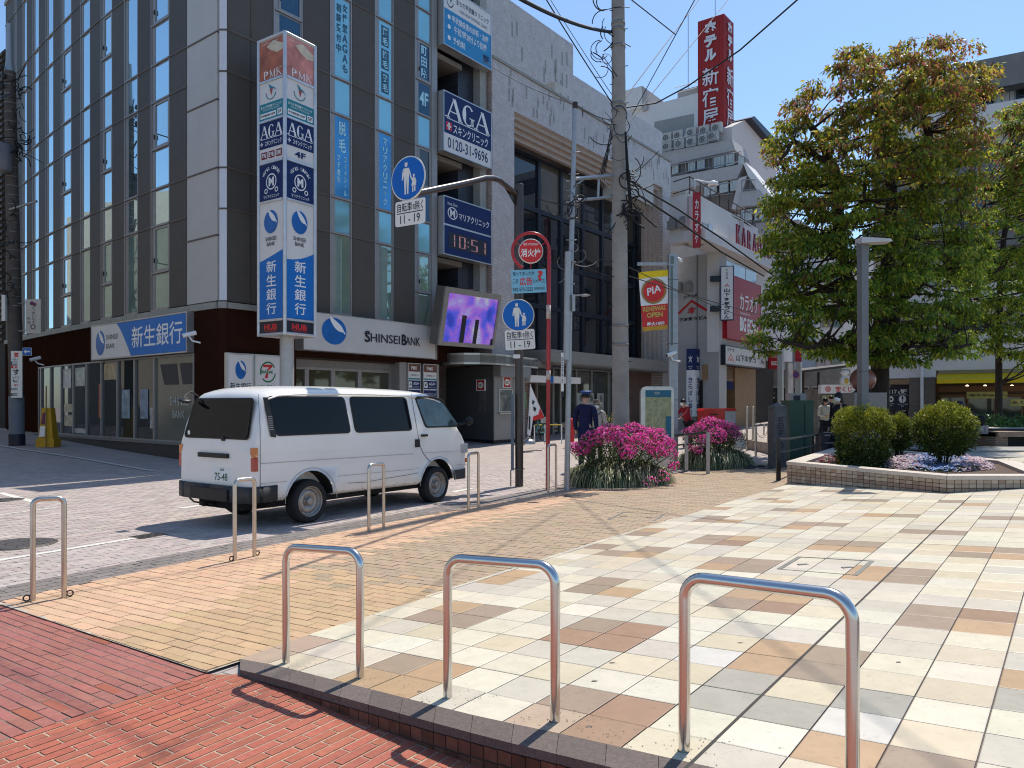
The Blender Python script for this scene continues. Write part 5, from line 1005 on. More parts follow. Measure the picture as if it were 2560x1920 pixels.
for k,(px,py) in enumerate(((1637,383),(1666,378),(1697,372),(1727,366),(1757,360),(1780,352))):
    acunit(HA2,HA2.s(px),HA2.z(px,py),.85,.8,'hotel roof air conditioner, %s of the lower row behind the railing' % ('first','second','third','fourth','fifth','sixth')[k])
acunit(KF.o(-1.2),KF.s(1786),zt + .02,.95,.8,'white air conditioner on the karaoke building roof edge',None)
# ================= BUILDING BEHIND THE TREES =================
RW=Line(19.0,34.0,1.64,-1); rbld=thing('plaza_building','white apartment block with shops under a yellow awning behind the trees','building',RW.p(RW.s(2300)))
sa,sb=RW.s(2178),RW.s(2700); cz=M('concrete_band',(.20,.20,.195),.85,var=.12,scale=2)
m_=MB(); m_.slab(RW,sa,sb,2.9,16.3,-8,-.9); part('body',m_,wwall,rbld); m_=MB(); m_.slab(RW,sa,sb,-.1,2.9,-4.5,-3.9); part('shop_back',m_,M('shop_brown',(.10,.065,.04),.7),rbld)
zz=3.0
ztop_=RW.z(2465,145)
m_=MB(); m_.slab(RW,RW.s(2400),sb,15.2,ztop_,-3,-.1); part('roof_parapet',m_,cz,rbld)
for k,z in enumerate((3.0,5.7,8.3,10.9,13.4)):
    m_=MB(); m_.slab(RW,sa,sb,z,z + (1.1 if k else 1.6),-.9,0); part('balcony_wall',m_,(wwall,wwall,cz,cz,wwall)[k],rbld); m_=MB(); m_.tube([RW.p(sa,z + 1.75,-.1),RW.p(sb,z + 1.75,-.1)],.03,5)
    N=int((sb - sa) / .3)
    for q in range(N): m_.tube([RW.p(sa + q * .3,z + 1.0,-.1),RW.p(sa + q * .3,z + 1.75,-.1)],.015,4,cap=False)
    part('balcony_railing',m_,joint,rbld)
    for q in range(int((sb - sa) / 2.6)):
        m_=MB(); s_=sa + .4 + q * 2.6; m_.ring(RW,s_,s_ + 1.9,z + 1.0,z + 2.45,.06,-.92,-.84); w_=part('window',m_,alu,rbld); m_=MB(); m_.poly([RW.p(s_ + .05,z + 1.05,-.87),RW.p(s_ + 1.85,z + 1.05,-.87),RW.p(s_ + 1.85,z + 2.4,-.87),RW.p(s_ + .05,z + 2.4,-.87)]); part('pane',m_,darkgl,w_)
# street level: cafe window, tiled piers, pipe, awning shop
m_=MB(); m_.slab(RW,sa,RW.s(2340),RW.z(2300,945),3.0,-.9,-.02); part('render_wall',m_,wwall,rbld)
m_=MB(); m_.slab(RW,RW.s(2205),RW.s(2273),2.4,2.62,-.4,.02); part('wood_lintel',m_,wood,rbld)
brt=brickmat('brown_wall_tile',(.17,.135,.11),(.15,.12,.10),(.09,.07,.06),.6,.12,vertical=math.atan2(-1,1.64),ms=.006,rough=.5)
m_=MB(); m_.slab(RW,RW.s(2273),RW.s(2337),.1,2.7,-.9,0); part('tiled_pier',m_,brt,rbld)
m_=MB(); m_.tube([RW.p(RW.s(2305),.1,.08),RW.p(RW.s(2305),4.5,.08)],.07,8); part('drain_pipe',m_,whitel,rbld)
f_=MB(); f_.ring(RW,RW.s(2205),RW.s(2272),.1,2.4,.05,-.5,-.35); w_=part('shop_window',f_,wood,rbld); p=MB(); p.poly([RW.p(RW.s(2206),.15,-.4),RW.p(RW.s(2271),.15,-.4),RW.p(RW.s(2271),2.35,-.4),RW.p(RW.s(2206),2.35,-.4)]); part('pane',p,shopgl,w_)
f=Face(RW,RW.s(2209),RW.s(2271),RW.z(2240,1025),RW.z(2240,957),-.33); m_=MB(); f.rect(m_,0,0,1,1,0); part('cafe_panel',m_,inkm,rbld)
put(rbld,f,lambda m: (f.text(m,'全',.12,.66,.1,.11),f.text(m,'117',.36,.67,.3,.15,bold=.01),f.text(m,'席',.59,.65,.08,.09),f.text(m,'カフェ',.15,.90,.22,.08),f.poly(m,[(.65,.76),(.85,.76),(.80,.62),(.70,.62)]),f.rect(m,.60,.58,.90,.60),f.ell(m,.88,.72,.05,.045,.003,in_=.6),f.rect(m,.0,.545,1,.55),f.ell(m,.28,.40,.10,.11,.003,in_=.45),f.ell(m,.74,.40,.15,.14,.003),f.text(m,'Take-Out',.28,.23,.25,.04),f.text(m,'OK',.28,.16,.08,.04),f.text(m,'コンセント利用',.74,.21,.4,.05),f.text(m,'あり',.74,.14,.12,.05)),whitel)
put(rbld,f,lambda m: (f.poly(m,[(.72,.53),(.76,.53),(.78,.40),(.70,.40)],.006),f.rect(m,.73,.28,.75,.4,.006)),inkm,'plug_icon')
yel=M('awning_yellow',(.78,.55,.01),.55,var=.06); aw=thing('yellow_awning','long bright yellow awning over the wooden shopfront','awning',RW.p(RW.s(2450),2.9))
s0,s1=RW.s(2344),RW.s(2700); zt_,zb_=RW.z(2344,934),RW.z(2344,960); m_=MB(); m_.hexa([RW.p(s0,zt_ - .35,.9),RW.p(s1,zt_ - .35,.9),RW.p(s1,zt_ - .3,-.2),RW.p(s0,zt_ - .3,-.2)],[RW.p(s0,zt_ - .3,.9),RW.p(s1,zt_ - .3,.9),RW.p(s1,zt_,-.2),RW.p(s0,zt_,-.2)]); part('canvas',m_,yel,aw); m_=MB(); m_.slab(RW,s0,s1,zb_,zt_ - .31,.86,.89); part('valance',m_,yel,aw)
m_=MB(); m_.slab(RW,s0,s1,zt_ - .1,3.05,-.9,-.22); part('eave_trim',m_,hg,rbld)
m_=MB(); m_.slab(RW,s0,s1,2.05,2.3,-1.0,-.8); m_.slab(RW,s0,s1,1.95 - .1,1.92,-1.0,-.8); part('wood_frame',m_,M('shop_wood',(.20,.10,.045),.6),rbld)
for a,b in ((2348,2414),(2417,2490),(2493,2560),(2563,2640)):
    f_=MB(); f_.ring(RW,RW.s(a),RW.s(b),.3,1.85,.06,-1,-.85); w_=part('shop_window',f_,M('shop_wood',0),rbld); p=MB(); p.poly([RW.p(RW.s(a) + .05,.35,-.9),RW.p(RW.s(b) - .05,.35,-.9),RW.p(RW.s(b) - .05,1.8,-.9),RW.p(RW.s(a) + .05,1.8,-.9)]); part('pane',p,M('restaurant_glass',(.05,.055,.045),.04,var=.6,scale=1.2,spec=.8),w_)
ysg=M('paper_yellow',(.55,.50,.16),.5)
for txt,a,b,y0,y1,lab in (('地下から3階',2416,2520,979,996,'yellow paper strip reading 地下から3階 in the shop window'),('あり',2528,2570,998,1015,'short yellow paper sign reading あり at the window end')):
    t,f=signbox('paper_sign',RW,RW.s(a),RW.s(b),RW.z(2450,y1),RW.z(2450,y0),-.84,-.80,lab,'paper sign',face=ysg,frame_=ysg,fw=.01); put(t,f,lambda m: f.text(m,txt,.5,.5,.85,.5,spacing=1.3),inkm)
lm_=M('warm_lamp',(.9,.8,.6),.4,emit=(1,.75,.45),es=3)
for px in (2418,2463,2530): m_=MB(); p=RW.o(-1.3).P(px,965); m_.lathe(p,[(.001,-.06),(.06,-.03),(.06,.03),(.001,.06)],10); single('shop_lamp',m_,lm_,'small lit warm ceiling lamp inside the shop, %s of three' % {2418: 'westmost',2463: 'middle',2530: 'last'}[px],'lamp',p,'lit lamps in the shop')
# far street buildings seen under and through the tree
for nm,x0,x1,y,ztop,colr,lab in (('far_building',1930,2060,58,12.5,(.42,.42,.44),'pale far building with window rows closing the side street'),('far_building',2040,2200,50,11.5,(.50,.50,.50),'white far building partly hidden behind the big tree')):
    L=Line((x0 - CX) / FL * y,y,1,.05); sE=L.s(x1); t=thing(nm,lab,'building',L.p(0)); m_=MB(); m_.slab(L,0,sE,0,ztop,-6,0); part('wall',m_,M('far_wall_%d' % y,colr,.8,var=.08),t)
    for j in range(int(ztop / 3)):
        for i in range(int(sE / 2.2)): m_=MB(); s_=.3 + i * 2.2; m_.slab(L,s_,s_ + 1.5,3.6 + 2.9 * j,4.9 + 2.9 * j,0,.05); w_=part('window',m_,alu,t); m_=MB(); m_.slab(L,s_ + .06,s_ + 1.44,3.66 + 2.9 * j,4.84 + 2.9 * j,.04,.07); part('pane',m_,darkgl,w_)
    m_=MB(); m_.slab(L,0,sE,.3,2.9,0,.1); part('shopfront',m_,M('far_shop',(.08,.08,.085),.5,var=.7,scale=1),t)
nb=thing('louvred_building','dark building with horizontal louvres beyond the far end of the bank','building',(-22,31,.5)); LN=two(CP[-1] + Vector((-7,6,0)),CP[-1] + Vector((-.05,.15,0))); nN=(CP[-1] - (CP[-1] + Vector((-7,6,0)))).length; m_=MB(); m_.slab(LN,0,nN,0,15.5,-4,-.1); part('wall',m_,joint,nb)
for k in range(46): m_=MB(); m_.slab(LN,0,nN,4 + k * .25,4.1 + k * .25,-.1,.0); part('louvre',m_,dark,nb)
# out of view to the left: the block across the side street, which the bank windows mirror
ob=thing('opposite_block','pale office block across the side street mirrored in the bank windows','building',(-24,9,0)); LO=Line(-33,22,10,-16); m_=MB(); m_.slab(LO,-6,22,0,11,-8,0); part('wall',m_,M('opposite_wall',(.46,.44,.40),.8,var=.1),ob)
for j in range(3):
    for i in range(10): m_=MB(); m_.slab(LO,-5 + i * 2.7,-3.2 + i * 2.7,3.6 + j * 2.6,5.2 + j * 2.6,0,.03); part('window',m_,darkgl,ob)
# ================= VAN =================
VO=Vector((-2.53,9.53,0)); VD=Vector((.575,.818,0)).normalized(); VL_=Vector((-VD.y,VD.x,0))
van=thing('parked_van','old white delivery van with black tinted side windows parked at the road edge','van',VO)
def V3(x,y,z): return VO + VD * x + VL_ * y + Vector((0,0,z))
BW=.77
st=[(-.835,.42,.95,.07),(-.82,.37,1.02,.035),(-.80,.34,1.12,.015),(-.75,.33,1.32,.005),(-.69,.33,1.50,0),(-.655,.33,1.585,0),(-.59,.33,1.645,0),(-.45,.33,1.685,0),(-.1,.33,1.705,0),(.5,.32,1.715,0),(1.1,.32,1.715,0),(1.8,.31,1.70,0),(2.2,.31,1.68,0),(2.42,.31,1.65,.003),(2.56,.31,1.605,.008),
      (2.68,.31,1.50,.012),(2.82,.31,1.345,.02),(2.96,.32,1.20,.03),(3.06,.32,1.10,.045),(3.15,.33,.99,.06),(3.22,.35,.88,.085),(3.26,.38,.76,.12),(3.275,.42,.62,.16)]
def half(x,zb,zt,nb):
    B=BW - nb; bl=min(1.08,zt - .10); sh=min(.14,(zt - zb) * .3); t=max(0,(zt - sh - 1.08)) * .14
    return [(0,zb),(B - .08,zb),(B - .015,zb + .05),(B,min(zb + .18,bl - .05)),(B,bl * .5 + zb * .5),(B,bl),(B - t,max(zt - sh,bl + .01)),(B - t - .018,zt - sh * .55),(B - t - .055,zt - sh * .25),(B - t - .13,zt - sh * .06),(B - t - .30,zt + .012),(0,zt + .03)]
m_=MB(); m_.smooth=True; rings=[]
for x,zb,zt,nb in st:
    h=half(x,zb,zt,nb); full=[(BW - a,z) for a,z in h] + [(BW + a,z) for a,z in reversed(h[1:-1])]; rings.append(full)
n=len(rings[0]); vs_=[V3(s_[0],a,z) for s_,r_ in zip(st,rings) for a,z in r_]
fs_=[(i * n + k,(i + 1) * n + k,(i + 1) * n + (k + 1) % n,i * n + (k + 1) % n) for i in range(len(st) - 1) for k in range(n)]
m_.add(vs_,fs_); m_.smooth=False; m_.add(vs_[:n],[list(range(n))]); m_.add(vs_[-n:],[list(range(n - 1,-1,-1))])
vpaint=M('van_white_paint',(.80,.775,.73),.25,var=.03,scale=2,coat=.4,wear=.07)
vb=part('body',m_,vpaint,van)
bpy.context.view_layer.update()
cuts=[]
for cx_,cz_,r_ in ((.02,.29,.375),(2.45,.30,.37)):
    for y_ in (-.2,BW * 2 - .22):
        c_=MB(); c_.tube([V3(cx_,y_,cz_),V3(cx_,y_ + .42,cz_)],r_,28); o=part('cutter',c_,vpaint,van); cuts.append(o)
        md=vb.modifiers.new('b','BOOLEAN'); md.operation='DIFFERENCE'; md.object=o; md.solver='EXACT'
bpy.context.view_layer.update(); dg=bpy.context.evaluated_depsgraph_get(); nm_=bpy.data.meshes.new_from_object(vb.evaluated_get(dg)); vb.modifiers.clear(); vb.data=nm_
for o in cuts: bpy.data.objects.remove(o)
bk_=M('van_black_trim',(.018,.018,.02),.5); tint=M('van_tinted_glass',(.003,.004,.006),.03,spec=.22,var=0); clearg=M('van_door_glass',(.05,.085,.10),.03,spec=.5,var=.6,scale=3)
def ys(z): return -.004 + (max(0,z - 1.08) * .14)
def side(pts,out=.0): return [V3(x,ys(z) - out,z) for x,z in pts]
def rr(x0,x1,x2,x3,z0,z1,r=.07,k=5):
    """quad bottom x0..x1, top x3..x2 with round corners"""
    c=[(x0,z0),(x1,z0),(x2,z1),(x3,z1)]; out=[]
    for i in range(4):
        p,q,s_=Vector(c[i]),Vector(c[i - 1]),Vector(c[(i + 1) % 4]); a=p + (q - p).normalized() * r; b=p + (s_ - p).normalized() * r
        for j in range(k + 1): t=j / k; w=a * (1 - t) ** 2 + p * 2 * t * (1 - t) + b * t * t; out.append((w.x,w.y))
    return out
def vwin(pts,mat,nm='side_window',out=.006,rim=.022):
    c=(sum(p[0] for p in pts) / len(pts),sum(p[1] for p in pts) / len(pts)); big=[(p[0] + (p[0] - c[0]) / abs(p[0] - c[0] + 1e-9) * rim * min(1,abs(p[0] - c[0]) * 6),p[1] + (p[1] - c[1]) / abs(p[1] - c[1] + 1e-9) * rim * min(1,abs(p[1] - c[1]) * 6)) for p in pts]
    r_=MB(); r_.poly(side(big,out)); r_.add(side(big,out) + side(big,-.01),[(i,(i + 1) % len(big),len(big) + (i + 1) % len(big),len(big) + i) for i in range(len(big))]); w_=part(nm,r_,bk_,van); g_=MB(); g_.poly(side(pts,out + .003)); part('pane',g_,mat,w_)
vwin(rr(-.50,.665,.60,-.575,1.135,1.575),tint); vwin(rr(.785,1.86,1.79,.73,1.135,1.58),tint)
vwin(rr(2.19,2.94,2.55,2.02,1.165,1.575,.06),clearg,'door_window')
m_=MB(); m_.poly(side([(-.60,1.11),(-.52,1.10),(-.595,1.58),(-.665,1.58)],.010)); part('vent_strip',m_,bk_,van)
for k in range(7): m_=MB(); m_.poly(side([(-.618,1.19 + k * .026),(-.555,1.19 + k * .026),(-.556,1.20 + k * .026),(-.62,1.20 + k * .026)],.014)); part('louvre',m_,M('louvre_grey',(.25,.25,.26),.5),van)
m_=MB(); m_.tube([V3(2.02,ys(1.6) - .02,1.60),V3(2.3,ys(1.62) - .03,1.61),V3(2.56,ys(1.6) - .02,1.575),V3(2.62,ys(1.55) - .02,1.53)],.014,6); part('door_visor',m_,bk_,van)
def seam(pts,w=.004,mat=None,out=.005,nm='seam'):
    m_=MB()
    for a,b in zip(pts,pts[1:]):
        d=(Vector(b) - Vector(a)).normalized(); n_=Vector((-d.y,d.x)) * w; m_.poly(side([(a[0] - n_.x,a[1] - n_.y),(b[0] - n_.x,b[1] - n_.y),(b[0] + n_.x,b[1] + n_.y),(a[0] + n_.x,a[1] + n_.y)],out))
    part(nm,m_,mat or M('panel_gap',(.03,.03,.03),.7),van)
seam([(1.93,1.66),(1.95,1.4),(2.0,1.0),(2.03,.9),(2.1,.78),(2.2,.68),(2.3,.62)]); seam([(-.72,1.62),(-.735,1.2),(-.745,.7),(-.745,.42)],.003)
cr=M('crease_shade',(.40,.38,.35),.4); seam([(-.74,.80),(.5,.79),(1.9,.775)],.0035,cr,.004,'crease'); seam([(-.74,.565),(-.36,.56)],.003,cr,.004,'crease'); seam([(.44,.56),(2.03,.55)],.003,cr,.004,'crease'); seam([(2.1,.775),(3.12,.76)],.003,cr,.004,'crease'); seam([(2.86,.55),(3.15,.54)],.003,cr,.004,'crease')  # flat grey strips stand in for shade along the body creases and arch lips
seam([(.62,.455),(.95,.44),(1.3,.46),(1.75,.475),(2.0,.49)],.0028,None,.004,'scratch')
for cx_,r_ in ((.02,.41),(2.45,.41)): seam([(cx_ + r_ * math.cos(a),.29 + r_ * math.sin(a)) for a in [math.pi * (1 - q / 16) for q in range(17)]],.004,cr,.006,'arch_lip')
rust=M('rust_stain',(.30,.20,.12),.8)
o_=MB(); rr_=random.Random(5)
for _ in range(70):
    x=rr_.choice([rr_.uniform(-.7,-.38),rr_.uniform(.42,2.0),rr_.uniform(.42,2.0)]); z=.335 + abs(rr_.gauss(0,.03)); r_=rr_.uniform(.002,.007); o_.poly(side([(x + r_ * 2 * math.cos(a),z + r_ * math.sin(a)) for a in (0,1.2,2.5,3.7,5)],.0045))
o=part('rust_specks',o_,rust,van); o['kind']='stuff'
m_=MB(); m_.tube([V3(x,BW - (BW - nb - max(0,zt - .14 - 1.08) * .14) - .004,zt - .085) for x,zb,zt,nb in st[6:15]],.012,6); part('rain_gutter',m_,vpaint,van)
m_=MB(); m_.box(V3(2.12,-.022,1.035),(.12,.028,.032),math.atan2(VD.y,VD.x)); part('door_handle',m_,bk_,van); m_=MB(); m_.box(V3(1.975,-.012,.925),(.085,.02,.115),math.atan2(VD.y,VD.x)); part('fuel_flap_vent',m_,bk_,van)
va=math.atan2(VD.y,VD.x)
m_=MB(); m_.tube([V3(2.93,.0,1.18),V3(2.97,-.10,1.2)],.02,6); m_.lathe(V3(3.0,-.17,1.235),[(.001,-.04),(.055,-.035),(.07,0),(.055,.03),(.001,.04)],14,VD); part('door_mirror',m_,bk_,van)
m_=MB(); m_.tube([V3(-.63,1.42,1.60),V3(-.73,1.44,1.66),V3(-.84,1.40,1.60),V3(-.86,1.36,1.56)],.011,6); m_.lathe(V3(-.86,1.36,1.545),[(.001,.02),(.07,.015),(.085,0),(.06,-.02),(.001,-.025)],14,(0.2,-.2,1)); part('rear_mirror',m_,bk_,van)
# rear face
def rx(z): return -.805 + .25 * max(0,z - 1.12) - .012
def rear(pts,out=0): return [V3(rx(z) - out,y,z) for y,z in pts]
m_=MB(); m_.poly(rear([(y,z) for y,z in rr(.10,1.44,1.38,.15,1.075,1.575,.07)],.004)); w_=part('rear_window_frame',m_,bk_,van); m_=MB(); m_.poly(rear([(y,z) for y,z in rr(.13,1.41,1.35,.18,1.10,1.555,.06)],.008)); part('rear_window',m_,tint,w_)
m_=MB(); m_.box(V3(-.85,.77,.875),(.035,.60,.055),va); part('tailgate_trim',m_,bk_,van)
m_=MB(); m_.box(V3(-.835,.62,.645),(.012,.34,.17),va); pt=part('number_plate',m_,whitel,van); f=Face(Line(V3(-.843,.45,0).x,V3(-.843,.45,0).y,VL_.x,VL_.y),0,.34,.56,.73,0); Rr=Matrix(((-VL_.x,0,-VD.x),(-VL_.y,0,-VD.y),(0,1,0)))
m_=MB(); write(m_,'75-48',V3(-.843,.62,.62),Rr,.26,.09,.01); write(m_,'500',V3(-.843,.60,.705),Rr,.08,.03,.01); part('plate_number',m_,M('plate_green',(.01,.10,.04),.5),van)
for y_ in (.035,1.505):
    m_=MB(); m_.box(V3(-.80,y_,.79),(.06,.07,.16),va); part('tail_light',m_,M('lamp_red',(.35,.012,.01),.15,coat=1),van); m_=MB(); m_.box(V3(-.80,y_,.93),(.055,.07,.11),va); part('turn_light',m_,M('lamp_amber',(.55,.16,.02),.15,coat=1),van)
m_=MB(); m_.smooth=True
bp_=[V3(-.55,-.01,.43),V3(-.76,-.015,.43),V3(-.86,.05,.425),V3(-.885,.2,.42),V3(-.89,.77,.42),V3(-.885,1.34,.42),V3(-.86,1.49,.425),V3(-.76,1.55,.43),V3(-.55,1.55,.43)]
for a,b in zip(bp_,bp_[1:]): m_.hexa([a + Vector((0,0,-.09)),b + Vector((0,0,-.09)),b + (V3(.5,BW,0) - V3(0,BW,0)).normalized() * .05 + Vector((0,0,-.09)),a + VD * .05 + Vector((0,0,-.09))],[a + Vector((0,0,.10)),b + Vector((0,0,.10)),b + VD * .05 + Vector((0,0,.10)),a + VD * .05 + Vector((0,0,.10))])
part('rear_bumper',m_,M('bumper_grey',(.05,.05,.052),.55,wear=.2),van); m_=MB(); m_.box(V3(-.905,.77,.41),(.03,.75,.14),va); part('bumper_step',m_,bk_,van)
m_=MB()
fp_=[V3(2.88,-.005,.40),V3(3.1,.0,.40),V3(3.24,.1,.40),V3(3.33,.35,.40),V3(3.34,.77,.40),V3(3.33,1.2,.40),V3(3.24,1.45,.40),V3(3.0,1.54,.40)]
for a,b in zip(fp_,fp_[1:]): m_.hexa([a + Vector((0,0,-.08)),b + Vector((0,0,-.08)),b - VD * .06 + Vector((0,0,-.08)),a - VD * .06 + Vector((0,0,-.08))],[a + Vector((0,0,.07)),b + Vector((0,0,.07)),b - VD * .06 + Vector((0,0,.07)),a - VD * .06 + Vector((0,0,.07))])
part('front_bumper',m_,M('bumper_grey',0),van)
for y_ in (.10,1.44): m_=MB(); m_.box(V3(3.12,y_,.80),(.16,.15,.15),va + (.25 if y_ > 1 else -.25)); part('headlight',m_,M('headlight_glass',(.42,.42,.42),.08,coat=1),van); m_=MB(); m_.box(V3(3.24,y_,.60),(.08,.12,.06),va); part('indicator',m_,M('lamp_amber',0),van)
m_=MB(); e_=Vector((0,0,.02)) + VD * .02; m_.poly([V3(2.62,.2,1.57) + e_,V3(2.62,1.34,1.57) + e_,V3(3.05,1.46,1.13) + e_,V3(3.05,.08,1.13) + e_]); part('windscreen',m_,tint,van)
m_=MB(); m_.tube([V3(2.62,.3,1.66),V3(2.52,.28,1.84)],.004,4); m_.tube([V3(3.0,.35,1.2),V3(2.75,.5,1.42)],.006,4); part('wiper',m_,bk_,van); m_=MB(); m_.tube([V3(-.82,.62,1.09),V3(-.80,.95,1.13)],.009,5); m_.box(V3(-.825,.6,1.08),(.03,.05,.05),va); part('rear_wiper',m_,bk_,van)
m_=MB(); m_.box(V3(1.2,BW,.30),(3.4,1.2,.12),va); m_.tube([V3(-.9,.9,.27),V3(-.3,.95,.25)],.025,8); m_.box(V3(-.4,BW,.27),(.7,.9,.1),va); part('underbody',m_,M('underbody_black',(.012,.012,.012),.9),van)
m_=MB(); m_.tube([V3(-.80,1.35,.31),V3(-.9,1.1,.29),V3(-.82,.8,.27)],.012,5); part('tow_hook',m_,bk_,van)
m_=MB(); m_.disc(V3(-.822,1.33,1.14),.03,-VD,14); part('sticker',m_,whitel,van)
rub=M('tyre_rubber',(.018,.018,.018),.8,bump=.3,scale=60); rimm=M('steel_rim',(.36,.33,.29),.4,.6,var=.15,scale=20,wear=.2)
for x_ in (.02,2.45):
    for y_,sg_ in ((.10,-1),(BW * 2 - .10,1)):
        c_=V3(x_,y_,.276); ax=VL_ * sg_; t_=MB(); t_.lathe(c_ - ax * .09,[(.185,.0),(.24,-.01),(.268,.015),(.276,.04),(.276,.14),(.268,.165),(.242,.185),(.20,.183),(.192,.17),(.185,.1)],36,ax); w_=part('wheel',t_,rub,van)
        r_=MB(); r_.lathe(c_ - ax * .09,[(.193,.172),(.188,.180),(.180,.165),(.172,.13),(.150,.12),(.142,.135),(.120,.142),(.085,.14),(.07,.125),(.055,.122),(.05,.14),(.048,.17),(.035,.178),(.001,.178)],32,ax); part('rim',r_,rimm,w_)
        h_=MB(); Rw=frame(ax)
        for q in range(14): a=2 * math.pi * q / 14; h_.disc(c_ + Rw @ Vector((.155 * math.cos(a),.155 * math.sin(a),.0325)),.012,ax,10)
        for q in range(5): a=2 * math.pi * q / 5; h_.disc(c_ + Rw @ Vector((.063 * math.cos(a),.063 * math.sin(a),.036)),.008,ax,8)
        part('rim_holes',h_,M('rim_dark',(.02,.02,.02),.8),w_); d_=MB(); ya_=.014 if y_ < .5 else BW * 2 - .014; yb_=.30 if y_ < .5 else BW * 2 - .30; Aq=[math.radians(8 + 164 * q / 20) for q in range(21)]; rw=.366; Pq=[[V3(x_ + rw * math.cos(q),yy,.292 + rw * math.sin(q)) for q in Aq] for yy in (ya_,yb_)]; d_.add(Pq[0] + Pq[1],[(q,q + 1,22 + q,21 + q) for q in range(20)]); d_.poly(Pq[1]); part('wheel_well',d_,M('underbody_black',0),van)
# ================= BOLLARDS =================
inox=M('stainless_steel',(.62,.60,.57),.20,1.,var=.06,scale=3,wear=.08); inox2=M('brushed_stainless',(.58,.53,.47),.30,1.,var=.08,scale=8,wear=.15)
def hoop(a,b,h,r,label,cr,mat,grp,nm='hoop_bollard',ring=False):
    a,b=Vector(a),Vector(b); up=Vector((0,0,h)); d=(b - a).normalized(); pts=[a - Vector((0,0,.03))]; za,zb_=a.z,b.z
    A,B=Vector((a.x,a.y,a.z + h)),Vector((b.x,b.y,b.z + h)); e=(B - A).normalized()
    for k in range(9): q=math.pi / 2 * k / 8; pts.append(A + Vector((0,0,-cr)) + Vector((0,0,cr * math.sin(q))) + e * cr * (1 - math.cos(q)))
    for k in range(9): q=math.pi / 2 * k / 8; pts.append(B + Vector((0,0,-cr)) + Vector((0,0,cr * math.cos(q))) - e * cr * (1 - math.sin(q)))
    pts.append(b - Vector((0,0,.03))); t=thing(nm,label,'bollard',(a + b) / 2,grp); m_=MB(); m_.tube(pts,r,16); part('tube',m_,mat,t)
    for p in (a,b): m_=MB(); m_.lathe(p,[(r * 1.35,.0),(r * 1.3,.004),(r * 1.02,.006)],16); part('base_ring',m_,M('rusty_joint',(.06,.045,.035),.8),t)
    if ring:
        for p,s_ in ((a,-1),(b,1)):
            m_=MB(); c=p + d * s_ * (r + .02) + Vector((0,0,.035)); m_.tube([c + d * .022 * math.cos(q) + Vector((0,0,.022 * math.sin(q))) for q in [2 * math.pi * k / 12 for k in range(13)]],.006,6,cap=False); part('chain_ring',m_,M('rusty_joint',0),t)
    return t
PZ=lambda px,py: hit(px,py,plz); PS=lambda px,py: hit(px,py,pave_z)
b1a,b1b=PZ(715,1660),PZ(900,1697); b2a,b2b=PZ(1119,1747),PZ(1388,1806); b3a=PZ(1711,1880); b3b=PZ(2131,2012)
G1='polished hoop bollards on the plaza kerb'
hoop(b1a,b1b,.66,.021,'polished steel hoop bollard at the pointed end of the kerb',.085,inox,G1); hoop(b2a,b2b,.665,.0215,'polished steel hoop bollard between the two other kerb hoops',.085,inox,G1); hoop(b3a,b3b,.665,.022,'largest looking polished steel hoop bollard, cut by the bottom of the picture',.085,inox,G1)
G2='narrow hoop bollards along the road edge'
for (a,b,h,lab,rg) in (((82,1505),(160,1496),.775,'narrow steel hoop bollard at the corner of the red bricks',True),((587,1404),(636,1393),.77,'narrow steel hoop bollard before the rear end of the van',True),((922,1330),(959,1322),.78,'narrow steel hoop bollard before the sliding side panel of the van',False),((1171,1279),(1196,1272),.80,'narrow steel hoop bollard at the nose of the van',False),((1370,1238),(1390,1234),.82,'narrow steel hoop bollard beside the red hydrant post',False)):
    hoop(PS(*a),PS(*b),h,.0195,lab,.05,inox2,G2,ring=rg)
# ================= POLES AND SIGNS =================
conc=M('pole_concrete',(.31,.295,.27),.85,var=.12,scale=6,bump=.3,bscale=60,wear=.18); conc2=M('pole_concrete_dark',(.10,.085,.075),.85,var=.2,scale=5,bump=.3,bscale=50,wear=.2); galv=M('galvanised',(.34,.35,.36),.45,.6,var=.12,scale=10); brownp=M('pole_brown_paint',(.045,.03,.026),.35,var=.2,scale=12,spec=.6,wear=.15); blk=M('cable_black',(.012,.012,.014),.6); sblue=M('road_sign_blue',(.0,.115,.46),.35,var=.04); swh=M('road_sign_white',(.75,.74,.70),.4,var=.04,wear=.05)
def P3(px,py,y): return W(px,py,y)
# big concrete pole
DP=14.9; up_=thing('utility_pole','thick grey concrete utility pole rising out of the pink azaleas','utility pole',(W(1552,1202,DP).x,DP,0)); m_=MB()
m_.tube([P3(1553,1205,DP),P3(1545,0,DP),P3(1543,-560,DP)],[.172,.128,.11],24); part('shaft',m_,conc,up_)
m_=MB()
for py in (60,76,118,262,276,345,815,862): p=P3(1545 + (py / 1200) * 8,py,DP); r_=.128 + .044 * py / 1205; m_.lathe(p,[(r_ - .002,-.03),(r_ + .008,-.028),(r_ + .008,.028),(r_ - .002,.03)],24)
part('clamp_bands',m_,M('band_steel',(.22,.21,.20),.5,.4),up_)
m_=MB()
for k in range(22): py=30 + k * 46; p=P3(1545 + (py / 1200) * 8,py,DP); s_=1 if k % 2 else -1; r_=.128 + .044 * py / 1205; m_.tube([p + Vector((s_ * r_ * .9,-.05,0)),p + Vector((s_ * (r_ + .045),-.07,0))],.008,6)
part('step_bolts',m_,joint,up_)
r_=random.Random(11)
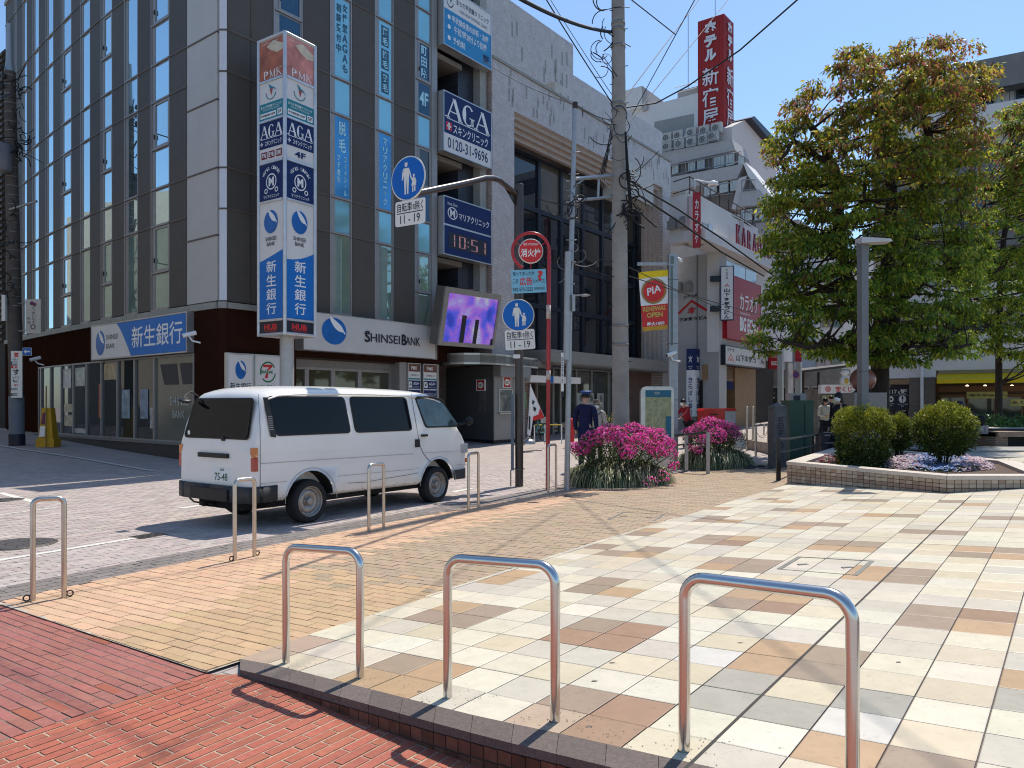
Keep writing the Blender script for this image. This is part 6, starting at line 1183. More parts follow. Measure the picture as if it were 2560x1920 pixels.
def loops(cpx,cpy,y,w,h,n,rad,seed,droop=.5):
    r_=random.Random(seed); m_=MB()
    for k in range(n):
        p=P3(cpx + r_.uniform(-w,w),cpy + r_.uniform(-h,h),y); pts=[p]; d=Vector((r_.uniform(-1,1),r_.uniform(-.4,.4),r_.uniform(-1,.6))).normalized(); c_=r_.uniform(-2.5,2.5)
        for q in range(r_.randint(6,16)):
            d=(Matrix.Rotation(c_ * .16,3,'Y') @ d); pts.append(pts[-1] + d * r_.uniform(.03,.06))
        m_.tube(pts,rad * r_.uniform(.6,1.5),5)
    return m_
part('cable_tangle',loops(1510,95,DP - .1,10,75,18,.009,3),blk,up_); part('cable_tangle',loops(1578,455,DP - .1,12,36,18,.010,5),blk,up_); part('cable_tangle',loops(1540,310,DP - .3,22,50,10,.007,8),blk,up_); part('cable_tangle',loops(1572,520,DP - .2,14,20,16,.014,9),blk,up_)
m_=MB()
for k in range(9): x=r_.uniform(-6,6); m_.tube([P3(1530 + x,300 + 10 * k,DP - .25),P3(1518 + x * .6,380,DP - .3),P3(1502 + x,445 + r_.uniform(-20,30),DP - .2)],.006,5)
for k in range(4): m_.tube([P3(1562 + k,330,DP - .2),P3(1566 + k * 2,430,DP - .25),P3(1574 + k * 2,520,DP - .2)],.010,5)
part('hanging_cables',m_,blk,up_)
# slender pole and the struts
sp_=thing('slender_pole','slender grey steel pole leaning beside the azalea bed','pole',hit(1417,1229,pave_z)); bp0=hit(1417,1229,pave_z); y_=bp0.y; m_=MB(); m_.tube([bp0,P3(1424,800,y_),P3(1430,560,y_ + .1),P3(1437.5,257,y_ + .2)],[.048,.046,.044,.038],14); part('shaft',m_,galv,sp_); m_=MB(); m_.tube([P3(1437.4,272,y_ + .2),P3(1438,256,y_ + .2)],.045,12); part('cap',m_,joint,sp_)
m_=MB(); m_.tube([P3(1416,900,y_ - .04),P3(1420,630,y_ - .04)],.055,12); part('sleeve',m_,galv,sp_)
m_=MB(); m_.box(P3(1406,930,y_ - .05),(.045,.02,.66)); part('sticker_board',m_,swh,sp_); m_=MB(); write(m_,'お',P3(1406,880,y_ - .062),frame((0,-1,0)),.03,.04,.02); vert(m_,'町田駅前商店街振興組合',P3(1406,925,y_ - .062),frame((0,-1,0)),.033,.45,.02); part('lettering',m_,navy,sp_)
m_=MB(); m_.box(P3(1406,985,y_ - .05),(.04,.02,.09)); part('black_plate',m_,inkm,sp_)
m_=MB(); m_.box(P3(1434,757,y_ - .05),(.05,.06,.28)); m_.tube([P3(1434,740,y_ - .05),P3(1452,737,y_ - .1)],.012,6); m_.lathe(P3(1462,738,y_ - .1),[(.001,.02),(.05,.015),(.10,0),(.05,-.02),(.001,-.02)],12); part('lamp',m_,galv,sp_)
m_=MB()
for k in range(7): p=P3(1437 - k * 2.2,380 + k * 55,y_ + .1 - k * .02); m_.tube([p + Vector((-.09,0,0)),p + Vector((.09,0,0))],.007,5)
for py in (452,478,505): p=P3(1424,py,y_ + .1); m_.tube([p,p + Vector((-.06,0,0))],.012,6)
part('step_bolts',m_,galv,sp_); part('cable_coil',loops(1430,500,y_ - .02,6,14,12,.008,21),blk,sp_); part('cable_coil',loops(1428,640,y_ - .02,5,30,6,.005,22),M('cable_grey',(.25,.25,.25),.6),sp_)
st_=thing('steel_strut','light steel strut frame bracing the slender pole to the thick concrete pole','strut',P3(1485,470,14.2)); m_=MB()
m_.tube([P3(1440,447,y_ + .1),P3(1532,439,DP - .15)],.035,4); part('upper_bar',m_,galv,st_); m_=MB(); m_.tube([P3(1443,501,y_ + .1),P3(1532,492,DP - .15)],.028,4); part('lower_bar',m_,galv,st_)
m_=MB(); m_.tube([P3(1497,444,14.3),P3(1495,495,14.3)],.025,4); part('vertical_bar',m_,galv,st_); m_=MB(); m_.tube([P3(1441,462,y_ + .1),P3(1462,446,y_ + .5)],.02,4); m_.tube([P3(1500,446,14.3),P3(1530,475,DP - .15)],.016,4); part('brace',m_,galv,st_)
# brown arm pole with two road signs
bp=hit(1298,1217); yb=bp.y; arm=thing('arm_pole','dark brown painted steel pole with a curved arm reaching over the road','pole',bp); m_=MB(); m_.tube([bp,P3(1298,462,yb)],.074,20); m_.lathe(P3(1298,462,yb),[(.078,-.02),(.078,.01),(.001,.03)],20); part('shaft',m_,brownp,arm)
m_=MB(); m_.tube([P3(1292,487,yb),P3(1268,466,yb - .25),P3(1248,450,yb - .5),P3(1232,445.5,yb - .75),P3(1212,445.5,yb - 1.0),P3(1180,454,yb - 1.4),P3(1140,463,yb - 1.8),P3(1092,473,yb - 2.2),P3(1040,484,yb - 2.6)],.05,12); part('arm',m_,brownp,arm)
m_=MB(); a,b,c=P3(1291,475,yb),P3(1291,520,yb),P3(1262,470,yb - .2); e_=Vector((.3,-.95,0)) * .01; m_.add([a - e_,b - e_,c - e_,a + e_,b + e_,c + e_],[(0,1,2),(5,4,3),(0,3,4,1),(1,4,5,2),(2,5,3,0)]); part('gusset',m_,brownp,arm)
m_=MB(); m_.box(P3(1281,1080,yb - .05),(.055,.10,1.38)); part('cable_box',m_,M('channel_blue_grey',(.12,.15,.19),.5,.3),arm); m_=MB(); m_.tube([P3(1277,1175,yb - .06),P3(1277,1216,yb - .06)],.012,6); part('conduit',m_,joint,arm)
m_=MB()
for py in (1045,1112,1172): m_.lathe(P3(1296,py,yb - .03),[(.115,-.005),(.118,0),(.115,.005)],16)
part('wire_ties',m_,M('tie_green',(.06,.12,.10),.5),arm)
def pict(m,c,R,s,k=.004):
    """adult and child walking hand in hand"""
    def q(pts): m.poly([Vector(c) + R @ Vector((x * s,y * s,k)) for x,y in pts])
    m.disc(Vector(c) + R @ Vector((-.10 * s,.62 * s,k)),.085 * s,R.col[2],14); q([(-.20,.68),(0.0,.68),(-.02,.74),(-.17,.74)])
    q([(-.26,.48),(.06,.48),(.10,.40),(.08,.0),(-.24,.0),(-.30,.40)]); q([(-.24,.02),(-.09,.02),(-.10,-.35),(-.11,-.72),(-.19,-.72),(-.20,-.35)]); q([(-.09,.02),(.08,.02),(.05,-.35),(.04,-.72),(-.04,-.72),(-.06,-.35)])
    q([(-.30,.42),(-.24,.42),(-.27,.2),(-.30,-.05),(-.36,-.05),(-.34,.2)]); q([(.05,.42),(.11,.40),(.20,.12),(.26,-.06),(.20,-.08),(.13,.1)])
    m.disc(Vector(c) + R @ Vector((.36 * s,.06 * s,k)),.055 * s,R.col[2],12); q([(.30,.10),(.42,.10),(.40,.15),(.32,.15)]); q([(.29,-.02),(.43,-.02),(.50,-.38),(.22,-.38)]); q([(.27,-.36),(.34,-.36),(.34,-.66),(.27,-.66)]); q([(.38,-.36),(.45,-.36),(.46,-.64),(.39,-.64)]); q([(.22,-.02),(.30,-.0),(.27,-.12),(.20,-.08)]); q([(.43,-.0),(.49,-.12),(.52,-.26),(.47,-.26),(.42,-.12)])
def roadsign(c,nrm,r,lab,extra=None,sx=1):
    c=Vector(c); R=frame(nrm); t=thing('pedestrian_sign',lab,'road sign',c,'round blue pedestrian signs'); m_=MB(); n_=R.col[2]; m_.lathe(c - n_ * .012,[(r,0),(r,.012),(.001,.012)],36,n_); part('plate',m_,swh,t)
    m_=MB(); m_.disc(c + n_ * .003,r * .945,n_,36); part('blue_face',m_,sblue,t); m_=MB(); pict(m_,c,R,r * .98,.006); part('pictogram',m_,swh,t); m_=MB(); m_.lathe(c - n_ * .05,[(.05,0),(.05,.04)],8,n_); part('clamp',m_,galv,t); return t
def timeplate(c,nrm,w,h,roll,lab):
    c=Vector(c); R=frame(nrm) @ Matrix.Rotation(roll,3,'Z'); t=thing('time_plate',lab,'sign plate',c,'white supplementary plates'); m_=MB(); q=[(x,y) for x,y in rr(-w / 2,w / 2,w / 2,-w / 2,-h / 2,h / 2,h * .1,3)]; n=len(q)
    m_.add([c + R @ Vector((x,y,0)) for x,y in q] + [c + R @ Vector((x,y,-.008)) for x,y in q],[list(range(n)),list(range(2 * n - 1,n - 1,-1))] + [(i,n + i,n + (i + 1) % n,(i + 1) % n) for i in range(n)]); part('plate',m_,swh,t)
    m_=MB(); write(m_,'自転車',c + R @ Vector((-w * .18,h * .24,.002)),R,w * .50,h * .36,.01); write(m_,'を',c + R @ Vector((w * .135,h * .21,.002)),R,w * .10,h * .22,.01); write(m_,'除く',c + R @ Vector((w * .31,h * .24,.002)),R,w * .26,h * .36,.01); write(m_,'11 - 19',c + R @ Vector((0,-h * .24,.002)),R,w * .66,h * .34,.008); a,b=-w * .44,w * .44; m_.poly([c + R @ Vector((x,y,.002)) for x,y in ((a,-.01 * h),(b,-.01 * h),(b,.025 * h),(a,.025 * h))]); part('lettering',m_,inkm,t)
ysn=yb - 2.68; nS=Vector((-1,-1.54,0)); roadsign(P3(1020,446,ysn),nS,.325,'larger round blue pedestrian sign hanging from the curved arm over the road'); timeplate(P3(1025,531,ysn - .03),nS,.565,.365,.0,'white plate reading 自転車を除く 11-19 under the hanging blue sign')
roadsign(P3(1295.5,788,yb - .14),(-.05,-1,0),.29,'smaller round blue pedestrian sign fixed to the brown pole'); timeplate(P3(1300,849,yb - .14),(-.05,-1,0),.535,.36,.055,'white plate reading 自転車を除く 11-19 on the brown pole')
m_=MB(); m_.box(P3(1292,891,yb - .09),(.12,.01,.07)); single('pole_tag',m_,swh,'tiny white number tag on the brown pole below the plate','tag',P3(1292,891,yb - .09))
# fire hydrant post
hp0=hit(1369,1226); yh=hp0.y; hy=thing('hydrant_sign_post','red fire hydrant post curving into a ring round its round sign','sign post',hp0); redpost=M('post_red',(.42,.012,.02),.3,var=.08,coat=.4,wear=.15)
rc=P3(1327,628,yh); Rr_=46 / 1900 * yh; pts=[hp0,P3(1371,900,yh),P3(1373,640,yh)] + [rc + Vector((Rr_ * math.cos(a),0,Rr_ * 1.0 * math.sin(a))) for a in [math.radians(5 + q * 12) for q in range(21)]]; m_=MB(); m_.tube(pts,[.036,.036,.034] + [.026] * 21,12); part('post',m_,redpost,hy)
m_=MB(); p=P3(1371.5,780,yh); m_.lathe(p,[(.037,-.12),(.039,-.12),(.039,.12),(.037,.12)],12); m_.lathe(P3(1371,938,yh),[(.037,-.08),(.0395,-.08),(.0395,.08),(.037,.08)],12); part('peeling_sticker',m_,M('peeling',(.5,.42,.38),.7,var=.4,scale=40),hy)
m_=MB()
for a in (30,150,270): q=math.radians(a); m_.tube([rc + Vector((Rr_ * .66 * math.cos(q),0,Rr_ * .66 * math.sin(q))),rc + Vector((Rr_ * math.cos(q),0,Rr_ * math.sin(q)))],.008,5)
part('spokes',m_,redpost,hy)
t=thing('hydrant_sign','round red fire hydrant sign reading 消火栓 inside the red ring','sign',rc); r1=31 / 1900 * yh; m_=MB(); m_.lathe(rc + Vector((0,-.0,0)),[(r1,-.01),(r1,.01),(.001,.01)],32,(0,-1,0)); part('plate',m_,swh,t); m_=MB(); m_.disc(rc + Vector((0,-.013,0)),r1 * .93,(0,-1,0),32); part('red_face',m_,redl,t); m_=MB(); R=frame((0,-1,0)); write(m_,'消火栓',rc + Vector((0,-.016,-.03)),R,r1 * 1.6,r1 * .66,.02); write(m_,'FIRE HYDRANT',rc + Vector((0,-.016,r1 * .55)),R,r1 * 1.25,r1 * .2,.005); part('lettering',m_,whitel,t)
pc=P3(1322,703,yh - .02); t=thing('advert_plate','pale blue advertising plate with red lettering under the hydrant sign','sign',pc); w,h=87 / 1900 * yh,58 / 1900 * yh; R=frame((0,-1,0)) @ Matrix.Rotation(.045,3,'Z'); m_=MB(); m_.add([pc + R @ Vector((x * w / 2,y * h / 2,z)) for z in (-.01,0) for x,y in ((-1,-1),(1,-1),(1,1),(-1,1))],[(3,2,1,0),(4,5,6,7),(0,1,5,4),(1,2,6,5),(2,3,7,6),(3,0,4,7)]); part('plate',m_,M('plate_sky',(.20,.47,.62),.4,var=.1,scale=2),t)
m_=MB(); write(m_,'知ってましたか',pc + R @ Vector((-w * .14,h * .34,.003)),R,w * .62,h * .18,.01); write(m_,'この',pc + R @ Vector((-w * .38,h * .02,.003)),R,w * .16,h * .18,.01); write(m_,'スペース',pc + R @ Vector((w * .28,-h * .02,.003)),R,w * .36,h * .15,.01); write(m_,'042-573-2225',pc + R @ Vector((-w * .18,-h * .34,.003)),R,w * .58,h * .16,.01); write(m_,'昭和警報販売株式会社',pc + R @ Vector((w * .3,-h * .33,.003)),R,w * .3,h * .12,.0); part('lettering',m_,inkm,t); m_=MB(); write(m_,'広告',pc + R @ Vector((-w * .08,0,.004)),R,w * .36,h * .34,.02); write(m_,'?',pc + R @ Vector((w * .33,h * .22,.004)),R,w * .16,h * .44,.04,rot=.0); part('red_lettering',m_,redl,t)
# left utility pole and its signs
lp0=hit(43,1113); yl=lp0.y; lp=thing('left_utility_pole','dark weathered utility pole with transformer and many cable bands','utility pole',lp0); m_=MB(); m_.tube([lp0,P3(42,1085,yl)],[.215,.21],20); part('black_base',m_,inkm,lp); m_=MB(); m_.tube([P3(42.5,1087,yl),P3(41,990,yl)],.20,20); part('grey_wrap',m_,M('wrap_grey',(.15,.17,.20),.6),lp)
m_=MB(); m_.tube([P3(41,992,yl),P3(36,780,yl),P3(30,470,yl),P3(25,180,yl)],[.185,.185,.165,.145],20); part('shaft',m_,conc2,lp); m_=MB(); m_.tube([P3(25,180,yl),P3(24,155,yl),P3(23.5,60,yl)],[.145,.10,.075],16); part('top_pipe',m_,galv,lp)
m_=MB()
for k in range(26):
    py=190 + k * 23; p=P3(25 + (py - 180) / 812 * 16,py,yl); rd=.148 + .04 * (py - 180) / 812; m_.lathe(p,[(rd - .003,-.012),(rd + .006,-.01),(rd + .006,.01),(rd - .003,.012)],16)
    if k % 2: m_.tube([p,p + Vector((rd + .12,-.05,0))],.01,5)
part('bands',m_,M('band_steel',0),lp)
m_=MB(); m_.lathe(P3(11,430,yl - .3),[(.001,.82),(.17,.80),(.20,.76),(.20,.06),(.18,0),(.001,-.02)],20); part('transformer',m_,M('transformer_grey',(.16,.16,.175),.5,wear=.2),lp)
m_=MB()
for px,py in ((3,168),(9,190),(5,215)): m_.lathe(P3(px,py,yl - .2),[(.02,-.08),(.07,-.05),(.05,-.03),(.075,0),(.05,.03),(.03,.08)],10,(.5,0,.8))
part('insulators',m_,M('insulator',(.03,.03,.03),.3),lp); m_=MB(); m_.tube([P3(17,526,yl - .1),P3(92,503,yl - .5)],.035,6); part('bracket_arm',m_,galv,lp)
part('cable_tangle',loops(45,290,yl - .15,12,100,34,.014,31),blk,lp); part('cable_tangle',loops(14,650,yl - .15,14,120,34,.011,32),blk,lp); m_=MB(); m_.box(P3(11,770,yl - .2),(.10,.10,.75)); part('white_tube_box',m_,swh,lp)
R=frame((0.1,-1,0)); pc=P3(42,936,yl - .24); t=thing('pole_advert_board','tall narrow white advert board strapped to the left pole','sign',pc); m_=MB(); m_.box(pc,(.32,.03,1.35)); part('board',m_,swh,t)
def bands(t,pc,items,mat_map,w):
    for k,(txt,dz,ww,hh,mt,bg) in enumerate(items):
        if bg is not None: m_=MB(); q=pc + Vector((0,-.018,dz)); m_.poly([q + R @ Vector((x,y,0)) for x,y in ((-w / 2,-hh * .62),(w / 2,-hh * .62),(w / 2,hh * .62),(-w / 2,hh * .62))]); part('band',m_,bg,t)
        m_=MB(); write(m_,txt,pc + Vector((0,-.022,dz)),R,ww,hh,.02); part('lettering',m_,mt,t)
bands(t,pc,[('質',.56,.14,.14,redl,None),('ブランド',.43,.24,.06,inkm,None),('買取り',.32,.24,.08,whitel,navy),('販売',.22,.18,.07,whitel,redl),('す',.07,.2,.17,inkm,None),('ぎ',-.14,.2,.17,inkm,None),('質屋',-.31,.12,.05,redl,None),('原町田4丁目',-.42,.26,.05,whitel,navy),('町田店',-.58,.2,.06,whitel,inkm)],None,.29)
pc=P3(68,879,yl - .3); t=thing('arrow_sign','small blue one way sign with white arrow beside the left pole','road sign',pc); m_=MB(); m_.box(pc,(.25,.02,.22)); part('plate',m_,swh,t); m_=MB(); q=lambda x,y: pc + Vector((x,-.014,y)); m_.poly([q(-.115,-.1),q(.115,-.1),q(.115,.1),q(-.115,.1)]); part('blue_face',m_,sblue,t); m_=MB(); q2=lambda x,y: pc + Vector((x,-.018,y)); m_.poly([q2(-.09,0),q2(-.02,-.07),q2(-.02,.07)]); m_.poly([q2(-.03,-.02),q2(.09,-.02),q2(.09,.02),q2(-.03,.02)]); part('arrow',m_,swh,t)
pc=P3(84,791,yl - .4); t=thing('hanging_shop_sign','cream hanging board with purple flower emblem and vertical kana by the left pole','sign',pc); m_=MB(); m_.box(pc,(.44,.05,.98)); part('board',m_,M('board_cream',(.46,.44,.40),.5),t); m_=MB(); vert(m_,'さつまいもの',pc + Vector((.02,-.03,.05)),R,.10,.52,.0); vert(m_,'舟和',pc + Vector((-.12,-.03,-.12)),R,.09,.22,.0); part('lettering',m_,inkm,t)
m_=MB(); m_.disc(pc + Vector((-.03,-.03,.37)),.06,(0,-1,0),10); m_.disc(pc + Vector((.05,-.031,.34)),.05,(0,-1,0),10); m_.disc(pc + Vector((.0,-.03,-.30)),.075,(0,-1,0),16,.045); part('emblem',m_,M('plum',(.14,.03,.08),.5),t); m_=MB(); m_.tube([pc + Vector((-.24,0,.4)),pc + Vector((-.6,.25,.4))],.02,5); m_.tube([pc + Vector((-.24,0,-.4)),pc + Vector((-.6,.25,-.4))],.02,5); part('bracket',m_,galv,t)
# yellow cleaning stand
yc=hit(121,1117); t=thing('yellow_stand','yellow plastic stand with a leaning pole by the bank windows','floor stand',yc); ylw=M('plastic_yellow',(.50,.28,.02),.5,var=.1); m_=MB(); a,b=.23,.13; m_.hexa([yc + Vector((x * a,y * .15,0)) for x,y in ((-1,-1),(1,-1),(1,1),(-1,1))],[yc + Vector((x * b,y * .10,1.12)) for x,y in ((-1,-1),(1,-1),(1,1),(-1,1))]); part('body',m_,ylw,t); m_=MB(); m_.box(yc + Vector((0,0,.12)),(.52,.34,.24)); part('foot',m_,ylw,t); m_=MB(); m_.tube([yc + Vector((.06,-.22,0)),yc + Vector((0,-.1,1.75))],.018,6); part('pole',m_,M('broom_wood',(.30,.20,.06),.6),t)
m_=MB(); m_.poly([yc + Vector((-.16,-.175,.3)),yc + Vector((-.0,-.175,.3)),yc + Vector((-.01,-.135,.6)),yc + Vector((-.15,-.135,.6))]); part('notice',m_,swh,t); m_=MB(); m_.poly([yc + Vector((-.13,-.136,.65)),yc + Vector((.0,-.136,.65)),yc + Vector((-.01,-.115,.98)),yc + Vector((-.1,-.115,.98))]); part('purple_notice',m_,M('plum',0),t)
# ================= WIRES =================
def wire(pts,r,lab,grp='overhead wires',mat=blk,sag=0):
    P=[Vector(p) for p in pts]
    if sag:
        a,b=P[0],P[-1]; P=[a.lerp(b,k / 16) - Vector((0,0,sag * 4 * (k / 16) * (1 - k / 16))) for k in range(17)]
    m_=MB(); m_.tube(P,r,6); single('overhead_wire',m_,mat,lab,'wire',P[0],grp)
wire([P3(1230,-45,9.5),P3(1529,80,DP)],.030,'thick black cable entering from the top centre to the concrete pole',sag=.12)
wire([P3(1330,-60,13),P3(1533,262,DP)],.012,'steep thin wire left of the concrete pole',sag=.03); wire([P3(1352,-40,16),P3(1532,240,DP)],.007,'second steep thinner wire left of the concrete pole',sag=.03)
wire([P3(1563,269,DP),P3(1640,258,DP + .3),P3(1720,215,DP - .5),P3(1850,125,DP - 1.5),P3(2010,-15,DP - 2.5),P3(2120,-120,DP - 3)],.014,'dark cable swinging up to the top right past the red tower'); wire([P3(1562,245,DP),P3(1762,-20,22)],.010,'straight thin wire rising right of the concrete pole'); wire([P3(1567,312,DP),P3(1832,-15,24)],.009,'thin wire crossing the sky behind the red tower')
wire([P3(1598,488,DP),P3(1700,556,17),P3(1803,630,20),P3(1910,690,24)],.022,'thick twisted cable running down to the karaoke building'); wire([P3(1575,452,DP),P3(1690,520,17),P3(1810,600,20),P3(1990,730,24)],.020,'upper twisted cable running down past the karaoke letters')
wire([P3(1434,617,13.5),P3(1535,655,DP)],.008,'short wire from slender pole to concrete pole, upper',sag=.05); wire([P3(1434,640,13.5),P3(1538,692,DP)],.010,'short looped wire from slender pole to concrete pole, lower',sag=.08)
wire([P3(1572,690,DP),P3(1800,760,22),P3(1960,800,27)],.010,'wire crossing the udon signs',sag=.05); wire([P3(1572,668,DP),P3(1760,745,22),P3(1930,815,27)],.008,'lower wire crossing the udon signs',sag=.1)
wire([P3(1438,262,13.4),P3(1205,150,20)],.007,'thin wire from slender pole top to the tiled facade',sag=.1); wire([P3(1440,262,13.4),P3(1528,300,DP)],.007,'thin wire from slender pole top to concrete pole',sag=.05)
wire([P3(30,230,yl),P3(-60,225,8)],.02,'black cable leaving the left pole out of view',sag=.1); wire([P3(35,600,yl),P3(-60,560,10)],.02,'second black cable leaving the left pole out of view',sag=.2)
for k,(p,q,h) in enumerate((((-60,1580),(1260,1300),9),((700,1690),(1330,1330),10),((1440,1265),(2200,1800),9.5),((560,1900),(0,1700),9.2))):
    a,b=hit(*p,plz),hit(*q,plz); o_=sv * (h / sv.z); d=b - a; wire([a - d * .6 + o_,b + d * .25 + o_],.011,'cable high above the square, %s' % ('along the peach bricks','over the pointed kerb end','over the middle of the tiles','over the red bricks')[k],'cables above the square')
# ================= LEAVES =================
def leafmat(name,rough=.5,trans=.35,var=.12): return M(name,(1,1,1),rough,var=var,scale=4,src='attr',trans=trans,spec=.35)
def leafmesh(name,P,N,U,ln,wd,col,mat,parent,fold=.25,loc=None,kind=None,droop=None):
    """many four point leaves: P base, U direction along the leaf, N side vector; arrays"""
    n=len(P); o=np.array(ROOT[parent.name]) if parent else np.zeros(3); P=P - o
    S=np.cross(U,N); S /= np.linalg.norm(S,axis=1,keepdims=True) + 1e-9; Nn=np.cross(S,U)
    tip=P + U * ln[:,None]; mid=P + U * (ln * .45)[:,None]; mid2=mid - Nn * (wd * fold)[:,None]
    a=mid + S * (wd * .5)[:,None]; b=mid - S * (wd * .5)[:,None]
    v=np.stack([P,a,tip,b],1).reshape(-1,3); v[1::4] -= Nn * (wd * fold)[:,None]; v[3::4] -= Nn * (wd * fold)[:,None]
    idx=np.arange(n) * 4; loops_=np.stack([idx,idx + 1,idx + 2,idx,idx + 2,idx + 3],1).reshape(-1)
    me=bpy.data.meshes.new(name); me.vertices.add(4 * n); me.vertices.foreach_set('co',v.astype(np.float32).ravel()); me.loops.add(6 * n); me.loops.foreach_set('vertex_index',loops_.astype(np.int32))
    me.polygons.add(2 * n); me.polygons.foreach_set('loop_start',(np.arange(2 * n) * 3).astype(np.int32)); me.polygons.foreach_set('loop_total',np.full(2 * n,3,np.int32)); me.materials.append(mat)
    me.update(); at=me.color_attributes.new('Col','FLOAT_COLOR','CORNER'); c=np.ones((6 * n,4),np.float32); c[:,:3]=np.repeat(col,6,axis=0); at.data.foreach_set('color',c.ravel())
    ob=bpy.data.objects.new(name,me); COL.objects.link(ob)
    if parent: ob.parent=parent; ROOT[ob.name]=ROOT[parent.name]
    if kind: ob['kind']=kind
    return ob
def unit(a): return a / (np.linalg.norm(a,axis=1,keepdims=True) + 1e-9)
rg=np.random.default_rng(12)
bark=M('bark',(.040,.030,.024),.9,var=.35,scale=14,bump=.8,bscale=40)
def inpoly(x,y,poly):
    r=False
    for i in range(len(poly)):
        (x1,y1),(x2,y2)=poly[i - 1],poly[i]
        if (y1 > y) != (y2 > y) and x < (x2 - x1) * (y - y1) / (y2 - y1) + x1: r=not r
    return r
def edge_dist(x,y,poly):
    d=1e9
    for i in range(len(poly)):
        (x1,y1),(x2,y2)=poly[i - 1],poly[i]; t=max(0,min(1,((x - x1) * (x2 - x1) + (y - y1) * (y2 - y1)) / ((x2 - x1) ** 2 + (y2 - y1) ** 2))); d=min(d,math.hypot(x - x1 - t * (x2 - x1),y - y1 - t * (y2 - y1)))
    return d
def tree(base,label,outline,Y,depth_r,limbs,nclump,per,leaf,colf,seed,trunk,gaps=()):
    r_=random.Random(seed); g_=np.random.default_rng(seed); t=thing('broadleaf_tree',label,'tree',base,'trees in the plaza'); sc_=Y / FL
    xs_=[p[0] for p in outline]; ys_=[p[1] for p in outline]; maxd=max(edge_dist(r_.uniform(min(xs_),max(xs_)),r_.uniform(min(ys_),max(ys_)),outline) for _ in range(300))
    m_=MB(); pts=[P3(px,py,Y + dy) for px,py,dy,r in trunk]; pts[0]=Vector(base) - Vector((0,0,.1)); m_.tube(pts,[r for *_,r in trunk],16); tk=part('trunk',m_,bark,t)
    nodes=[(p,trunk[i][3]) for i,p in enumerate(pts)][2:]
    for L in limbs:
        m_=MB(); P=[P3(px,py,Y + dy) for px,py,dy,r in L]; F_=[]; R_=[]
        for i in range(len(P) - 1):
            for k in range(4):
                q=P[i].lerp(P[i + 1],k / 4) + Vector((r_.uniform(-1,1),r_.uniform(-1,1),r_.uniform(-1,1))) * (.03 if k else 0); F_.append(q); R_.append(L[i][3] + (L[i + 1][3] - L[i][3]) * k / 4 * 1.0 + (r_.uniform(0,.015) if k else 0))
        F_.append(P[-1]); R_.append(L[-1][3]); m_.tube(F_,R_,10); part('limb',m_,bark,t); nodes += list(zip(F_[2:],R_[2:]))
    cl=[]; tries=0
    while len(cl) < nclump and tries < 60000:
        tries += 1; x,y=r_.uniform(min(xs_),max(xs_)),r_.uniform(min(ys_),max(ys_))
        if not inpoly(x,y,outline): continue
        if any(math.hypot((x - gx) / 1.0,(y - gy)) < gr for gx,gy,gr in gaps): continue
        e=edge_dist(x,y,outline); rad=r_.uniform(.24,.40)
        if e < rad * .5 / sc_ * (r_.random() ** .5): continue
        dr=depth_r * math.sqrt(max(0,1 - (1 - min(1,e / maxd)) ** 2)) * .95 + .1; dy=dr * (r_.choice([-1,1,-1]) * r_.random() ** .45)
        p=P3(x,y,Y + dy)
        if sum(1 for q in cl if (q[0] - p).length < (q[1] + rad) * .34) > 0: continue
        cl.append((p,rad,e / maxd,dy))
    # twigs from the nearest limb node
    m_=MB()
    for p,rad,e,dy in cl:
        q,qr=min(nodes,key=lambda n_: (n_[0] - p).length + (1.5 if n_[0].z > p.z + .3 else 0)); k1=q.lerp(p,.35) + Vector((r_.uniform(-.12,.12),r_.uniform(-.12,.12),-.05)); k2=q.lerp(p,.7) + Vector((r_.uniform(-.15,.15),r_.uniform(-.1,.1),r_.uniform(-.08,.05)))
        r0=min(qr * .55,.045) * r_.uniform(.7,1.1); m_.tube([q,k1,k2,p],[r0,r0 * .7,r0 * .45,.008],5)
        for _ in range(4): d=Vector((r_.uniform(-1,1),r_.uniform(-1,1),r_.uniform(-.3,1))).normalized() * rad * .85; m_.tube([k2.lerp(p,.5),p + d * .5 + Vector((0,0,.03)),p + d],[.009,.007,.004],4)
    tw=part('twigs',m_,bark,t); tw['kind']='stuff'
    C=[]; Pn=[]; Un=[]; ln=[]
    for p,rad,e,dy in cl:
        n=int(per * (rad / .33) ** 2 * r_.uniform(.8,1.2)); d=unit(g_.normal(size=(n,3))); d[:,2]=np.where(d[:,2] < -.35,-d[:,2] * .6,d[:,2]); rr2=rad * g_.uniform(.25,1.0,n) ** .6; q=np.array(p) + d * rr2[:,None] * np.array([1.12,1.12,.72])
        u=d * .55 + np.stack([np.zeros(n),np.zeros(n),-g_.uniform(.35,1.3,n)],1) + g_.normal(size=(n,3)) * .35; Pn.append(q); Un.append(unit(u)); ln.append(leaf * g_.uniform(.7,1.3,n)); C.append(colf(q,g_,p))
    Pn,Un,ln,C=np.concatenate(Pn),np.concatenate(Un),np.concatenate(ln),np.concatenate(C); Nn=unit(g_.normal(size=Pn.shape) * .8 + np.array([0,-.2,.8]))
    leafmesh('crown',Pn,Nn,Un,ln,ln * .42,C,leafmat('tree_leaf',.42,.58),t); return t
GREEN=np.array([(.115,.21,.025),(.16,.26,.03),(.24,.31,.03),(.085,.17,.03),(.34,.37,.05)]); RED_=np.array([(.30,.14,.05),(.34,.15,.07),(.26,.19,.05),(.38,.11,.08),(.28,.22,.05)])
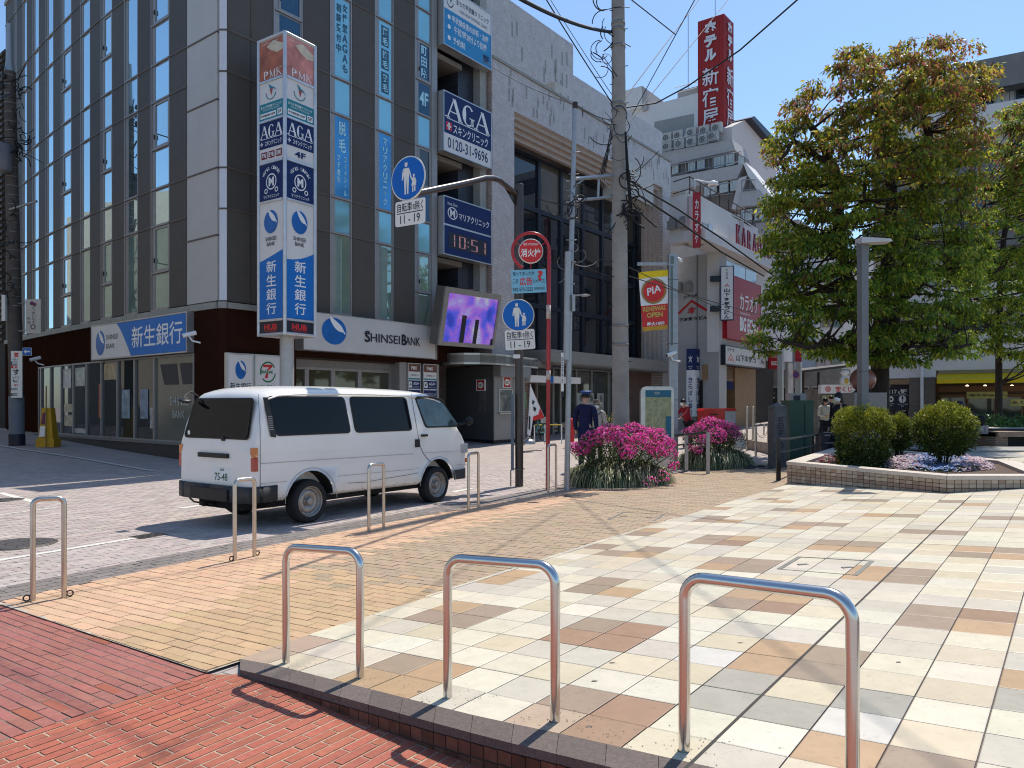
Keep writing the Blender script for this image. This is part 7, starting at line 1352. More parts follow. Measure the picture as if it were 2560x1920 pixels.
def col1(q,g_,p):
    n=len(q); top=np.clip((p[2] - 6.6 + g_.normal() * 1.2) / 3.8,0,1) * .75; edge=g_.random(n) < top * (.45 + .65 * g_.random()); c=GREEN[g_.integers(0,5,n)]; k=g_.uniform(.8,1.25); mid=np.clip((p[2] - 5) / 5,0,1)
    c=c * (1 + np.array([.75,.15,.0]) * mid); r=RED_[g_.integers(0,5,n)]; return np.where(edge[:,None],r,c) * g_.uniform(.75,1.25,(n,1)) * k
O1=[(1888,905),(1880,850),(1905,760),(1900,700),(1925,620),(1908,520),(1925,430),(1915,380),(1935,320),(1955,285),(2000,225),(2030,190),(2090,155),(2115,130),(2180,108),(2230,118),(2262,100),(2320,88),(2395,95),(2430,112),(2445,150),(2480,165),(2500,195),(2490,240),(2455,265),(2450,300),(2478,350),(2480,430),(2455,520),(2470,640),(2450,760),(2440,850),(2400,935),(2330,915),(2270,935),(2180,930),(2120,900),(2040,905),(1960,880)]
tb0=Vector((P3(2196,1080,21).x,21,.3)); YT=21
tree(tb0,'large rounded tree with rusty red tips on top of its dense green crown',O1,YT,2.9,
     [[(2200,905,0,.20),(2150,800,-.2,.17),(2105,640,-.5,.16),(2095,500,-.7,.14),(2085,420,-.8,.12),(2055,355,-.8,.10),(2010,290,-.7,.06)],
      [(2200,905,0,.21),(2205,760,.1,.2),(2228,600,.1,.17),(2228,470,0,.14),(2222,385,-.1,.11),(2190,270,-.3,.08),(2180,190,-.3,.04)],
      [(2205,880,0,.18),(2250,740,.2,.16),(2280,600,.3,.15),(2320,430,.2,.13),(2322,330,.1,.12),(2300,270,.0,.08),(2290,160,0,.04)],
      [(2322,330,.1,.10),(2350,300,.2,.08),(2400,270,.3,.06),(2440,220,.4,.03)],[(2085,420,-.8,.10),(2040,390,-1,.08),(1985,350,-1.2,.05),(1950,400,-1.2,.03)],
      [(2222,385,-.1,.09),(2250,280,.3,.08),(2262,220,.4,.05),(2300,130,.4,.02)],[(2200,920,0,.13),(2120,850,-1,.10),(2020,870,-1.6,.06),(1950,850,-1.8,.03)],[(2203,910,0,.13),(2290,850,-.8,.09),(2380,870,-1.5,.05),(2430,860,-1.8,.03)],
      [(2150,800,-.2,.09),(2060,720,-1.2,.07),(1970,700,-1.8,.04)],[(2240,760,.2,.10),(2330,690,-.9,.07),(2420,650,-1.2,.03)],[(2105,640,-.5,.08),(2030,590,.8,.06),(1960,540,.9,.03)],[(2280,600,.3,.08),(2370,520,1,.06),(2440,470,1,.03)],[(2110,560,-.6,.07),(2160,500,-1.6,.05),(2165,440,-1.8,.03)]],
     560,120,.135,col1,5,[(2196,1080,0,.30),(2197,1040,0,.27),(2200,980,0,.24),(2200,900,0,.23)],
     gaps=((2120,330,11),(2226,345,12),(2165,395,10),(2312,290,10),(2090,480,10),(2190,560,9),(2160,610,8),(2215,505,8),(2060,505,8),(2045,405,8),(2245,330,8),(2130,430,10),(2290,400,9),(2180,470,9),(2240,620,9),(2000,470,8),(2130,590,8),(2060,620,7),(2300,520,7)))
O2=[(2395,800),(2400,700),(2440,640),(2430,540),(2470,470),(2450,400),(2480,330),(2500,270),(2560,250),(2640,240),(2760,330),(2780,600),(2770,850),(2680,930),(2560,925),(2500,900),(2420,900)]
def col2(q,g_,p): n=len(q); c=(GREEN * np.array([1.35,1.25,1.1]))[g_.integers(0,5,n)]; r=RED_[g_.integers(0,5,n)]; e=g_.random(n) < np.clip((p[2] - 7) / 6,0,.4); return np.where(e[:,None],r,c) * g_.uniform(.75,1.3,(n,1))
tree(Vector((P3(2497,1060,25).x,25,.4)),'lighter yellow green tree with a thin straight trunk beyond the planter',O2,25,3.0,
     [[(2497,900,0,.10),(2500,700,.3,.09),(2520,500,.5,.07),(2530,330,.5,.03)],[(2500,800,.2,.08),(2600,700,.6,.07),(2680,560,.6,.04)],[(2498,860,.1,.07),(2440,780,-.6,.05),(2410,720,-1,.03)],[(2505,720,.3,.07),(2470,600,-.4,.05),(2460,480,-.8,.03)],[(2500,840,0,.07),(2590,860,-1,.05),(2680,860,-1,.03)]],
     330,100,.13,col2,9,[(2497,1070,0,.12),(2497,1040,0,.11),(2497,960,0,.105),(2497,880,0,.10)])
# ================= PLANTER =================
A0=PZ(1969,1209); B0=PZ(2367,1233); C0_=PZ(2640,1217); zc=.53; D0=W(2107,1112,18.0); D0.z=.3; E0_=Vector((13.5,17.5,0))
F2=B0 + (C0_ - B0).normalized() * 1.5
plan=thing('planter_bed','low angular flower planter clad in small beige tiles with a pale stone rim','planter',A0); PLN=[A0,B0,F2,Vector((8.6,13.0,0)),D0]
m_=MB(); gr_=M('planter_grout',(.10,.065,.05),.9); q=[p.xy[:] for p in PLN]; m_.prism(q,-.1,.36); m_.prism(q,.36,zc - .055); part('wall',m_,gr_,plan)
rim=M('rim_stone',(.56,.49,.42),.6,var=.08,scale=20,rnd=.05,wear=.08); cc=sum((Vector((p.x,p.y,0)) for p in PLN),Vector()) / len(PLN)
RWd=.26
def inset(P,d):
    out=[]; n=len(P)
    for i in range(n):
        a,b,c=P[i - 1],P[i],P[(i + 1) % n]; u=Vector((b.x - a.x,b.y - a.y,0)).normalized(); v=Vector((c.x - b.x,c.y - b.y,0)).normalized(); n1,n2=Vector((-u.y,u.x,0)),Vector((-v.y,v.x,0)); m=(n1 + n2).normalized(); out.append(Vector((b.x,b.y,0)) + m * d / max(.3,m.dot(n1)))
    return out
out_=inset(PLN,-.02); in__=inset(PLN,RWd)
for i in range(len(PLN)):
    a,b,c,d=out_[i],out_[(i + 1) % 5],in__[(i + 1) % 5],in__[i]; K=max(1,int((b - a).length / 1.3))
    for k in range(K):
        t0,t1=k / K + .0015,(k + 1) / K - .0015; m_=MB(); q=[a.lerp(b,t0),a.lerp(b,t1),d.lerp(c,t1),d.lerp(c,t0)]; m_.hexa([Vector((p.x,p.y,zc - .055)) for p in q],[Vector((p.x,p.y,zc)) for p in q]); part('rim_stone',m_,rim,plan)
ptm=[M('planter_tile_%d' % k,c_,.45,var=.12,scale=30,rnd=.1) for k,c_ in enumerate(((.42,.34,.26),(.36,.28,.21),(.30,.21,.155)))]
rest=MB(); cnt=0; r_=random.Random(8)
for a,b in ((A0,B0),(B0,F2),(D0,A0)):
    L=two(a,b); n=(b - a).length; K=int(n / .098)
    for j in range(6):
        for i in range(K):
            z1=zc - .06 - j * .057; s0=(i + .02) * n / K; s1=s0 + n / K - .010; base=plz(*L.p(s0).xy)
            if z1 - .05 < base - .03: continue
            small=j == 2; mt=2 if small or r_.random() < .12 else r_.randint(0,1)
            if cnt < 298 and b is not A0:
                m_=MB(); m_.slab(L,s0,s1,z1 - .049,z1,-.01,.010 + r_.uniform(0,.002)); part('tile',m_,ptm[mt],plan); cnt += 1
            else: rest.m=mt; rest.slab(L,s0,s1,z1 - .049,z1,-.01,.010)
o=part('further_tiles',rest,ptm,plan); o['kind']='stuff'
m_=MB(); m_.prism([p.xy[:] for p in inset(PLN,RWd - .02)],.2,zc - .07); part('soil',m_,M('soil',(.035,.025,.018),.95,var=.3,scale=30,bump=.6),plan)
# --- clipped round shrubs ---
def shrub(px0,px1,py0,py1,Y,label,n,boxy=.0,stem=0):
    cx_,rx_=(px0 + px1) / 2,(px1 - px0) / 2 * Y / FL; zt_,zb_=CH - (py0 - HY) / FL * Y,CH - (py1 - HY) / FL * Y; X=(cx_ - CX) / FL * Y; t=thing('clipped_shrub',label,'shrub',(X,Y,zc - .07),'clipped round shrubs in the planter'); rz_=(zt_ - zb_ - stem) / 2; cz_=zt_ - rz_; g_=np.random.default_rng(n)
    d=unit(g_.normal(size=(n,3)))
    if boxy: d=np.sign(d) * np.abs(d) ** (1 - boxy * .5); d=np.where(d[:,2:3] < 0,d * np.array([1.0,1.0,1]) / np.maximum(np.linalg.norm(d[:,:2],axis=1),.55)[:,None] * np.array([.93,.93,1.0]),d); d[:,2]=np.clip(d[:,2],-1,1)
    lump=1 + .06 * np.sin(d[:,0] * 9 + 1) * np.sin(d[:,2] * 8) + .05 * np.sin(d[:,1] * 13); rr2=g_.uniform(.45,1.03,n) ** .6 * lump; c=np.array([X,Y,cz_]) + d * rr2[:,None] * np.array([rx_,rx_,rz_])
    u=unit(d * .7 + g_.normal(size=(n,3)) * .55 + np.array([0,0,.35])); ln=g_.uniform(.028,.052,n); topf=np.clip(d[:,2] * .8 + .2 + .35 * np.sin(d[:,0] * 14 + d[:,1] * 5) * np.sin(d[:,2] * 15) + g_.normal(size=n) * .25,0,1)[:,None]  # yellow tops; highlights and dark gaps between clumps put into the leaf colour
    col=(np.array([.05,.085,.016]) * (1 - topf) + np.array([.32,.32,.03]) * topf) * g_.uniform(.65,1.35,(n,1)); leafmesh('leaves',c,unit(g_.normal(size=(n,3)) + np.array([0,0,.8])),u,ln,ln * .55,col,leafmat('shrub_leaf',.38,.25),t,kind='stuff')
    m_=MB(); r_=random.Random(n)
    for _ in range(12): a=r_.uniform(0,6.28); rr_=r_.uniform(.2,.85); m_.tube([Vector((X + .05 * math.cos(a),Y + .05 * math.sin(a),zc - .1)),Vector((X + rx_ * rr_ * .5 * math.cos(a),Y + rx_ * rr_ * .5 * math.sin(a),cz_ - rz_ * .4)),Vector((X + rx_ * rr_ * math.cos(a),Y + rx_ * rr_ * math.sin(a),cz_ + rz_ * r_.uniform(-.3,.6)))],[.012,.008,.003],4)
    part('stems',m_,bark,t)
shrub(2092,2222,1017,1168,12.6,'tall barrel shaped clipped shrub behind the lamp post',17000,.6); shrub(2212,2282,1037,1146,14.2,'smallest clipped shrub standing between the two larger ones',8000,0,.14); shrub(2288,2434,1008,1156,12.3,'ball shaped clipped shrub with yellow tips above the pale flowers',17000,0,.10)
# --- small flowers ---
def flowerbed(pts,n,cols,lab,seed,h=.13,sz=.021):
    g_=np.random.default_rng(seed); P=[Vector(p) for p in pts]; cx=sum(P,Vector()) / len(P); t=thing('flower_patch',lab,'flowers',(cx.x,cx.y,zc - .07)); X=[]; xs2=[p.x for p in P]; ys2=[p.y for p in P]; poly=[(p.x,p.y) for p in P]
    while len(X) < n:
        x,y=g_.uniform(min(xs2),max(xs2)),g_.uniform(min(ys2),max(ys2))
        if inpoly(x,y,poly): X.append((x,y,zc - .07 + h * (.75 + .35 * math.sin(x * 9) * math.sin(y * 8)) * g_.uniform(.7,1.15) * min(1,.35 + edge_dist(x,y,poly) * 6)))
    X=np.array(X); k=cols(X,g_); F_=5; rep=np.repeat(X,F_,axis=0); a=np.tile(np.arange(F_) * 2 * math.pi / F_,n) + np.repeat(g_.uniform(0,6,n),F_); u=unit(np.stack([np.cos(a),np.sin(a),np.full(n * F_,.35)],1) + np.repeat(g_.normal(size=(n,3)) * .35,F_,axis=0)); ln=np.full(n * F_,sz); leafmesh('blossoms',rep,np.tile([0.,0,1],(n * F_,1)),u,ln,ln * .9,np.repeat(k,F_,axis=0),leafmat('petal',.6,.5,.05),t,kind='stuff')
    m=n; B=X[g_.integers(0,n,m * 2)].copy(); B[:,2]=zc - .07 + (B[:,2] - zc + .07) * g_.uniform(0,.9,m * 2); u=unit(g_.normal(size=(m * 2,3)) + np.array([0,0,.8])); ln=g_.uniform(.02,.04,m * 2); leafmesh('leaves',B,unit(g_.normal(size=(m * 2,3))),u,ln,ln * .4,np.array([.05,.09,.025]) * g_.uniform(.6,1.4,(m * 2,1)),leafmat('shrub_leaf'),t,kind='stuff')
zf_=lambda x,y: zc - .03
fa=[hit(*p,zf_) for p in ((2198,1166),(2260,1172),(2375,1180),(2490,1170),(2482,1160),(2440,1148),(2330,1142),(2215,1152))]
def fc_(X,g_):
    px=CX + X[:,0] / X[:,1] * FL; b=np.exp(-((px - 2345) / 55) ** 2); blue_=g_.random(len(X)) < b; base=np.array([(.75,.58,.66),(.80,.76,.76),(.62,.42,.55)])[g_.integers(0,3,len(X))]; bl=np.array([(.32,.45,.75),(.48,.58,.80),(.22,.33,.62)])[g_.integers(0,3,len(X))]; return np.where(blue_[:,None],bl,base)
flowerbed(fa,3600,fc_,'mass of tiny pale blue, lilac and white flowers along the planter front',4)
fb=[hit(*p,zf_) for p in ((2040,1158),(2105,1164),(2112,1150),(2050,1146))]
flowerbed(fb,260,lambda X,g_: np.where((CX + X[:,0] / X[:,1] * FL > 2092)[:,None],np.array([.60,.38,.02]),np.where((g_.random(len(X)) < .35)[:,None],np.array([.55,.52,.45]),np.array([.22,.015,.07]))),'small patch of dark red, white and yellow pansies in the planter corner',6,.14,.028)
# --- lamp post ---
lb=Vector((P3(2157,1163,12.75).x,12.75,zc - .07)); t=thing('plaza_lamp','square grey lamp post with a flat head and bird spikes in the planter','lamp post',lb); gp2=M('lamp_grey',(.17,.175,.18),.45,.3,var=.05,wear=.06); m_=MB(); zt_=CH - (640 - HY) / FL * 12.75; m_.box((lb.x,lb.y,(lb.z + zt_) / 2),(.128,.128,zt_ - lb.z),.2); part('post',m_,gp2,t); zt2=CH - (606 - HY) / FL * 12.75; m_=MB(); m_.box((lb.x,lb.y,(zt_ + zt2) / 2),(.14,.14,zt2 - zt_),.2); part('sleeve',m_,gp2,t)
m_=MB(); m_.box((lb.x,lb.y,(zt_ * .45 + lb.z * .55)),(.131,.131,.006),.2); part('joint',m_,joint,t)
hd=M('lamp_head',(.5,.5,.49),.35,.2); m_=MB(); a=P3(2146,606,12.75); b=P3(2224,606,12.5); m_.hexa([a + Vector((0,-.13,-.03)),b + Vector((0,-.10,.0)),b + Vector((0,.16,.0)),a + Vector((0,.13,-.03))],[a + Vector((0,-.12,.07)),b + Vector((-.02,-.09,.045)),b + Vector((-.02,.15,.045)),a + Vector((0,.12,.07))]); part('head',m_,hd,t); m_=MB()
for k in range(24): p=a.lerp(b,.12 + .76 * k / 23) + Vector((0,-.08 + .16 * (k % 3) / 2,.06)); m_.tube([p,p + Vector(((k % 3 - 1) * .02,0,.13))],.0028,4,cap=False)
part('bird_spikes',m_,joint,t)
# ================= AZALEA BEDS =================
def blade_mesh(P,A,H,Lr,col,parent,seed):
    """arching variegated blades, 4 segments each"""
    n=len(P); o=np.array(ROOT[parent.name]); g_=np.random.default_rng(seed); V=[]; K=5; s=np.stack([-np.sin(A),np.cos(A),np.zeros(n)],1); d=np.stack([np.cos(A),np.sin(A),np.zeros(n)],1); w=g_.uniform(.006,.011,n)
    for k in range(K):
        t=k / (K - 1); c=P + d * (Lr * t)[:,None] + np.array([0,0,1.]) * (H * (2.6 * t - 2.6 * t * t - .45 * t ** 3))[:,None]; ww=w * (1 - .75 * t); V += [c - s * ww[:,None],c + s * ww[:,None]]
    v=(np.stack(V,1) - o).reshape(-1,3); base=np.arange(n) * 2 * K; f=np.stack([np.stack([base + 2 * k,base + 2 * k + 1,base + 2 * k + 3,base + 2 * k + 2],1) for k in range(K - 1)],1).reshape(-1); nf=n * (K - 1)
    me=bpy.data.meshes.new('blades'); me.vertices.add(len(v)); me.vertices.foreach_set('co',v.astype(np.float32).ravel()); me.loops.add(4 * nf); me.loops.foreach_set('vertex_index',f.astype(np.int32)); me.polygons.add(nf); me.polygons.foreach_set('loop_start',(np.arange(nf) * 4).astype(np.int32)); me.polygons.foreach_set('loop_total',np.full(nf,4,np.int32)); me.materials.append(leafmat('blade_leaf',.45,.2)); me.update()
    at=me.color_attributes.new('Col','FLOAT_COLOR','CORNER'); c=np.ones((4 * nf,4),np.float32); c[:,:3]=np.repeat(col,4 * (K - 1),axis=0); at.data.foreach_set('color',c.ravel()); ob=bpy.data.objects.new('blades',me); COL.objects.link(ob); ob.parent=parent; ob['kind']='stuff'
def azalea(cpx,Y,wpx,base_py,top_py,n_f,n_b,lab,lab2,seed,blobs,white=()):
    g_=np.random.default_rng(seed); X0=(cpx - CX) / FL * Y; R_=wpx / 2 * Y / FL; zg_=pave_z(X0,Y) if Y < 16 else .05; t=thing('azalea_bush',lab,'azalea',(X0,Y,zg_)); Pf,Uf,Cf=[],[],[]; PL_,UL_=[],[]
    for (bx,by,br,dY,fr_) in blobs:
        c=np.array(P3(bx,by,Y + dY)); r=br * Y / FL; n=int(n_f * fr_); d=unit(g_.normal(size=(n,3)) + np.array([0,-.25,.35])); p=c + d * r * g_.uniform(.85,1.08,n)[:,None] * np.array([1.15,1,.85]) + g_.normal(size=(n,3)) * .012; Pf.append(p); Uf.append(unit(d + g_.normal(size=(n,3)) * .3))
        m=int(n * 2.3); d=unit(g_.normal(size=(m,3)) + np.array([0,0,.2])); PL_.append(c + d * r * g_.uniform(.5,1.1,m)[:,None] * np.array([1.15,1,.85])); UL_.append(unit(d + g_.normal(size=(m,3)) * .5 + np.array([0,0,.3])))
    Pf,Uf=np.concatenate(Pf),np.concatenate(Uf); n=len(Pf); F_=5; a=np.tile(np.arange(F_) * 2 * math.pi / F_,n) + np.repeat(g_.uniform(0,6,n),F_); Ur=np.repeat(Uf,F_,axis=0); ref=unit(np.cross(Ur,np.array([.3,.2,1.]))); oth=np.cross(Ur,ref); u=unit(ref * np.cos(a)[:,None] + oth * np.sin(a)[:,None] + Ur * .55); ln=np.repeat(g_.uniform(.018,.030,n),F_); pk=np.array([(.95,.09,.50),(.95,.16,.58),(.88,.06,.40),(.97,.34,.68)])[g_.integers(0,4,n)] * g_.uniform(.85,1.1,(n,1))
    leafmesh('blossoms',np.repeat(Pf,F_,axis=0),Ur,u,ln,ln * .85,np.repeat(pk,F_,axis=0),leafmat('petal',.6,.5,.05),t,fold=-.1,kind='stuff')
    m=9000; d=unit(g_.normal(size=(m,3))) * (g_.random((m,1)) ** .4) * np.array([R_ * .92,R_ * .6,.36]); PL_.append(d + np.array([X0,Y,zg_ + .62])); UL_.append(unit(d + g_.normal(size=(m,3)) * .5))
    PL_,UL_=np.concatenate(PL_),np.concatenate(UL_); m=len(PL_); lnn=g_.uniform(.022,.045,m); yg=g_.random((m,1)) < .25; leafmesh('leaves',PL_,unit(g_.normal(size=(m,3)) + np.array([0,0,.8])),UL_,lnn,lnn * .42,np.where(yg,np.array([.16,.22,.03]),np.array([.05,.09,.02])) * g_.uniform(.6,1.3,(m,1)),leafmat('shrub_leaf'),t,kind='stuff')
    m_=MB(); r_=random.Random(seed)
    for (bx,by,br,dY,fr_) in blobs:
        for _ in range(1): q=P3(bx + r_.uniform(-1,1) * br * .6,by,Y + dY); m_.tube([Vector((X0 + r_.uniform(-.3,.3) * R_,Y + r_.uniform(-.2,.2),zg_)),Vector((q.x * .6 + X0 * .4,Y + dY * .5,zg_ + (q.z - zg_) * .55)),q],[.014,.01,.005],5)
    part('stems',m_,bark,t)
    if white:
        bx,by,br=white; c=np.array(P3(bx,by,Y - .5)); n=90; d=unit(g_.normal(size=(n,3))); p=c + d * br * Y / FL * g_.uniform(.4,1,n)[:,None]; a=np.tile(np.arange(5) * 2 * math.pi / 5,n) + np.repeat(g_.uniform(0,6,n),5); Ur=np.repeat(d,5,axis=0); ref=unit(np.cross(Ur,np.array([.3,.2,1.]))); oth=np.cross(Ur,ref); u=unit(ref * np.cos(a)[:,None] + oth * np.sin(a)[:,None] + Ur * .4); ln=np.full(n * 5,.026); leafmesh('white_blossoms',np.repeat(p,5,axis=0),Ur,u,ln,ln * .8,np.tile([.75,.75,.70],(n * 5,1)),leafmat('petal'),t,kind='stuff')
    t2=thing('striped_grass_clump',lab2,'ornamental grass',(X0,Y,zg_)); a0=g_.uniform(0,2 * math.pi,n_b); rr2=np.sqrt(g_.uniform(.08,1,n_b)); P=np.stack([X0 + np.cos(a0) * rr2 * R_ * .84,Y + np.sin(a0) * rr2 * R_ * .62,np.full(n_b,zg_ + .0) + .14 * (1 - rr2)],1); A=a0 + g_.normal(size=n_b) * .7; H=g_.uniform(.36,.72,n_b) * (1.2 - .5 * rr2); L_=g_.uniform(.14,.38,n_b)
    st2=g_.random((n_b,1)); col=np.where(st2 < .42,np.array([.55,.55,.32]),np.where(st2 < .8,np.array([.06,.09,.03]),np.array([.16,.19,.07]))) * g_.uniform(.65,1.25,(n_b,1)); blade_mesh(P,A,H,L_,col,t2,seed); m_=MB(); m_.lathe((X0,Y,zg_ - .02),[(R_ * .8,0),(R_ * .6,.06),(R_ * .3,.16),(.001,.2)],20); part('earth_mound',m_,M('soil',0),t2)
azalea(1548,14.0,262,1222,1062,3000,6500,'larger bright pink azalea bush wrapped round the concrete pole','striped grass clump skirting the larger azalea before the concrete pole',3,
       [(1455,1122,20,-.3,.05),(1482,1098,23,-.2,.08),(1512,1088,22,-.5,.08),(1520,1078,20,.2,.06),(1545,1085,20,-.6,.07),(1582,1078,24,-.2,.10),(1612,1090,24,-.3,.10),(1640,1092,24,.0,.09),(1662,1112,22,-.2,.08),(1600,1105,22,-.7,.07),(1570,1130,17,-.9,.05),(1640,1125,20,-.5,.06),(1676,1135,14,-.4,.03),(1684,1165,11,-.6,.02),(1430,1120,14,-.3,.03),(1555,1105,18,-.7,.05),(1660,1190,14,-1.0,.008),(1625,1205,14,-1.1,.006)])
azalea(1788,17.4,178,1176,1040,2200,4000,'smaller pink azalea bush beside the map board, with a few white blossoms','striped grass clump under the smaller azalea by the handrail',14,
       [(1725,1085,18,0,.1),(1748,1075,20,0,.12),(1775,1062,22,.1,.14),(1800,1070,22,0,.14),(1825,1078,22,0,.13),(1838,1095,18,-.1,.1),(1790,1090,22,-.4,.12),(1760,1098,18,-.3,.08),(1722,1118,9,-.4,.03),(1745,1125,9,-.5,.03)],white=(1850,1112,20))
# fallen petals
m_=MB(); r_=random.Random(4)
for px,py in ((1692,1211),(1705,1206),(1682,1214),(1560,1216),(1850,1175)):
    p=hit(px,py,pave_z); 
    for a in range(5): q=2 * math.pi * a / 5; m_.poly([p + Vector((0,0,.015)),p + Vector((.03 * math.cos(q),.03 * math.sin(q),.03)),p + Vector((.03 * math.cos(q + .9),.03 * math.sin(q + .9),.03))])
o=single('fallen_petals',m_,M('petal_pink',(.62,.06,.32),.6),'scattered pink petals fallen on the brick pavement by the azaleas','petals',hit(1692,1211)); 
# green plants at the far right
t=thing('leafy_hedge_plant','low glossy green plants growing on the bench wall under the thin tree','plants',(P3(2530,1060,20.5).x,20.5,.8)); g_=np.random.default_rng(2); n=3000; p=np.stack([g_.uniform(P3(2468,0,20.5).x,P3(2700,0,20.5).x,n),g_.uniform(19.9,21.2,n),np.zeros(n)],1); p[:,2]=.78 + g_.uniform(0,.42,n) * (.7 + .3 * np.sin(p[:,0] * 5)); ln=g_.uniform(.06,.12,n); leafmesh('leaves',p,unit(g_.normal(size=(n,3)) + np.array([0,-.5,1])),unit(g_.normal(size=(n,3)) + np.array([0,0,.5])),ln,ln * .5,np.array([.06,.14,.03]) * g_.uniform(.6,1.5,(n,1)),leafmat('shrub_leaf'),t,kind='stuff')
# ================= STREET THINGS =================
# steps and bench wall beyond the planter
stp=thing('stone_steps','three low grey tiled steps rising behind the planter','steps',P3(2500,1170,14)); stm=M('step_tile',(.20,.205,.20),.6,var=.12,scale=10,wear=.15)
for k,(y_,pyt,pyb) in enumerate(((14.2,1160,1190),(15.4,1142,1160),(16.8,1126,1142))):
    z1=CH - (pyt - HY) / FL * y_; z0=CH - (pyb - HY) / FL * y_; x0,x1=P3(2352 - k * 10,0,y_).x,14.5
    for q in range(int((x1 - x0) / .3)): m_=MB(); m_.box((x0 + .15 + q * .3,y_ + .01,(z0 + z1) / 2 - .02),(.292,.03,z1 - z0 - .01)); part('riser_tile',m_,stm,stp)
    m_=MB(); m_.box(((x0 + x1) / 2,y_ + .75,z1 - .015),(x1 - x0,1.5,.03)); part('tread',m_,M('tread_stone',(.33,.32,.30),.7,var=.1,wear=.15),stp)
ug=MB(); z1=CH - (1124 - HY) / FL * 18; ug.box((14.0,22.2,z1 / 2 - .02),(13.5,9.8,z1 + .0)); struct('upper_pavement',ug,brickmat('upper_brick_sheet',(.40,.34,.30),(.34,.29,.25),(.18,.15,.13),.2,.1,ang=KA,ms=.006))
bwall=brickmat('bench_brick',(.30,.21,.15),(.24,.165,.12),(.12,.09,.07),.11,.05,vertical=0,ms=.006)
t=thing('bench_wall','low brick clad bench wall with a dark recess near the thin tree','bench wall',P3(2500,1108,19.5)); x0,x1=P3(2442,0,19.5).x,P3(2700,0,19.5).x; zt_=CH - (1070 - HY) / FL * 19.5; m_=MB(); m_.box(((x0 + x1) / 2,20.4,(zt_ - .06) / 2 + .1),(x1 - x0,1.8,zt_ - .26)); part('wall',m_,bwall,t); m_=MB(); m_.box(((x0 + x1) / 2,20.35,zt_ - .03),(x1 - x0 + .06,1.95,.06)); part('coping',m_,rim,t)
x2=P3(2486,0,18.6).x; m_=MB(); zb_=CH - (1080 - HY) / FL * 18.4; m_.box(((x2 + x1) / 2,18.9,zb_ - .06),(x1 - x2,.9,.12)); m_.box((x2 + .15,18.95,zb_ / 2 + .1),(.3,.8,zb_ - .25)); part('bench',m_,bwall,t); m_=MB(); m_.box(((x2 + x1) / 2 + .3,19.3,.6),(x1 - x2,.3,.55)); part('recess',m_,inkm,t)  # solid black block stands in for the shade under the bench
# granite ball on plinth
yb_=19.6; t=thing('stone_ball_monument','reddish granite ball resting on a speckled stone plinth behind the shrubs','monument',P3(2157,1105,yb_)); c=P3(2157,949,yb_); r_=31 * yb_ / FL; m_=MB(); m_.lathe(c,[(max(.001,r_ * math.sin(a)),-r_ * .97 * math.cos(a)) for a in [math.pi * k / 20 for k in range(21)]],32); part('ball',m_,M('red_granite',(.24,.095,.07),.25,var=.3,scale=45,spec=.6),t); m_=MB(); m_.lathe(P3(2157,982,yb_),[(.001,.1),(.17,.08),(.26,0)],20); part('seat_ring',m_,inkm,t)
m_=MB(); zt_=P3(0,982,yb_).z; m_.box((P3(2158,0,yb_).x,yb_,zt_ / 2),(.82,.82,zt_)); part('plinth',m_,M('speckled_granite',(.30,.26,.225),.6,var=.4,scale=60),t)
# lottery booth
yk=30.; t=thing('lottery_booth','small lottery booth with white signboard reading 宝くじ in red','kiosk',P3(2090,1090,yk)); x0,x1=P3(2048,0,yk).x,P3(2135,0,yk).x; m_=MB(); m_.box(((x0 + x1) / 2,yk + .9,1.1),(x1 - x0,1.6,2.0)); part('body',m_,M('booth_grey',(.20,.19,.17),.6,var=.4,scale=3),t); LB2=Line(x0,yk,1,0)
f=Face(LB2,.05,x1 - x0 - .05,P3(0,983,yk).z,P3(0,963,yk).z,.2); m_=MB(); m_.slab(LB2,0,x1 - x0,P3(0,984,yk).z,P3(0,962,yk).z,-.1,.195); part('signboard',m_,whitel,t); put(t,f,lambda m: (f.text(m,'宝くじ',.66,.5,.52,.66,bold=.03),f.ell(m,.17,.5,.085,.34,.003,in_=.7),f.ell(m,.17,.5,.045,.18,.003,in_=.5)),redl)
m_=MB(); m_.slab(LB2,.25,x1 - x0 - .1,1.25,P3(0,986,yk).z,-.05,.02); part('ticket_window',m_,M('booth_window',(.14,.13,.11),.2,var=.8,scale=3),t)
r_=random.Random(3)
for k in range(6): m_=MB(); s_=.1 + k * .22; m_.slab(LB2,s_,s_ + .18,1.55 + .1 * (k % 2),1.85,.02,.03); part('lottery_poster',m_,M('lot_%d' % k,(r_.uniform(.2,.6),r_.uniform(.1,.5),r_.uniform(.1,.4)),.5,var=.5,scale=10),t)
t=thing('booth_canopy','thin dark metal canopy roof above the lottery booth','canopy',P3(2070,925,yk)); a,b,c,d=P3(2004,932,yk),P3(2130,917,yk - .4),P3(2130,913,yk + 1.6),P3(2004,926,yk + 1.6); m_=MB(); m_.hexa([a,b,c,d],[p + Vector((0,0,.09)) for p in (a,b,c,d)]); part('roof',m_,M('canopy_brown',(.07,.06,.055),.5),t)
for px in (2008,2046): m_=MB(); p=P3(px,930,yk + .2); m_.tube([p,Vector((p.x,p.y,.2))],.05,8); part('post',m_,joint,t)
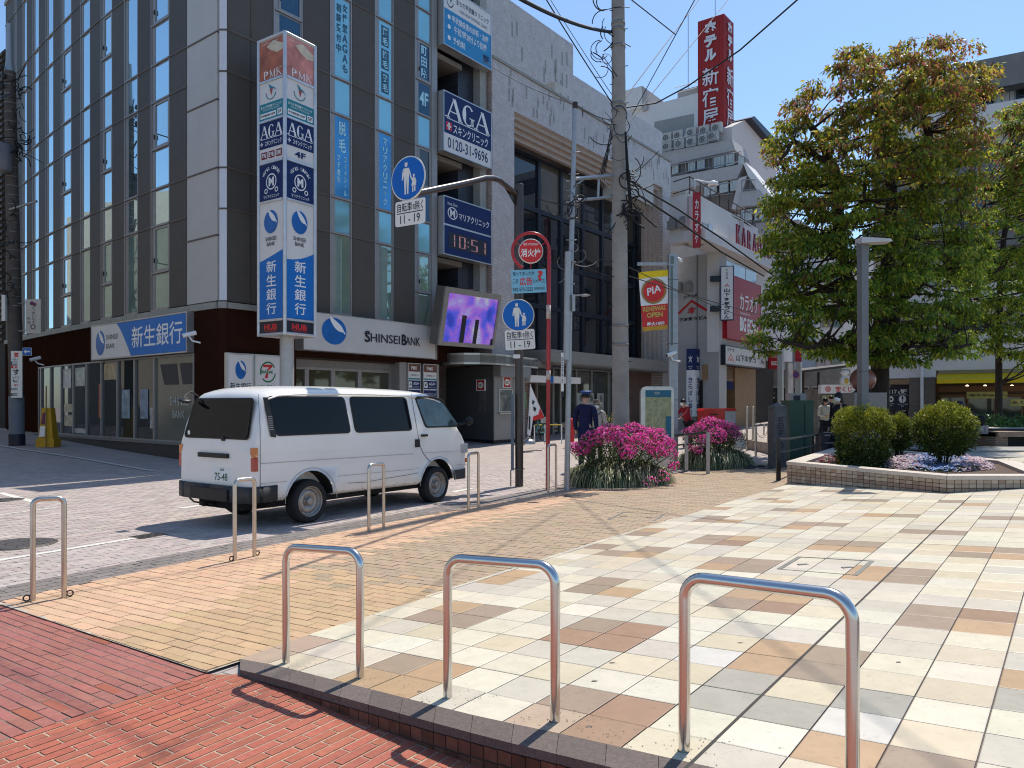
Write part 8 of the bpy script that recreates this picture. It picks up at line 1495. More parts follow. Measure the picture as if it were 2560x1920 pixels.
# white cat figure
c=P3(2112,940,yk - .2); t=thing('cat_figure','white beckoning cat figure sitting on top of the lottery booth','figure',P3(2112,962,yk - .2)); m_=MB(); z0=P3(0,962,yk).z; m_.lathe((c.x,c.y,z0),[(.16,0),(.20,.1),(.19,.22),(.12,.34),(.10,.36)],16); m_.lathe((c.x,c.y,z0 + .33),[(.05,0),(.13,.04),(.17,.12),(.15,.22),(.05,.28),(.001,.285)],16); m_.tube([(c.x + .1,c.y,z0 + .25),(c.x + .24,c.y - .05,z0 + .4),(c.x + .22,c.y - .05,z0 + .62)],[.05,.045,.05],8)
for s_ in (-1,1): m_.lathe((c.x + s_ * .10,c.y,z0 + .53),[(.05,0),(.001,.13)],6)
part('body',m_,whitel,t); m_=MB(); m_.disc((c.x - .02,c.y - .205,z0 + .14),.09,(0,-1,0),12,sy=1.3); part('gold_coin',m_,M('coin_gold',(.45,.30,.05),.3,.6),t)
# green cabinet, grey box, sign pole, monument stone
def boxthing(name,lab,cat,px0,px1,py0,y,mat,dp=.7,rz=0,zg=None,top=None,mt2=None):
    x0,x1=P3(px0,0,y).x,P3(px1,0,y).x; zt_=P3(0,py0,y).z; z0=terr((x0 + x1) / 2,y) if zg is None else zg; c=((x0 + x1) / 2,y + dp / 2,z0); t=thing(name,lab,cat,c); m_=MB(); m_.box((c[0],c[1],(z0 + zt_) / 2),(x1 - x0,dp,zt_ - z0),rz); part('body',m_,mat,t)
    if top: m_=MB(); m_.box((c[0],c[1],zt_ + top / 2),((x1 - x0) * 1.05,dp * 1.06,top),rz); part('top',m_,mt2 or mat,t)
    return t
cg=M('cabinet_green',(.055,.10,.065),.5,var=.08,wear=.1); t=boxthing('utility_cabinet','plain dark green metal utility cabinet beside the carved stone pillar','cabinet',1975,2034,1004,18.2,cg,.6,0,0.1,.03); m_=MB(); x_=P3(2012,0,18.2).x; m_.box((x_,18.19,.8),(.01,.01,1.4)); part('door_gap',m_,inkm,t)
t=boxthing('control_box','pale grey control box behind the green cabinet','cabinet',1977,2016,983,20.5,M('box_grey',(.36,.36,.35),.6),.4,0,.2); m_=MB(); m_.box((P3(1992,0,20.5).x,20.49,P3(0,996,20.5).z),(.18,.01,.16)); part('vent',m_,inkm,t)
sy=16.6; sx=P3(1944,0,sy).x; t=thing('carved_stone_pillar','grey stone pillar with carved vertical brush characters and pointed top','stone pillar',(sx,sy,.05)); sg2=M('pillar_stone',(.135,.13,.125),.8,var=.25,scale=10,wear=.25,bump=.3); zt_=P3(0,1016,sy).z; m_=MB(); w_=17 * sy / FL; m_.box((sx,sy,(.05 + zt_) / 2),(w_ * 2,w_ * 2,zt_ - .05),.15); q=[(sx + w_ * a,sy + w_ * b,zt_) for a,b in ((-1,-1),(1,-1),(1,1),(-1,1))]; m_.add([Vector(p) for p in q] + [Vector((sx,sy,zt_ + .09))],[(0,1,4),(1,2,4),(2,3,4),(3,0,4)]); part('stone',m_,sg2,t); m_=MB(); vert(m_,'町田まほろおと',Vector((sx + .01,sy - w_ - .035,.75)),frame((.15,-1,0)),.13,.95,.0); part('carving',m_,inkm,t)
m_=MB(); r_=random.Random(6)
for k in range(26): a=r_.uniform(0,6.28); p=Vector((sx + .75 * math.cos(a) * r_.uniform(.4,1),sy + .5 * math.sin(a),.06)); s_=r_.uniform(.05,.12); m_.lathe(p,[(s_,-.03),(s_ * .9,s_ * .4),(s_ * .4,s_ * .7),(.001,s_ * .75)],7)
o=single('black_stones',m_,M('stone_black',(.025,.025,.028),.5),'ring of rough black stones round the carved pillar','stones',(sx,sy,.05)); o['kind']='stuff'
# no parking sign
ny=22.; p0=P3(1991,1060,ny); t=thing('no_parking_sign','round blue and red no parking sign on a stickered pole behind the cabinets','road sign',(p0.x,ny,.2)); m_=MB(); m_.tube([(p0.x,ny,.2),P3(1991,930,ny)],.03,8); part('pole',m_,galv,t); c=P3(1990,937,ny - .06); m_=MB(); m_.disc(c,.098,(0,-1,0),24); part('red_ring',m_,redl,t); m_=MB(); m_.disc(c + Vector((0,-.004,0)),.078,(0,-1,0),24); part('blue_disc',m_,sblue,t); m_=MB(); m_.poly([c + Vector((x,-.008,z)) for x,z in ((-.065,.045),(-.045,.065),(.065,-.045),(.045,-.065))]); part('red_bar',m_,redl,t); m_=MB(); m_.box(P3(1993,965,ny - .06),(.12,.02,.42)); part('sticker_plate',m_,M('board_cream',0),t)
# stainless posts with chains
def post(px,pyt,pyb,lab,r=.034):
    p=hit(px,pyb,lambda x,y: .05); z1=CH - (pyt - HY) / FL * p.y; t=thing('steel_post',lab,'bollard',p,'stainless posts by the carved stone'); m_=MB(); m_.tube([p,Vector((p.x,p.y,z1))],r,14); part('tube',m_,inox2,t); m_=MB(); m_.lathe(Vector((p.x,p.y,z1)),[(r,0),(r * .8,.012),(.001,.018)],14); part('cap',m_,inox,t); return Vector((p.x,p.y,z1))
PT=[post(1867,1018,1131,'tall steel post nearest the pink azalea'),post(1882.5,1018,1128,'tall steel post second from the azalea'),post(1889.5,1068,1143,'short thick steel post before the two tall ones'),post(1910,1060,1112,'short steel post left of the carved stone',.028),post(1921,1066,1135,'steel post right before the carved stone'),post(1981,1064,1140,'steel post before the green cabinet'),post(2020,1061,1112,'thin steel post at the cabinet corner',.028)]
for a,b,s_ in ((2,4,.22),(4,5,.06),(1,3,.1),(3,6,.1)): wire([PT[a] - Vector((0,0,.08)),PT[b] - Vector((0,0,.08))],.008,'thin chain slung between steel posts %s' % {2: 'in front, dipping low',4: 'before the carved pillar',1: 'behind the azalea',3: 'behind the carved pillar'}[a],'chains between the posts',joint,s_)
# handrails
def handrail(pts_top,bases,lab,r=.026,mid=.0,mat=None,yy=None,box=False):
    mat=mat or M('rail_pale',(.42,.40,.38),.4,.3); P=[Vector(p) for p in pts_top]; t=thing('handrail',lab,'handrail',(P[0].x,P[0].y,.05),'low handrails'); m_=MB(); m_.tube(P,r,8); part('top_rail',m_,M('rail_black',(.03,.03,.03),.35),t)
    m_=MB(); m_.tube([p - Vector((0,0,.22)) for p in P],r * .7,8); part('lower_rail',m_,M('rail_black',0),t)
    for b in bases: i=min(range(len(P)),key=lambda k: (P[k] - Vector((b[0],b[1],P[k].z))).length); m_=MB(); m_.box((b[0],b[1],(b[2] + b[3]) / 2),(.07,.05,b[3] - b[2])); part('post',m_,mat,t)
ya=15.8; A1,A2,A3=P3(1674,1090,ya + 1.6),P3(1716,1086,ya + .9),P3(1770,1081,ya); handrail([A1,A2,A3],[(A1.x,A1.y,.05,A1.z),(A2.x,A2.y,.05,A2.z),(A3.x,A3.y,.05,A3.z)],'pale low handrail standing before the smaller azalea bush')
yb2=14.2; A1,A2,A3=P3(1946,1098,13.4),P3(1972,1098,14.2),P3(2048,1086,16.4); handrail([A1,A2,A3],[(A1.x,A1.y,.1,A1.z),(A3.x - .3,A3.y - .4,.1,A3.z)],'black topped handrail with dark post at the planter corner',mat=M('rail_black',0)); A1,A2,A3=P3(2056,1082,16.2),P3(2082,1082,16.5),P3(2120,1078,18); handrail([A1,A2,A3],[(A1.x,A1.y,.1,A1.z),(A3.x,A3.y,.1,A3.z)],'second black handrail behind the tall barrel shrub',mat=M('rail_black',0))
# map board
ym=16.3; t=thing('map_board','freestanding steel framed area map board with blue header','map board',P3(1643,1150,ym)); a,b=P3(1602,0,ym).x,P3(1686,0,ym).x; z1,z0=P3(0,966,ym).z,.1; LM=Line(a,ym,1,.05); n=b - a; m_=MB(); q=[(0,z0),(0,z1 - .12),(.035,z1 - .035),(.12,z1),(n - .08,z1),(n - .02,z1 - .03),(n,z1 - .1),(n,z0)]; A=[LM.p(s,z,0) for s,z in q]; Bk=[LM.p(s,z,-.12) for s,z in q]; m_.add(A + Bk,[list(range(7,-1,-1)),list(range(8,16))] + [(i,(i + 1) % 8,8 + (i + 1) % 8,8 + i) for i in range(8)]); part('case',m_,M('map_case',(.46,.46,.45),.3,.7),t)
f=Face(LM,.1,n - .06,.55,z1 - .08,.004); m_=MB(); f.rect(m_,0,0,1,1,.0); mp=part('map_panel',m_,M('map_green',(.28,.30,.17),.3,var=.35,scale=14),t); put(t,f,lambda m: f.rect(m,0,.88,1,1,.003),M('map_blue',(.015,.12,.20),.3),'blue_header'); put(t,f,lambda m: (f.rect(m,.78,.05,1,.55,.003)),M('map_blue',0),'blue_legend'); put(t,f,lambda m: (f.text(m,'町田市',.45,.95,.2,.05),*[f.poly(m,[(a_,b_),(a_ + .012,b_),(c_ + .012,d_),(c_,d_)],.002) for a_,b_,c_,d_ in ((.05,.1,.7,.8),(.2,.05,.3,.85),(.4,.1,.72,.5),(.5,.85,.6,.1),(.0,.3,.75,.38),(.0,.6,.75,.7),(.1,.82,.7,.2))]),M('map_cream',(.5,.5,.38),.4))
# banner column with PIA banner
yp=18.2; t=thing('banner_column','slim grey street column with an arm holding a hanging banner','column',P3(1682,1190,yp)); a,b=P3(1671,0,yp).x,P3(1693,0,yp).x; z1=P3(0,637,yp).z; m_=MB(); m_.box(((a + b) / 2,yp,z1 / 2),(b - a,.2,z1)); part('shaft',m_,galv,t); m_=MB(); m_.box((a + .06,yp - .11,P3(0,765,yp).z),(.05,.02,1.9)); m_.box((a + .07,yp - .11,P3(0,652,yp).z),(.07,.02,.18)); part('light_slot',m_,M('slot_glass',(.12,.16,.15),.2),t); m_=MB(); m_.box((P3(1632,0,yp).x,yp,P3(0,660,yp).z),(P3(1671,0,yp).x - P3(1593,0,yp).x,.06,.07)); part('arm',m_,galv,t)
for py in (700,860,1000): m_=MB(); m_.box(((a + b) / 2,yp,P3(0,py,yp).z),(b - a + .01,.21,.012)); part('joint_line',m_,joint,t)
cctv(P3(1678,885,yp - .2),(-.9,-.5,-.3),'white street camera on the banner column',.9); m_=MB(); m_.lathe(P3(1697,650,yp),[(.03,-.1),(.06,-.05),(.05,.06),(.001,.1)],10,(1,0,-.4)); part('camera_dome',m_,whitel,t)
bn=thing('hanging_banner','yellow, white and red hanging banner reading PIA RENEWAL OPEN','banner',P3(1634,675,yp)); TL,TR,BR_,BL_=P3(1596,681,yp - .05),P3(1670,674,yp - .05),P3(1669,822,yp - .05),P3(1607,829,yp - .05); ex=(TR - TL); ey=(TL - BL_)
def bq(a,b,k=0): return BL_.lerp(BR_,a).lerp(TL.lerp(TR,a),b) + Vector((0,-.004 * k - .03 * math.sin(b * 7 + a * 3) * .4,0))
def bgrid(m,a0,b0,a1,b1,k,n=6):
    for i in range(n):
        for j in range(n): x0,x1,y0,y1=a0 + (a1 - a0) * i / n,a0 + (a1 - a0) * (i + 1) / n,b0 + (b1 - b0) * j / n,b0 + (b1 - b0) * (j + 1) / n; m.poly([bq(x0,y0,k),bq(x1,y0,k),bq(x1,y1,k),bq(x0,y1,k)])
for nm,r_,mt,k in (('cloth',(0,0,1,1),whitel,0),('yellow_band',(0,.89,1,1),yel,1),('red_field',(0,.07,1,.43),redl,1),('lower_band',(0,0,1,.07),M('banner_orange',(.55,.30,.03),.5),1)): m_=MB(); bgrid(m_,*r_,k); part(nm,m_,mt,bn)
def btext(m,txt,a,b,w,h,k,bold=.02,rot=0):
    v,f_=glyphs(txt,bold); m.add([bq(a + (x * w * math.cos(rot) - y * h * .5 * math.sin(rot)),b + y * h * math.cos(rot) + x * w * .5 * math.sin(rot),k) for x,y in v],f_)
m_=MB(); m_.poly([bq(.5 + .45 * math.cos(q),.66 + .215 * math.sin(q),2) for q in [2 * math.pi * i / 28 for i in range(28)]]); part('gold_ring',m_,M('ring_gold',(.30,.20,.07),.4,.4,var=.4,scale=30),bn); m_=MB(); m_.poly([bq(.5 + .38 * math.cos(q),.66 + .18 * math.sin(q),3) for q in [2 * math.pi * i / 28 for i in range(28)]]); part('red_disc',m_,redl,bn)
m_=MB(); btext(m_,'PIA',.5,.68,.5,.13,4.5,.02,.25); btext(m_,'最大1000',.52,.11,.7,.07,4,.03); part('lettering',m_,whitel,bn); m_=MB(); btext(m_,'RENEWAL',.5,.365,.88,.08,4,.03); btext(m_,'OPEN',.5,.26,.62,.09,4,.04); part('gold_lettering',m_,M('letter_gold',(.60,.42,.10),.4),bn)
m_=MB(); p=P3(1602,662,yp); m_.tube([p,TL],.006,4); m_.tube([P3(1668,662,yp),TR],.006,4); part('chain',m_,joint,bn)
# tall blue and white bank blade sign on the grey wall
p=KLw.P(1733,950); L=Line(p.x,p.y - .8,1.0,-.30); L2=Line(*(L.p(L.s(1736.5))).xy[:],.75,1.0); s0,s1=L.s(1716),L.s(1736.5); t=thing('star_bank_sign','tall two faced bank sign, dark blue top with white star and vertical kana below','sign',L.p(s0)); zt_,zm,zb_=L.z(1725,872),L.z(1725,925),.9
for LL_,a,b in ((L,s0,s1),(L2,.02,L2.s(1752))):
    m_=MB(); m_.slab(LL_,a,b,zb_,zm,-.3,0); part('white_box',m_,whitel,t); m_=MB(); m_.slab(LL_,a,b,zm,zt_,-.3,.004); part('blue_box',m_,navy,t); f=Face(LL_,a,b,zb_,zt_,.012); put(t,f,lambda m: f.vtext(m,'きらぼし銀行',.5,.30,.48,.56,bold=.015),M('kana_navy',(.02,.03,.15),.4),'characters')
    put(t,f,lambda m: (*[f.poly(m,[(.5 + .06 * math.cos(q + 1.57),.845 + .02 * math.sin(q + 1.57)),(.5 + .32 * math.cos(q),.845 + .075 * math.sin(q)),(.5 + .06 * math.cos(q - 1.57),.845 + .02 * math.sin(q - 1.57))]) for q in (.6,1.75,2.6,3.9,5.4)],f.text(m,'Kiraboshi',.5,.74,.6,.018,bold=0),f.text(m,'Bank',.5,.715,.3,.018,bold=0)),whitel,'star')
# post box with awning
yx=21.; t=thing('red_post_box','wide red post box with pale grey side behind the smaller azalea','post box',P3(1795,1100,yx)); x0,x1,x2=P3(1757,0,yx).x,P3(1812,0,yx).x,P3(1840,0,yx).x; zt_=P3(0,1027,yx).z; prd=M('post_red_paint',(.50,.02,.015),.3,coat=.5); m_=MB(); m_.box(((x0 + x1) / 2,yx + .3,(.7 + zt_) / 2),(x1 - x0,.6,zt_ - .7)); part('body',m_,prd,t); m_=MB(); q=[(x0 - .03,zt_),(x0 + .06,zt_ + .07),(x2 - .04,zt_ + .07),(x2 + .03,zt_)]; m_.add([Vector((x,yx - .03,z)) for x,z in q] + [Vector((x,yx + .65,z)) for x,z in q],[(3,2,1,0),(4,5,6,7),(0,1,5,4),(1,2,6,5),(2,3,7,6),(3,0,4,7)]); part('lid',m_,prd,t)
m_=MB(); m_.box(((x1 + x2) / 2,yx + .3,(.7 + zt_) / 2),(x2 - x1 - .01,.58,zt_ - .7)); part('grey_side',m_,M('box_grey',0),t); m_=MB(); m_.box(((x0 + x2) / 2,yx + .3,.4),(.2,.3,.7)); part('leg',m_,galv,t); m_=MB(); m_.box((x0 + .3,yx - .005,zt_ - .10),(.25,.01,.035)); part('slot',m_,inkm,t)
# leaning red banner flag and weights, fence and bicycle
yf=22.5; t=thing('banner_flag','red and white slanting advertising flag in a grey base near the kiosk','flag',P3(1324,1108,yf)); m_=MB(); m_.poly([P3(1326,962,yf),P3(1360,1040,yf),P3(1332,1050,yf)]); m_.poly([P3(1326,962,yf + .01),P3(1332,1050,yf + .01),P3(1326,1090,yf + .01),P3(1318,1085,yf + .01)]); part('cloth',m_,whitel,t); m_=MB(); m_.poly([P3(1326,962,yf - .01),P3(1361,1045,yf - .01),P3(1332,1052,yf - .01),P3(1332,1042,yf - .01),P3(1346,1036,yf - .01),P3(1350,1020,yf - .01)]); part('red_cloth',m_,redl,t); m_=MB(); m_.tube([P3(1320,1095,yf),P3(1326,960,yf)],.012,6); part('pole',m_,whitel,t); m_=MB(); m_.lathe(P3(1322,1110,yf),[(.20,0),(.20,.06),(.14,.13),(.03,.16)],14); part('base',m_,galv,t)
m_=MB(); m_.poly([P3(px,py,yf - .02) for px,py in ((1331,1000),(1337,1003),(1333,1012),(1330,1010))]); m_.poly([P3(px,py,yf - .02) for px,py in ((1333,1016),(1341,1020),(1338,1030),(1334,1026))]); m_.poly([P3(px,py,yf - .02) for px,py in ((1322,1040),(1326,1041),(1325,1075),(1321,1073))]); part('brush_marks',m_,inkm,t)
yq=24.; 
for k,(a,b,lab) in enumerate(((1336,1362,'low rope barrier left of the red hydrant post'),(1370,1404,'low rope barrier right of the red hydrant post'))): 
    t=thing('rope_barrier',lab,'barrier',P3(a,1110,yq),'low rope barriers'); m_=MB(); m_.tube([P3(a,1110,yq),P3(a,1060,yq)],.02,8); m_.tube([P3(b,1110,yq),P3(b,1060,yq)],.02,8); part('posts',m_,whitel,t); m_=MB(); m_.tube([P3(a,1062,yq),P3(b,1062,yq)],.015,6); part('bar',m_,yel,t)
yy_=23.2; t=thing('bicycle','turquoise bicycle parked behind the red hydrant post','bicycle',P3(1350,1105,yy_)); tq=M('bike_teal',(.06,.32,.30),.4)
for px in (1340,1362): m_=MB(); c=P3(px,1082,yy_); m_.tube([c + Vector((.27 * math.cos(q) * .6,.16 * math.cos(q),.27 * math.sin(q))) for q in [2 * math.pi * i / 20 for i in range(21)]],.014,5,cap=False); part('wheel',m_,rub,t)
m_=MB(); a,b,c_,d=P3(1340,1082,yy_),P3(1346,1052,yy_),P3(1357,1054,yy_),P3(1362,1082,yy_); e_=P3(1351,1082,yy_); m_.tube([a,b,c_,d],.016,6); m_.tube([b,e_,c_],.016,6); m_.tube([e_,d],.012,6); m_.tube([P3(1358,1046,yy_),c_],.012,6); part('frame',m_,tq,t); m_=MB(); m_.box(P3(1346,1050,yy_),(.2,.08,.04)); part('saddle',m_,inkm,t); m_=MB(); m_.box(P3(1362,1050,yy_),(.26,.2,.18)); part('basket',m_,galv,t)
# cone like red stand by officer, flower pot
m_=MB(); p=P3(1428,1105,24); m_.lathe(p,[(.10,0),(.09,.6),(.05,.75),(.001,.76)],12); single('red_post',m_,redl,'short red post behind the slender pole','post',p)
t=thing('flower_pot','white pot of yellow flowers in front of the bank glass','flower pot',P3(1545,1100,25)); m_=MB(); m_.lathe(P3(1540,1085,25),[(.22,0),(.30,.35),(.27,.35)],14); part('pot',m_,whitel,t); n=500; p=np.array(P3(1540,1052,25)) + g_.normal(size=(n,3)) * np.array([.16,.12,.10]); ln=np.full(n,.07); leafmesh('leaves',p,unit(g_.normal(size=(n,3))),unit(g_.normal(size=(n,3))),ln,ln * .5,np.where(g_.random((n,1)) < .25,np.array([.6,.42,.03]),np.array([.07,.12,.03])),leafmat('shrub_leaf'),t,kind='stuff')
# signs glimpsed down the side street
for px0,px1,py0,py1,y_,c_,lab in ((2105,2148,682,722,45,(.5,.48,.52),'pale framed sign high on the far building behind the leaves'),(1985,2003,820,905,42,(.40,.02,.04),'narrow red sign down the side street under the tree'),(1966,1982,905,990,27,(.6,.58,.6),'white vertical banner down the side street'),(2040,2075,900,925,44,(.45,.40,.42),'dull pink sign above the lottery booth canopy')):
    L=Line(P3(px0,0,y_).x,y_,1,0); t,f=signbox('street_sign',L,0,(px1 - px0) * y_ / FL,P3(0,py1,y_).z,P3(0,py0,y_).z,-.1,.1,lab,'sign',face=M('ss_%d' % px0,c_,.5,var=.3,scale=4),frame_=alu)
shop=thing('side_street_shop','dim shop front with dark windows left of the lottery booth','shop',P3(2010,1080,46)); L=Line(P3(1925,0,46).x,46.5,1,0); m_=MB(); m_.slab(L,0,5.2,.2,3.6,-3,0); part('wall',m_,M('shop_grey',(.16,.155,.15),.7,var=.3,scale=2),shop)
for k in range(4): m_=MB(); m_.slab(L,.2 + k * 1.25,1.3 + k * 1.25,.4,2.6,0,.04); w_=part('window',m_,alu,shop); m_=MB(); m_.slab(L,.28 + k * 1.25,1.22 + k * 1.25,.5,2.5,.04,.05); part('pane',m_,shopgl,w_)
t=thing('takeaway_bench','black metal seat frame behind the barrel shaped shrub','bench',P3(2080,1100,18.5)); m_=MB(); x0=P3(2052,0,18.5).x; m_.box((x0 + .35,18.6,.72),(.7,.4,.04)); part('seat',m_,inkm,t); m_=MB(); m_.tube([(x0,18.45,.1),(x0,18.45,.95),(x0 + .7,18.45,.95),(x0 + .7,18.45,.1)],.02,6); part('frame',m_,inkm,t)
t=boxthing('dark_crates','stack of black covered goods behind the planter rail','crates',2060,2102,1090,17.0,inkm,.5,0,.1)
# ================= PEOPLE =================
def skin(vs,es,rs,mat,name,parent,sub=2):
    me=bpy.data.meshes.new(name); o=ROOT[parent.name]; me.from_pydata([tuple(Vector(v) - o) for v in vs],es,[]); ob=bpy.data.objects.new(name,me); COL.objects.link(ob)
    ob.modifiers.new('s','SKIN').use_smooth_shade=True
    for i,r in enumerate(rs): sv_=me.skin_vertices[0].data[i]; sv_.radius=r if isinstance(r,tuple) else (r,r); sv_.use_root=(i == 0)
    m_=ob.modifiers.new('u','SUBSURF'); m_.levels=sub; m_.render_levels=sub; bpy.context.view_layer.update(); nm=bpy.data.meshes.new_from_object(ob.evaluated_get(bpy.context.evaluated_depsgraph_get())); ob.modifiers.clear(); ob.data=nm; nm.materials.clear(); nm.materials.append(mat)
    for p in nm.polygons: p.use_smooth=True
    ob.parent=parent; ROOT[ob.name]=ROOT[parent.name]; return ob
flesh=M('skin',(.48,.29,.21),.5,var=.05); hairm=M('hair_black',(.012,.010,.009),.45,var=.2,scale=60)
def person(loc,h,yaw,label,top,bottom,hair='short',hat=None,mask=True,pose='stand',topm=None,lean=0.,shoe=inkm,bag=False,armpose=None,skirt=False):
    """loc = feet (or seat) on the ground; yaw = heading, 0 looks along +y"""
    loc=Vector(loc); t=thing('person',label,'person',loc); Rz=Matrix.Rotation(yaw,3,'Z'); k=h / 1.70
    def Q(x,y,z):
        zz=z; yy=y
        if lean and z > .9: yy=y + (z - .9) * math.sin(lean); zz=.9 + (z - .9) * math.cos(lean)
        return loc + Rz @ Vector((x * k,yy * k,zz * k))
    seat=pose == 'sit'; hz=.90 if not seat else .50; dz=hz - .90
    def q(x,y,z): return Q(x,y,z + dz if z >= .9 else z) if not seat else (loc + Rz @ Vector((x * k,(y + max(0,z - .9) * math.sin(lean)) * k,(hz + (z - .9) * math.cos(lean)) * k)) if z >= .9 else loc + Rz @ Vector((x * k,y * k,z * k)))
    st=pose == 'walk'
    if seat: legs={s: [q(s * .09,.02,.9),loc + Rz @ Vector((s * .11 * k,.40 * k,.50 * k)),loc + Rz @ Vector((s * .12 * k,.42 * k,.08 * k)),loc + Rz @ Vector((s * .12 * k,.56 * k,.04 * k))] for s in (-1,1)}
    else: legs={s: [q(s * .09,0,.88),q(s * .10,(.12 * s if st else .02),.48),q(s * .10,(.10 * s - .06 if st else -.01),.09),q(s * .11,(.10 * s + .08 if st else .13),.04)] for s in (-1,1)}
    ap=armpose or 'down'
    def arm(s):
        S=q(s * .185,0,1.40)
        if ap == 'down': return [S,q(s * .235,-.02,1.13),q(s * .235,.06,.90),q(s * .235,.09,.82)]
        if ap == 'front': return [S,q(s * .24,.03,1.14),q(s * .10,.26,1.10),q(s * .05,.32,1.12)]
        if ap == 'knees': return [S,q(s * .24,.12,1.14),q(s * .14,.34,.96),q(s * .08,.40,.94)]
        if ap == 'bike': return [S,q(s * .27,.20,1.20),q(s * .30,.44,1.08),q(s * .30,.50,1.05)]
    V=[q(0,0,.95),q(0,.01,1.12),q(0,0,1.30),q(0,-.01,1.43),q(0,.0,1.50),q(0,.02,1.57),q(0,.03,1.635)]; E_=[(0,1),(1,2),(2,3),(3,4),(4,5),(5,6)]; R_=[(.14 * k,.10 * k),(.125 * k,.095 * k),(.15 * k,.10 * k),(.09 * k,.07 * k),.05 * k,.078 * k,.082 * k]
    for s in (-1,1):
        b=len(V); V += legs[s]; R_ += [.085 * k,.058 * k,.042 * k,.035 * k]; E_ += [(0,b),(b,b + 1),(b + 1,b + 2),(b + 2,b + 3)]
        A=arm(s); b=len(V); V += [A[0],A[1],A[2],A[3]]; R_ += [.052 * k,.040 * k,.030 * k,.032 * k]; E_ += [(3,b),(b,b + 1),(b + 1,b + 2),(b + 2,b + 3)]
    skin(V,E_,R_,flesh,'body',t)
    # fingers
    m_=MB()
    for s in (-1,1):
        A=arm(s); d=(A[3] - A[2]).normalized(); sd_=(Rz @ Vector((0,1,0))) if ap == 'down' else (Rz @ Vector((1,0,0)))
        for i in range(4): o_=A[3] + sd_ * (i - 1.5) * .018 * k; m_.tube([o_,o_ + d * (.045 + .01 * (1.5 - abs(i - 1.3))) * k,o_ + d * .08 * k + sd_ * -.01],[.009 * k,.008 * k,.006 * k],6)
        m_.tube([A[3] - sd_ * .03 * k,A[3] - sd_ * .05 * k + d * .03 * k],[.010 * k,.007 * k],6)
    part('fingers',m_,flesh,t)
    # jacket / shirt and trousers
    JV=[q(0,0,.86),q(0,.0,.95),q(0,.01,1.12),q(0,0,1.30),q(0,-.01,1.43)]; JE=[(0,1),(1,2),(2,3),(3,4)]; JR=[(.18 * k,.13 * k),(.172 * k,.128 * k),(.158 * k,.125 * k),(.18 * k,.13 * k),(.10 * k,.085 * k)]
    for s in (-1,1): A=arm(s); b=len(JV); JV += [A[0],A[1],A[2]]; JR += [.072 * k,.060 * k,.046 * k]; JE += [(4,b),(b,b + 1),(b + 1,b + 2)]
    skin(JV,JE,JR,topm,'jacket',t)
    if skirt:
        m_=MB(); m_.lathe(q(0,0,.9) - Vector((0,0,.55 * k)),[(.26 * k,0),(.20 * k,.3 * k),(.155 * k,.58 * k)],18); part('skirt',m_,bottom,t)
    PV=[q(0,0,.93)]; PE=[]; PR=[(.150 * k,.115 * k)]
    for s in (-1,1): L_=legs[s]; b=len(PV); PV += [L_[0],L_[1],L_[2]]; PR += [.098 * k,.074 * k,.062 * k]; PE += [(0,b),(b,b + 1),(b + 1,b + 2)]
    skin(PV,PE,PR,bottom,'trousers',t)
    for s in (-1,1): L_=legs[s]; m_=MB(); a,b=L_[2] - Vector((0,0,.04 * k)),L_[3] - Vector((0,0,.0)); dd=(b - a).normalized(); m_.tube([a - dd * .06 * k,a,b,b + dd * .04 * k],[.03 * k,.045 * k,.045 * k,.025 * k],10); part('shoe',m_,shoe,t)
    hc=q(0,.035,1.625); fw=(q(0,1,1.6) - q(0,0,1.6)).normalized(); rt=(q(1,0,1.6) - q(0,0,1.6)).normalized()
    m_=MB(); m_.smooth=True; c_=hc + Vector((0,0,.02 * k)) - fw * .018 * k
    prof=[(max(.001,.098 * k * math.sin(a)),.108 * k * math.cos(a)) for a in [math.pi * i / 14 for i in range(9 if hair == 'short' else 10)]]; m_.lathe(c_,prof,20,(0,0,1))
    if hair == 'long': m_.tube([c_ - fw * .03 * k,c_ - fw * .05 * k - Vector((0,0,.14 * k)),c_ - fw * .04 * k - Vector((0,0,.28 * k))],[.09 * k,.085 * k,.05 * k],12)
    part('hair',m_,hairm,t)
    m_=MB()
    for s in (-1,1): m_.lathe(hc + rt * s * .032 * k + fw * .075 * k + Vector((0,0,.0)),[(.012 * k,-.004),(.008 * k,.004),(.001,.006)],8,fw)
    part('eyes',m_,inkm,t); m_=MB()
    for s in (-1,1): m_.lathe(hc + rt * s * .082 * k,[(.022 * k,-.006),(.018 * k,.006),(.001,.01)],8,rt * s)
    m_.lathe(hc + fw * .085 * k - Vector((0,0,.025 * k)),[(.014 * k,-.01),(.010 * k,.01),(.001,.02)],8,fw); part('ears_and_nose',m_,flesh,t)
    if mask: m_=MB(); m_.lathe(hc - Vector((0,0,.045 * k)) + fw * .03 * k,[(.075 * k,-.02),(.07 * k,.02 * k),(.05 * k,.05 * k),(.001,.062 * k)],14,fw); part('face_mask',m_,whitel,t)
    else: m_=MB(); m_.box(hc + fw * .082 * k - Vector((0,0,.055 * k)),(.035 * k,.008,.007)); part('mouth',m_,M('lips',(.30,.12,.10),.5),t)
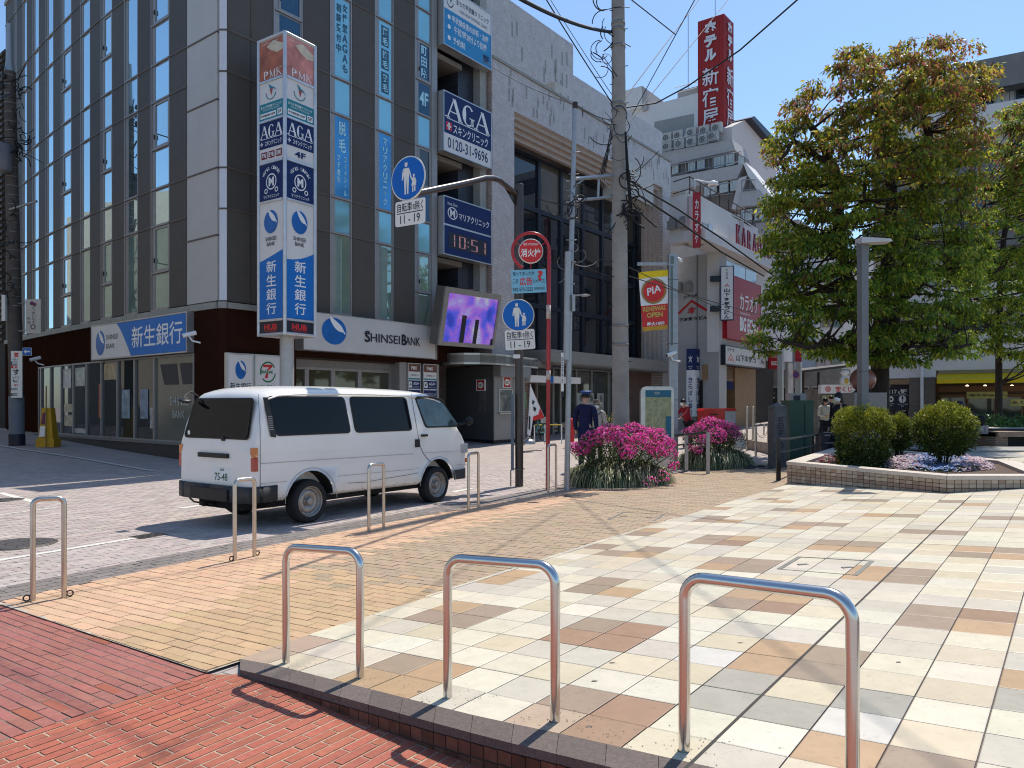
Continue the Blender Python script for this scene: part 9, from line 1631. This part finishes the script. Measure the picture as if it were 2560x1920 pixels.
    if hat == 'cap':
        cm=M('cap_blue',(.012,.05,.19),.6); m_=MB(); b=hc + Vector((0,0,.055 * k)); m_.lathe(b,[(.100 * k,0),(.101 * k,.035 * k),(.135 * k,.065 * k),(.130 * k,.08 * k),(.001,.095 * k)],22,(Vector((0,0,1)) - fw * .12)); part('cap',m_,cm,t); m_=MB(); p=[b + fw * .09 * k + rt * .07 * k * s_ for s_ in (-1,1)]; m_.poly([p[0],p[1],b + fw * .16 * k + rt * .045 * k - Vector((0,0,.02)),b + fw * .16 * k - rt * .045 * k - Vector((0,0,.02))]); m_.lathe(b,[(.1015 * k,.0),(.1025 * k,.03 * k)],22); part('cap_peak',m_,inkm,t)
    if hat == 'brim': m_=MB(); b=hc + Vector((0,0,.05 * k)); m_.lathe(b,[(.17 * k,-.02),(.105 * k,.005),(.10 * k,.06 * k),(.07 * k,.09 * k),(.001,.095 * k)],20); part('hat',m_,M('hat_taupe',(.10,.08,.07),.9),t)
    if hat == 'ball': m_=MB(); b=hc + Vector((0,0,.03 * k)); m_.lathe(b,[(.105 * k,0),(.10 * k,.05 * k),(.06 * k,.095 * k),(.001,.105 * k)],18); m_.poly([b + fw * .09 * k - rt * .07 * k,b + fw * .09 * k + rt * .07 * k,b + fw * .19 * k + rt * .05 * k - Vector((0,0,.02)),b + fw * .19 * k - rt * .05 * k - Vector((0,0,.02))]); part('baseball_cap',m_,inkm,t)
    if bag: m_=MB(); m_.tube([q(-.14,.1,1.42),q(.1,.15,1.2),q(.22,.08,.98)],.012,6); m_.box(q(.24,.06,.92),(.2,.1,.22),yaw); part('shoulder_bag',m_,inkm,t)
    return t
clo=lambda n,c: M('cloth_' + n,c,.9,var=.15,scale=14)
NV=clo('navy',(.010,.014,.055)); BKc=clo('black',(.012,.012,.015))
def ground_at(px,y): x=(px - CX) / FL * y; return Vector((x,y,.0 if y < 15 else terr(x,y)))
g0=ground_at(1464,16.6); person(g0,1.70,-.35,'uniformed officer in navy jacket and blue peaked cap seen from behind the azaleas',None,NV,hat='cap',topm=NV)
g0=ground_at(1492,18.6); person(g0,1.50,math.pi * .9,'person in a beige shirt and brimmed hat half hidden behind the officer',None,clo('dark',(.03,.03,.04)),hat='brim',topm=clo('beige',(.42,.38,.33)),bag=True)
g0=ground_at(1722,24.0); person(g0,1.52,1.9,'woman in a dark red jacket and white mask bending forward on a bicycle',None,BKc,topm=clo('crimson',(.22,.012,.025)),lean=.30,armpose='bike')
g0=ground_at(2098,17.0); g0.z=.1; person(g0,1.62,2.0,'woman in long black coat with dark hair and white mask near the stone ball',None,BKc,hair='long',topm=BKc,skirt=True)
g0=ground_at(2063,23.0); g0.z=.2; person(g0,1.45,math.pi,'woman in a white blouse and black skirt looking down at her phone',None,BKc,hair='long',mask=False,topm=clo('blouse',(.58,.55,.46)),armpose='front',skirt=True)
g0=ground_at(2079,26.5); g0.z=.25; person(g0,1.5,.4,'person in dark clothes standing behind the woman in the white blouse',None,BKc,topm=clo('slate',(.06,.06,.08)))
g0=W(2452,1070,18.9); g0.z=CH - (1072 - HY) / FL * 18.9 - .50 + .0; person(g0,1.68,1.35,'person in black jacket and cap sitting hunched on the bench wall',None,clo('grey',(.30,.29,.30)),hat='ball',mask=False,topm=BKc,pose='sit',lean=.65,armpose='knees')
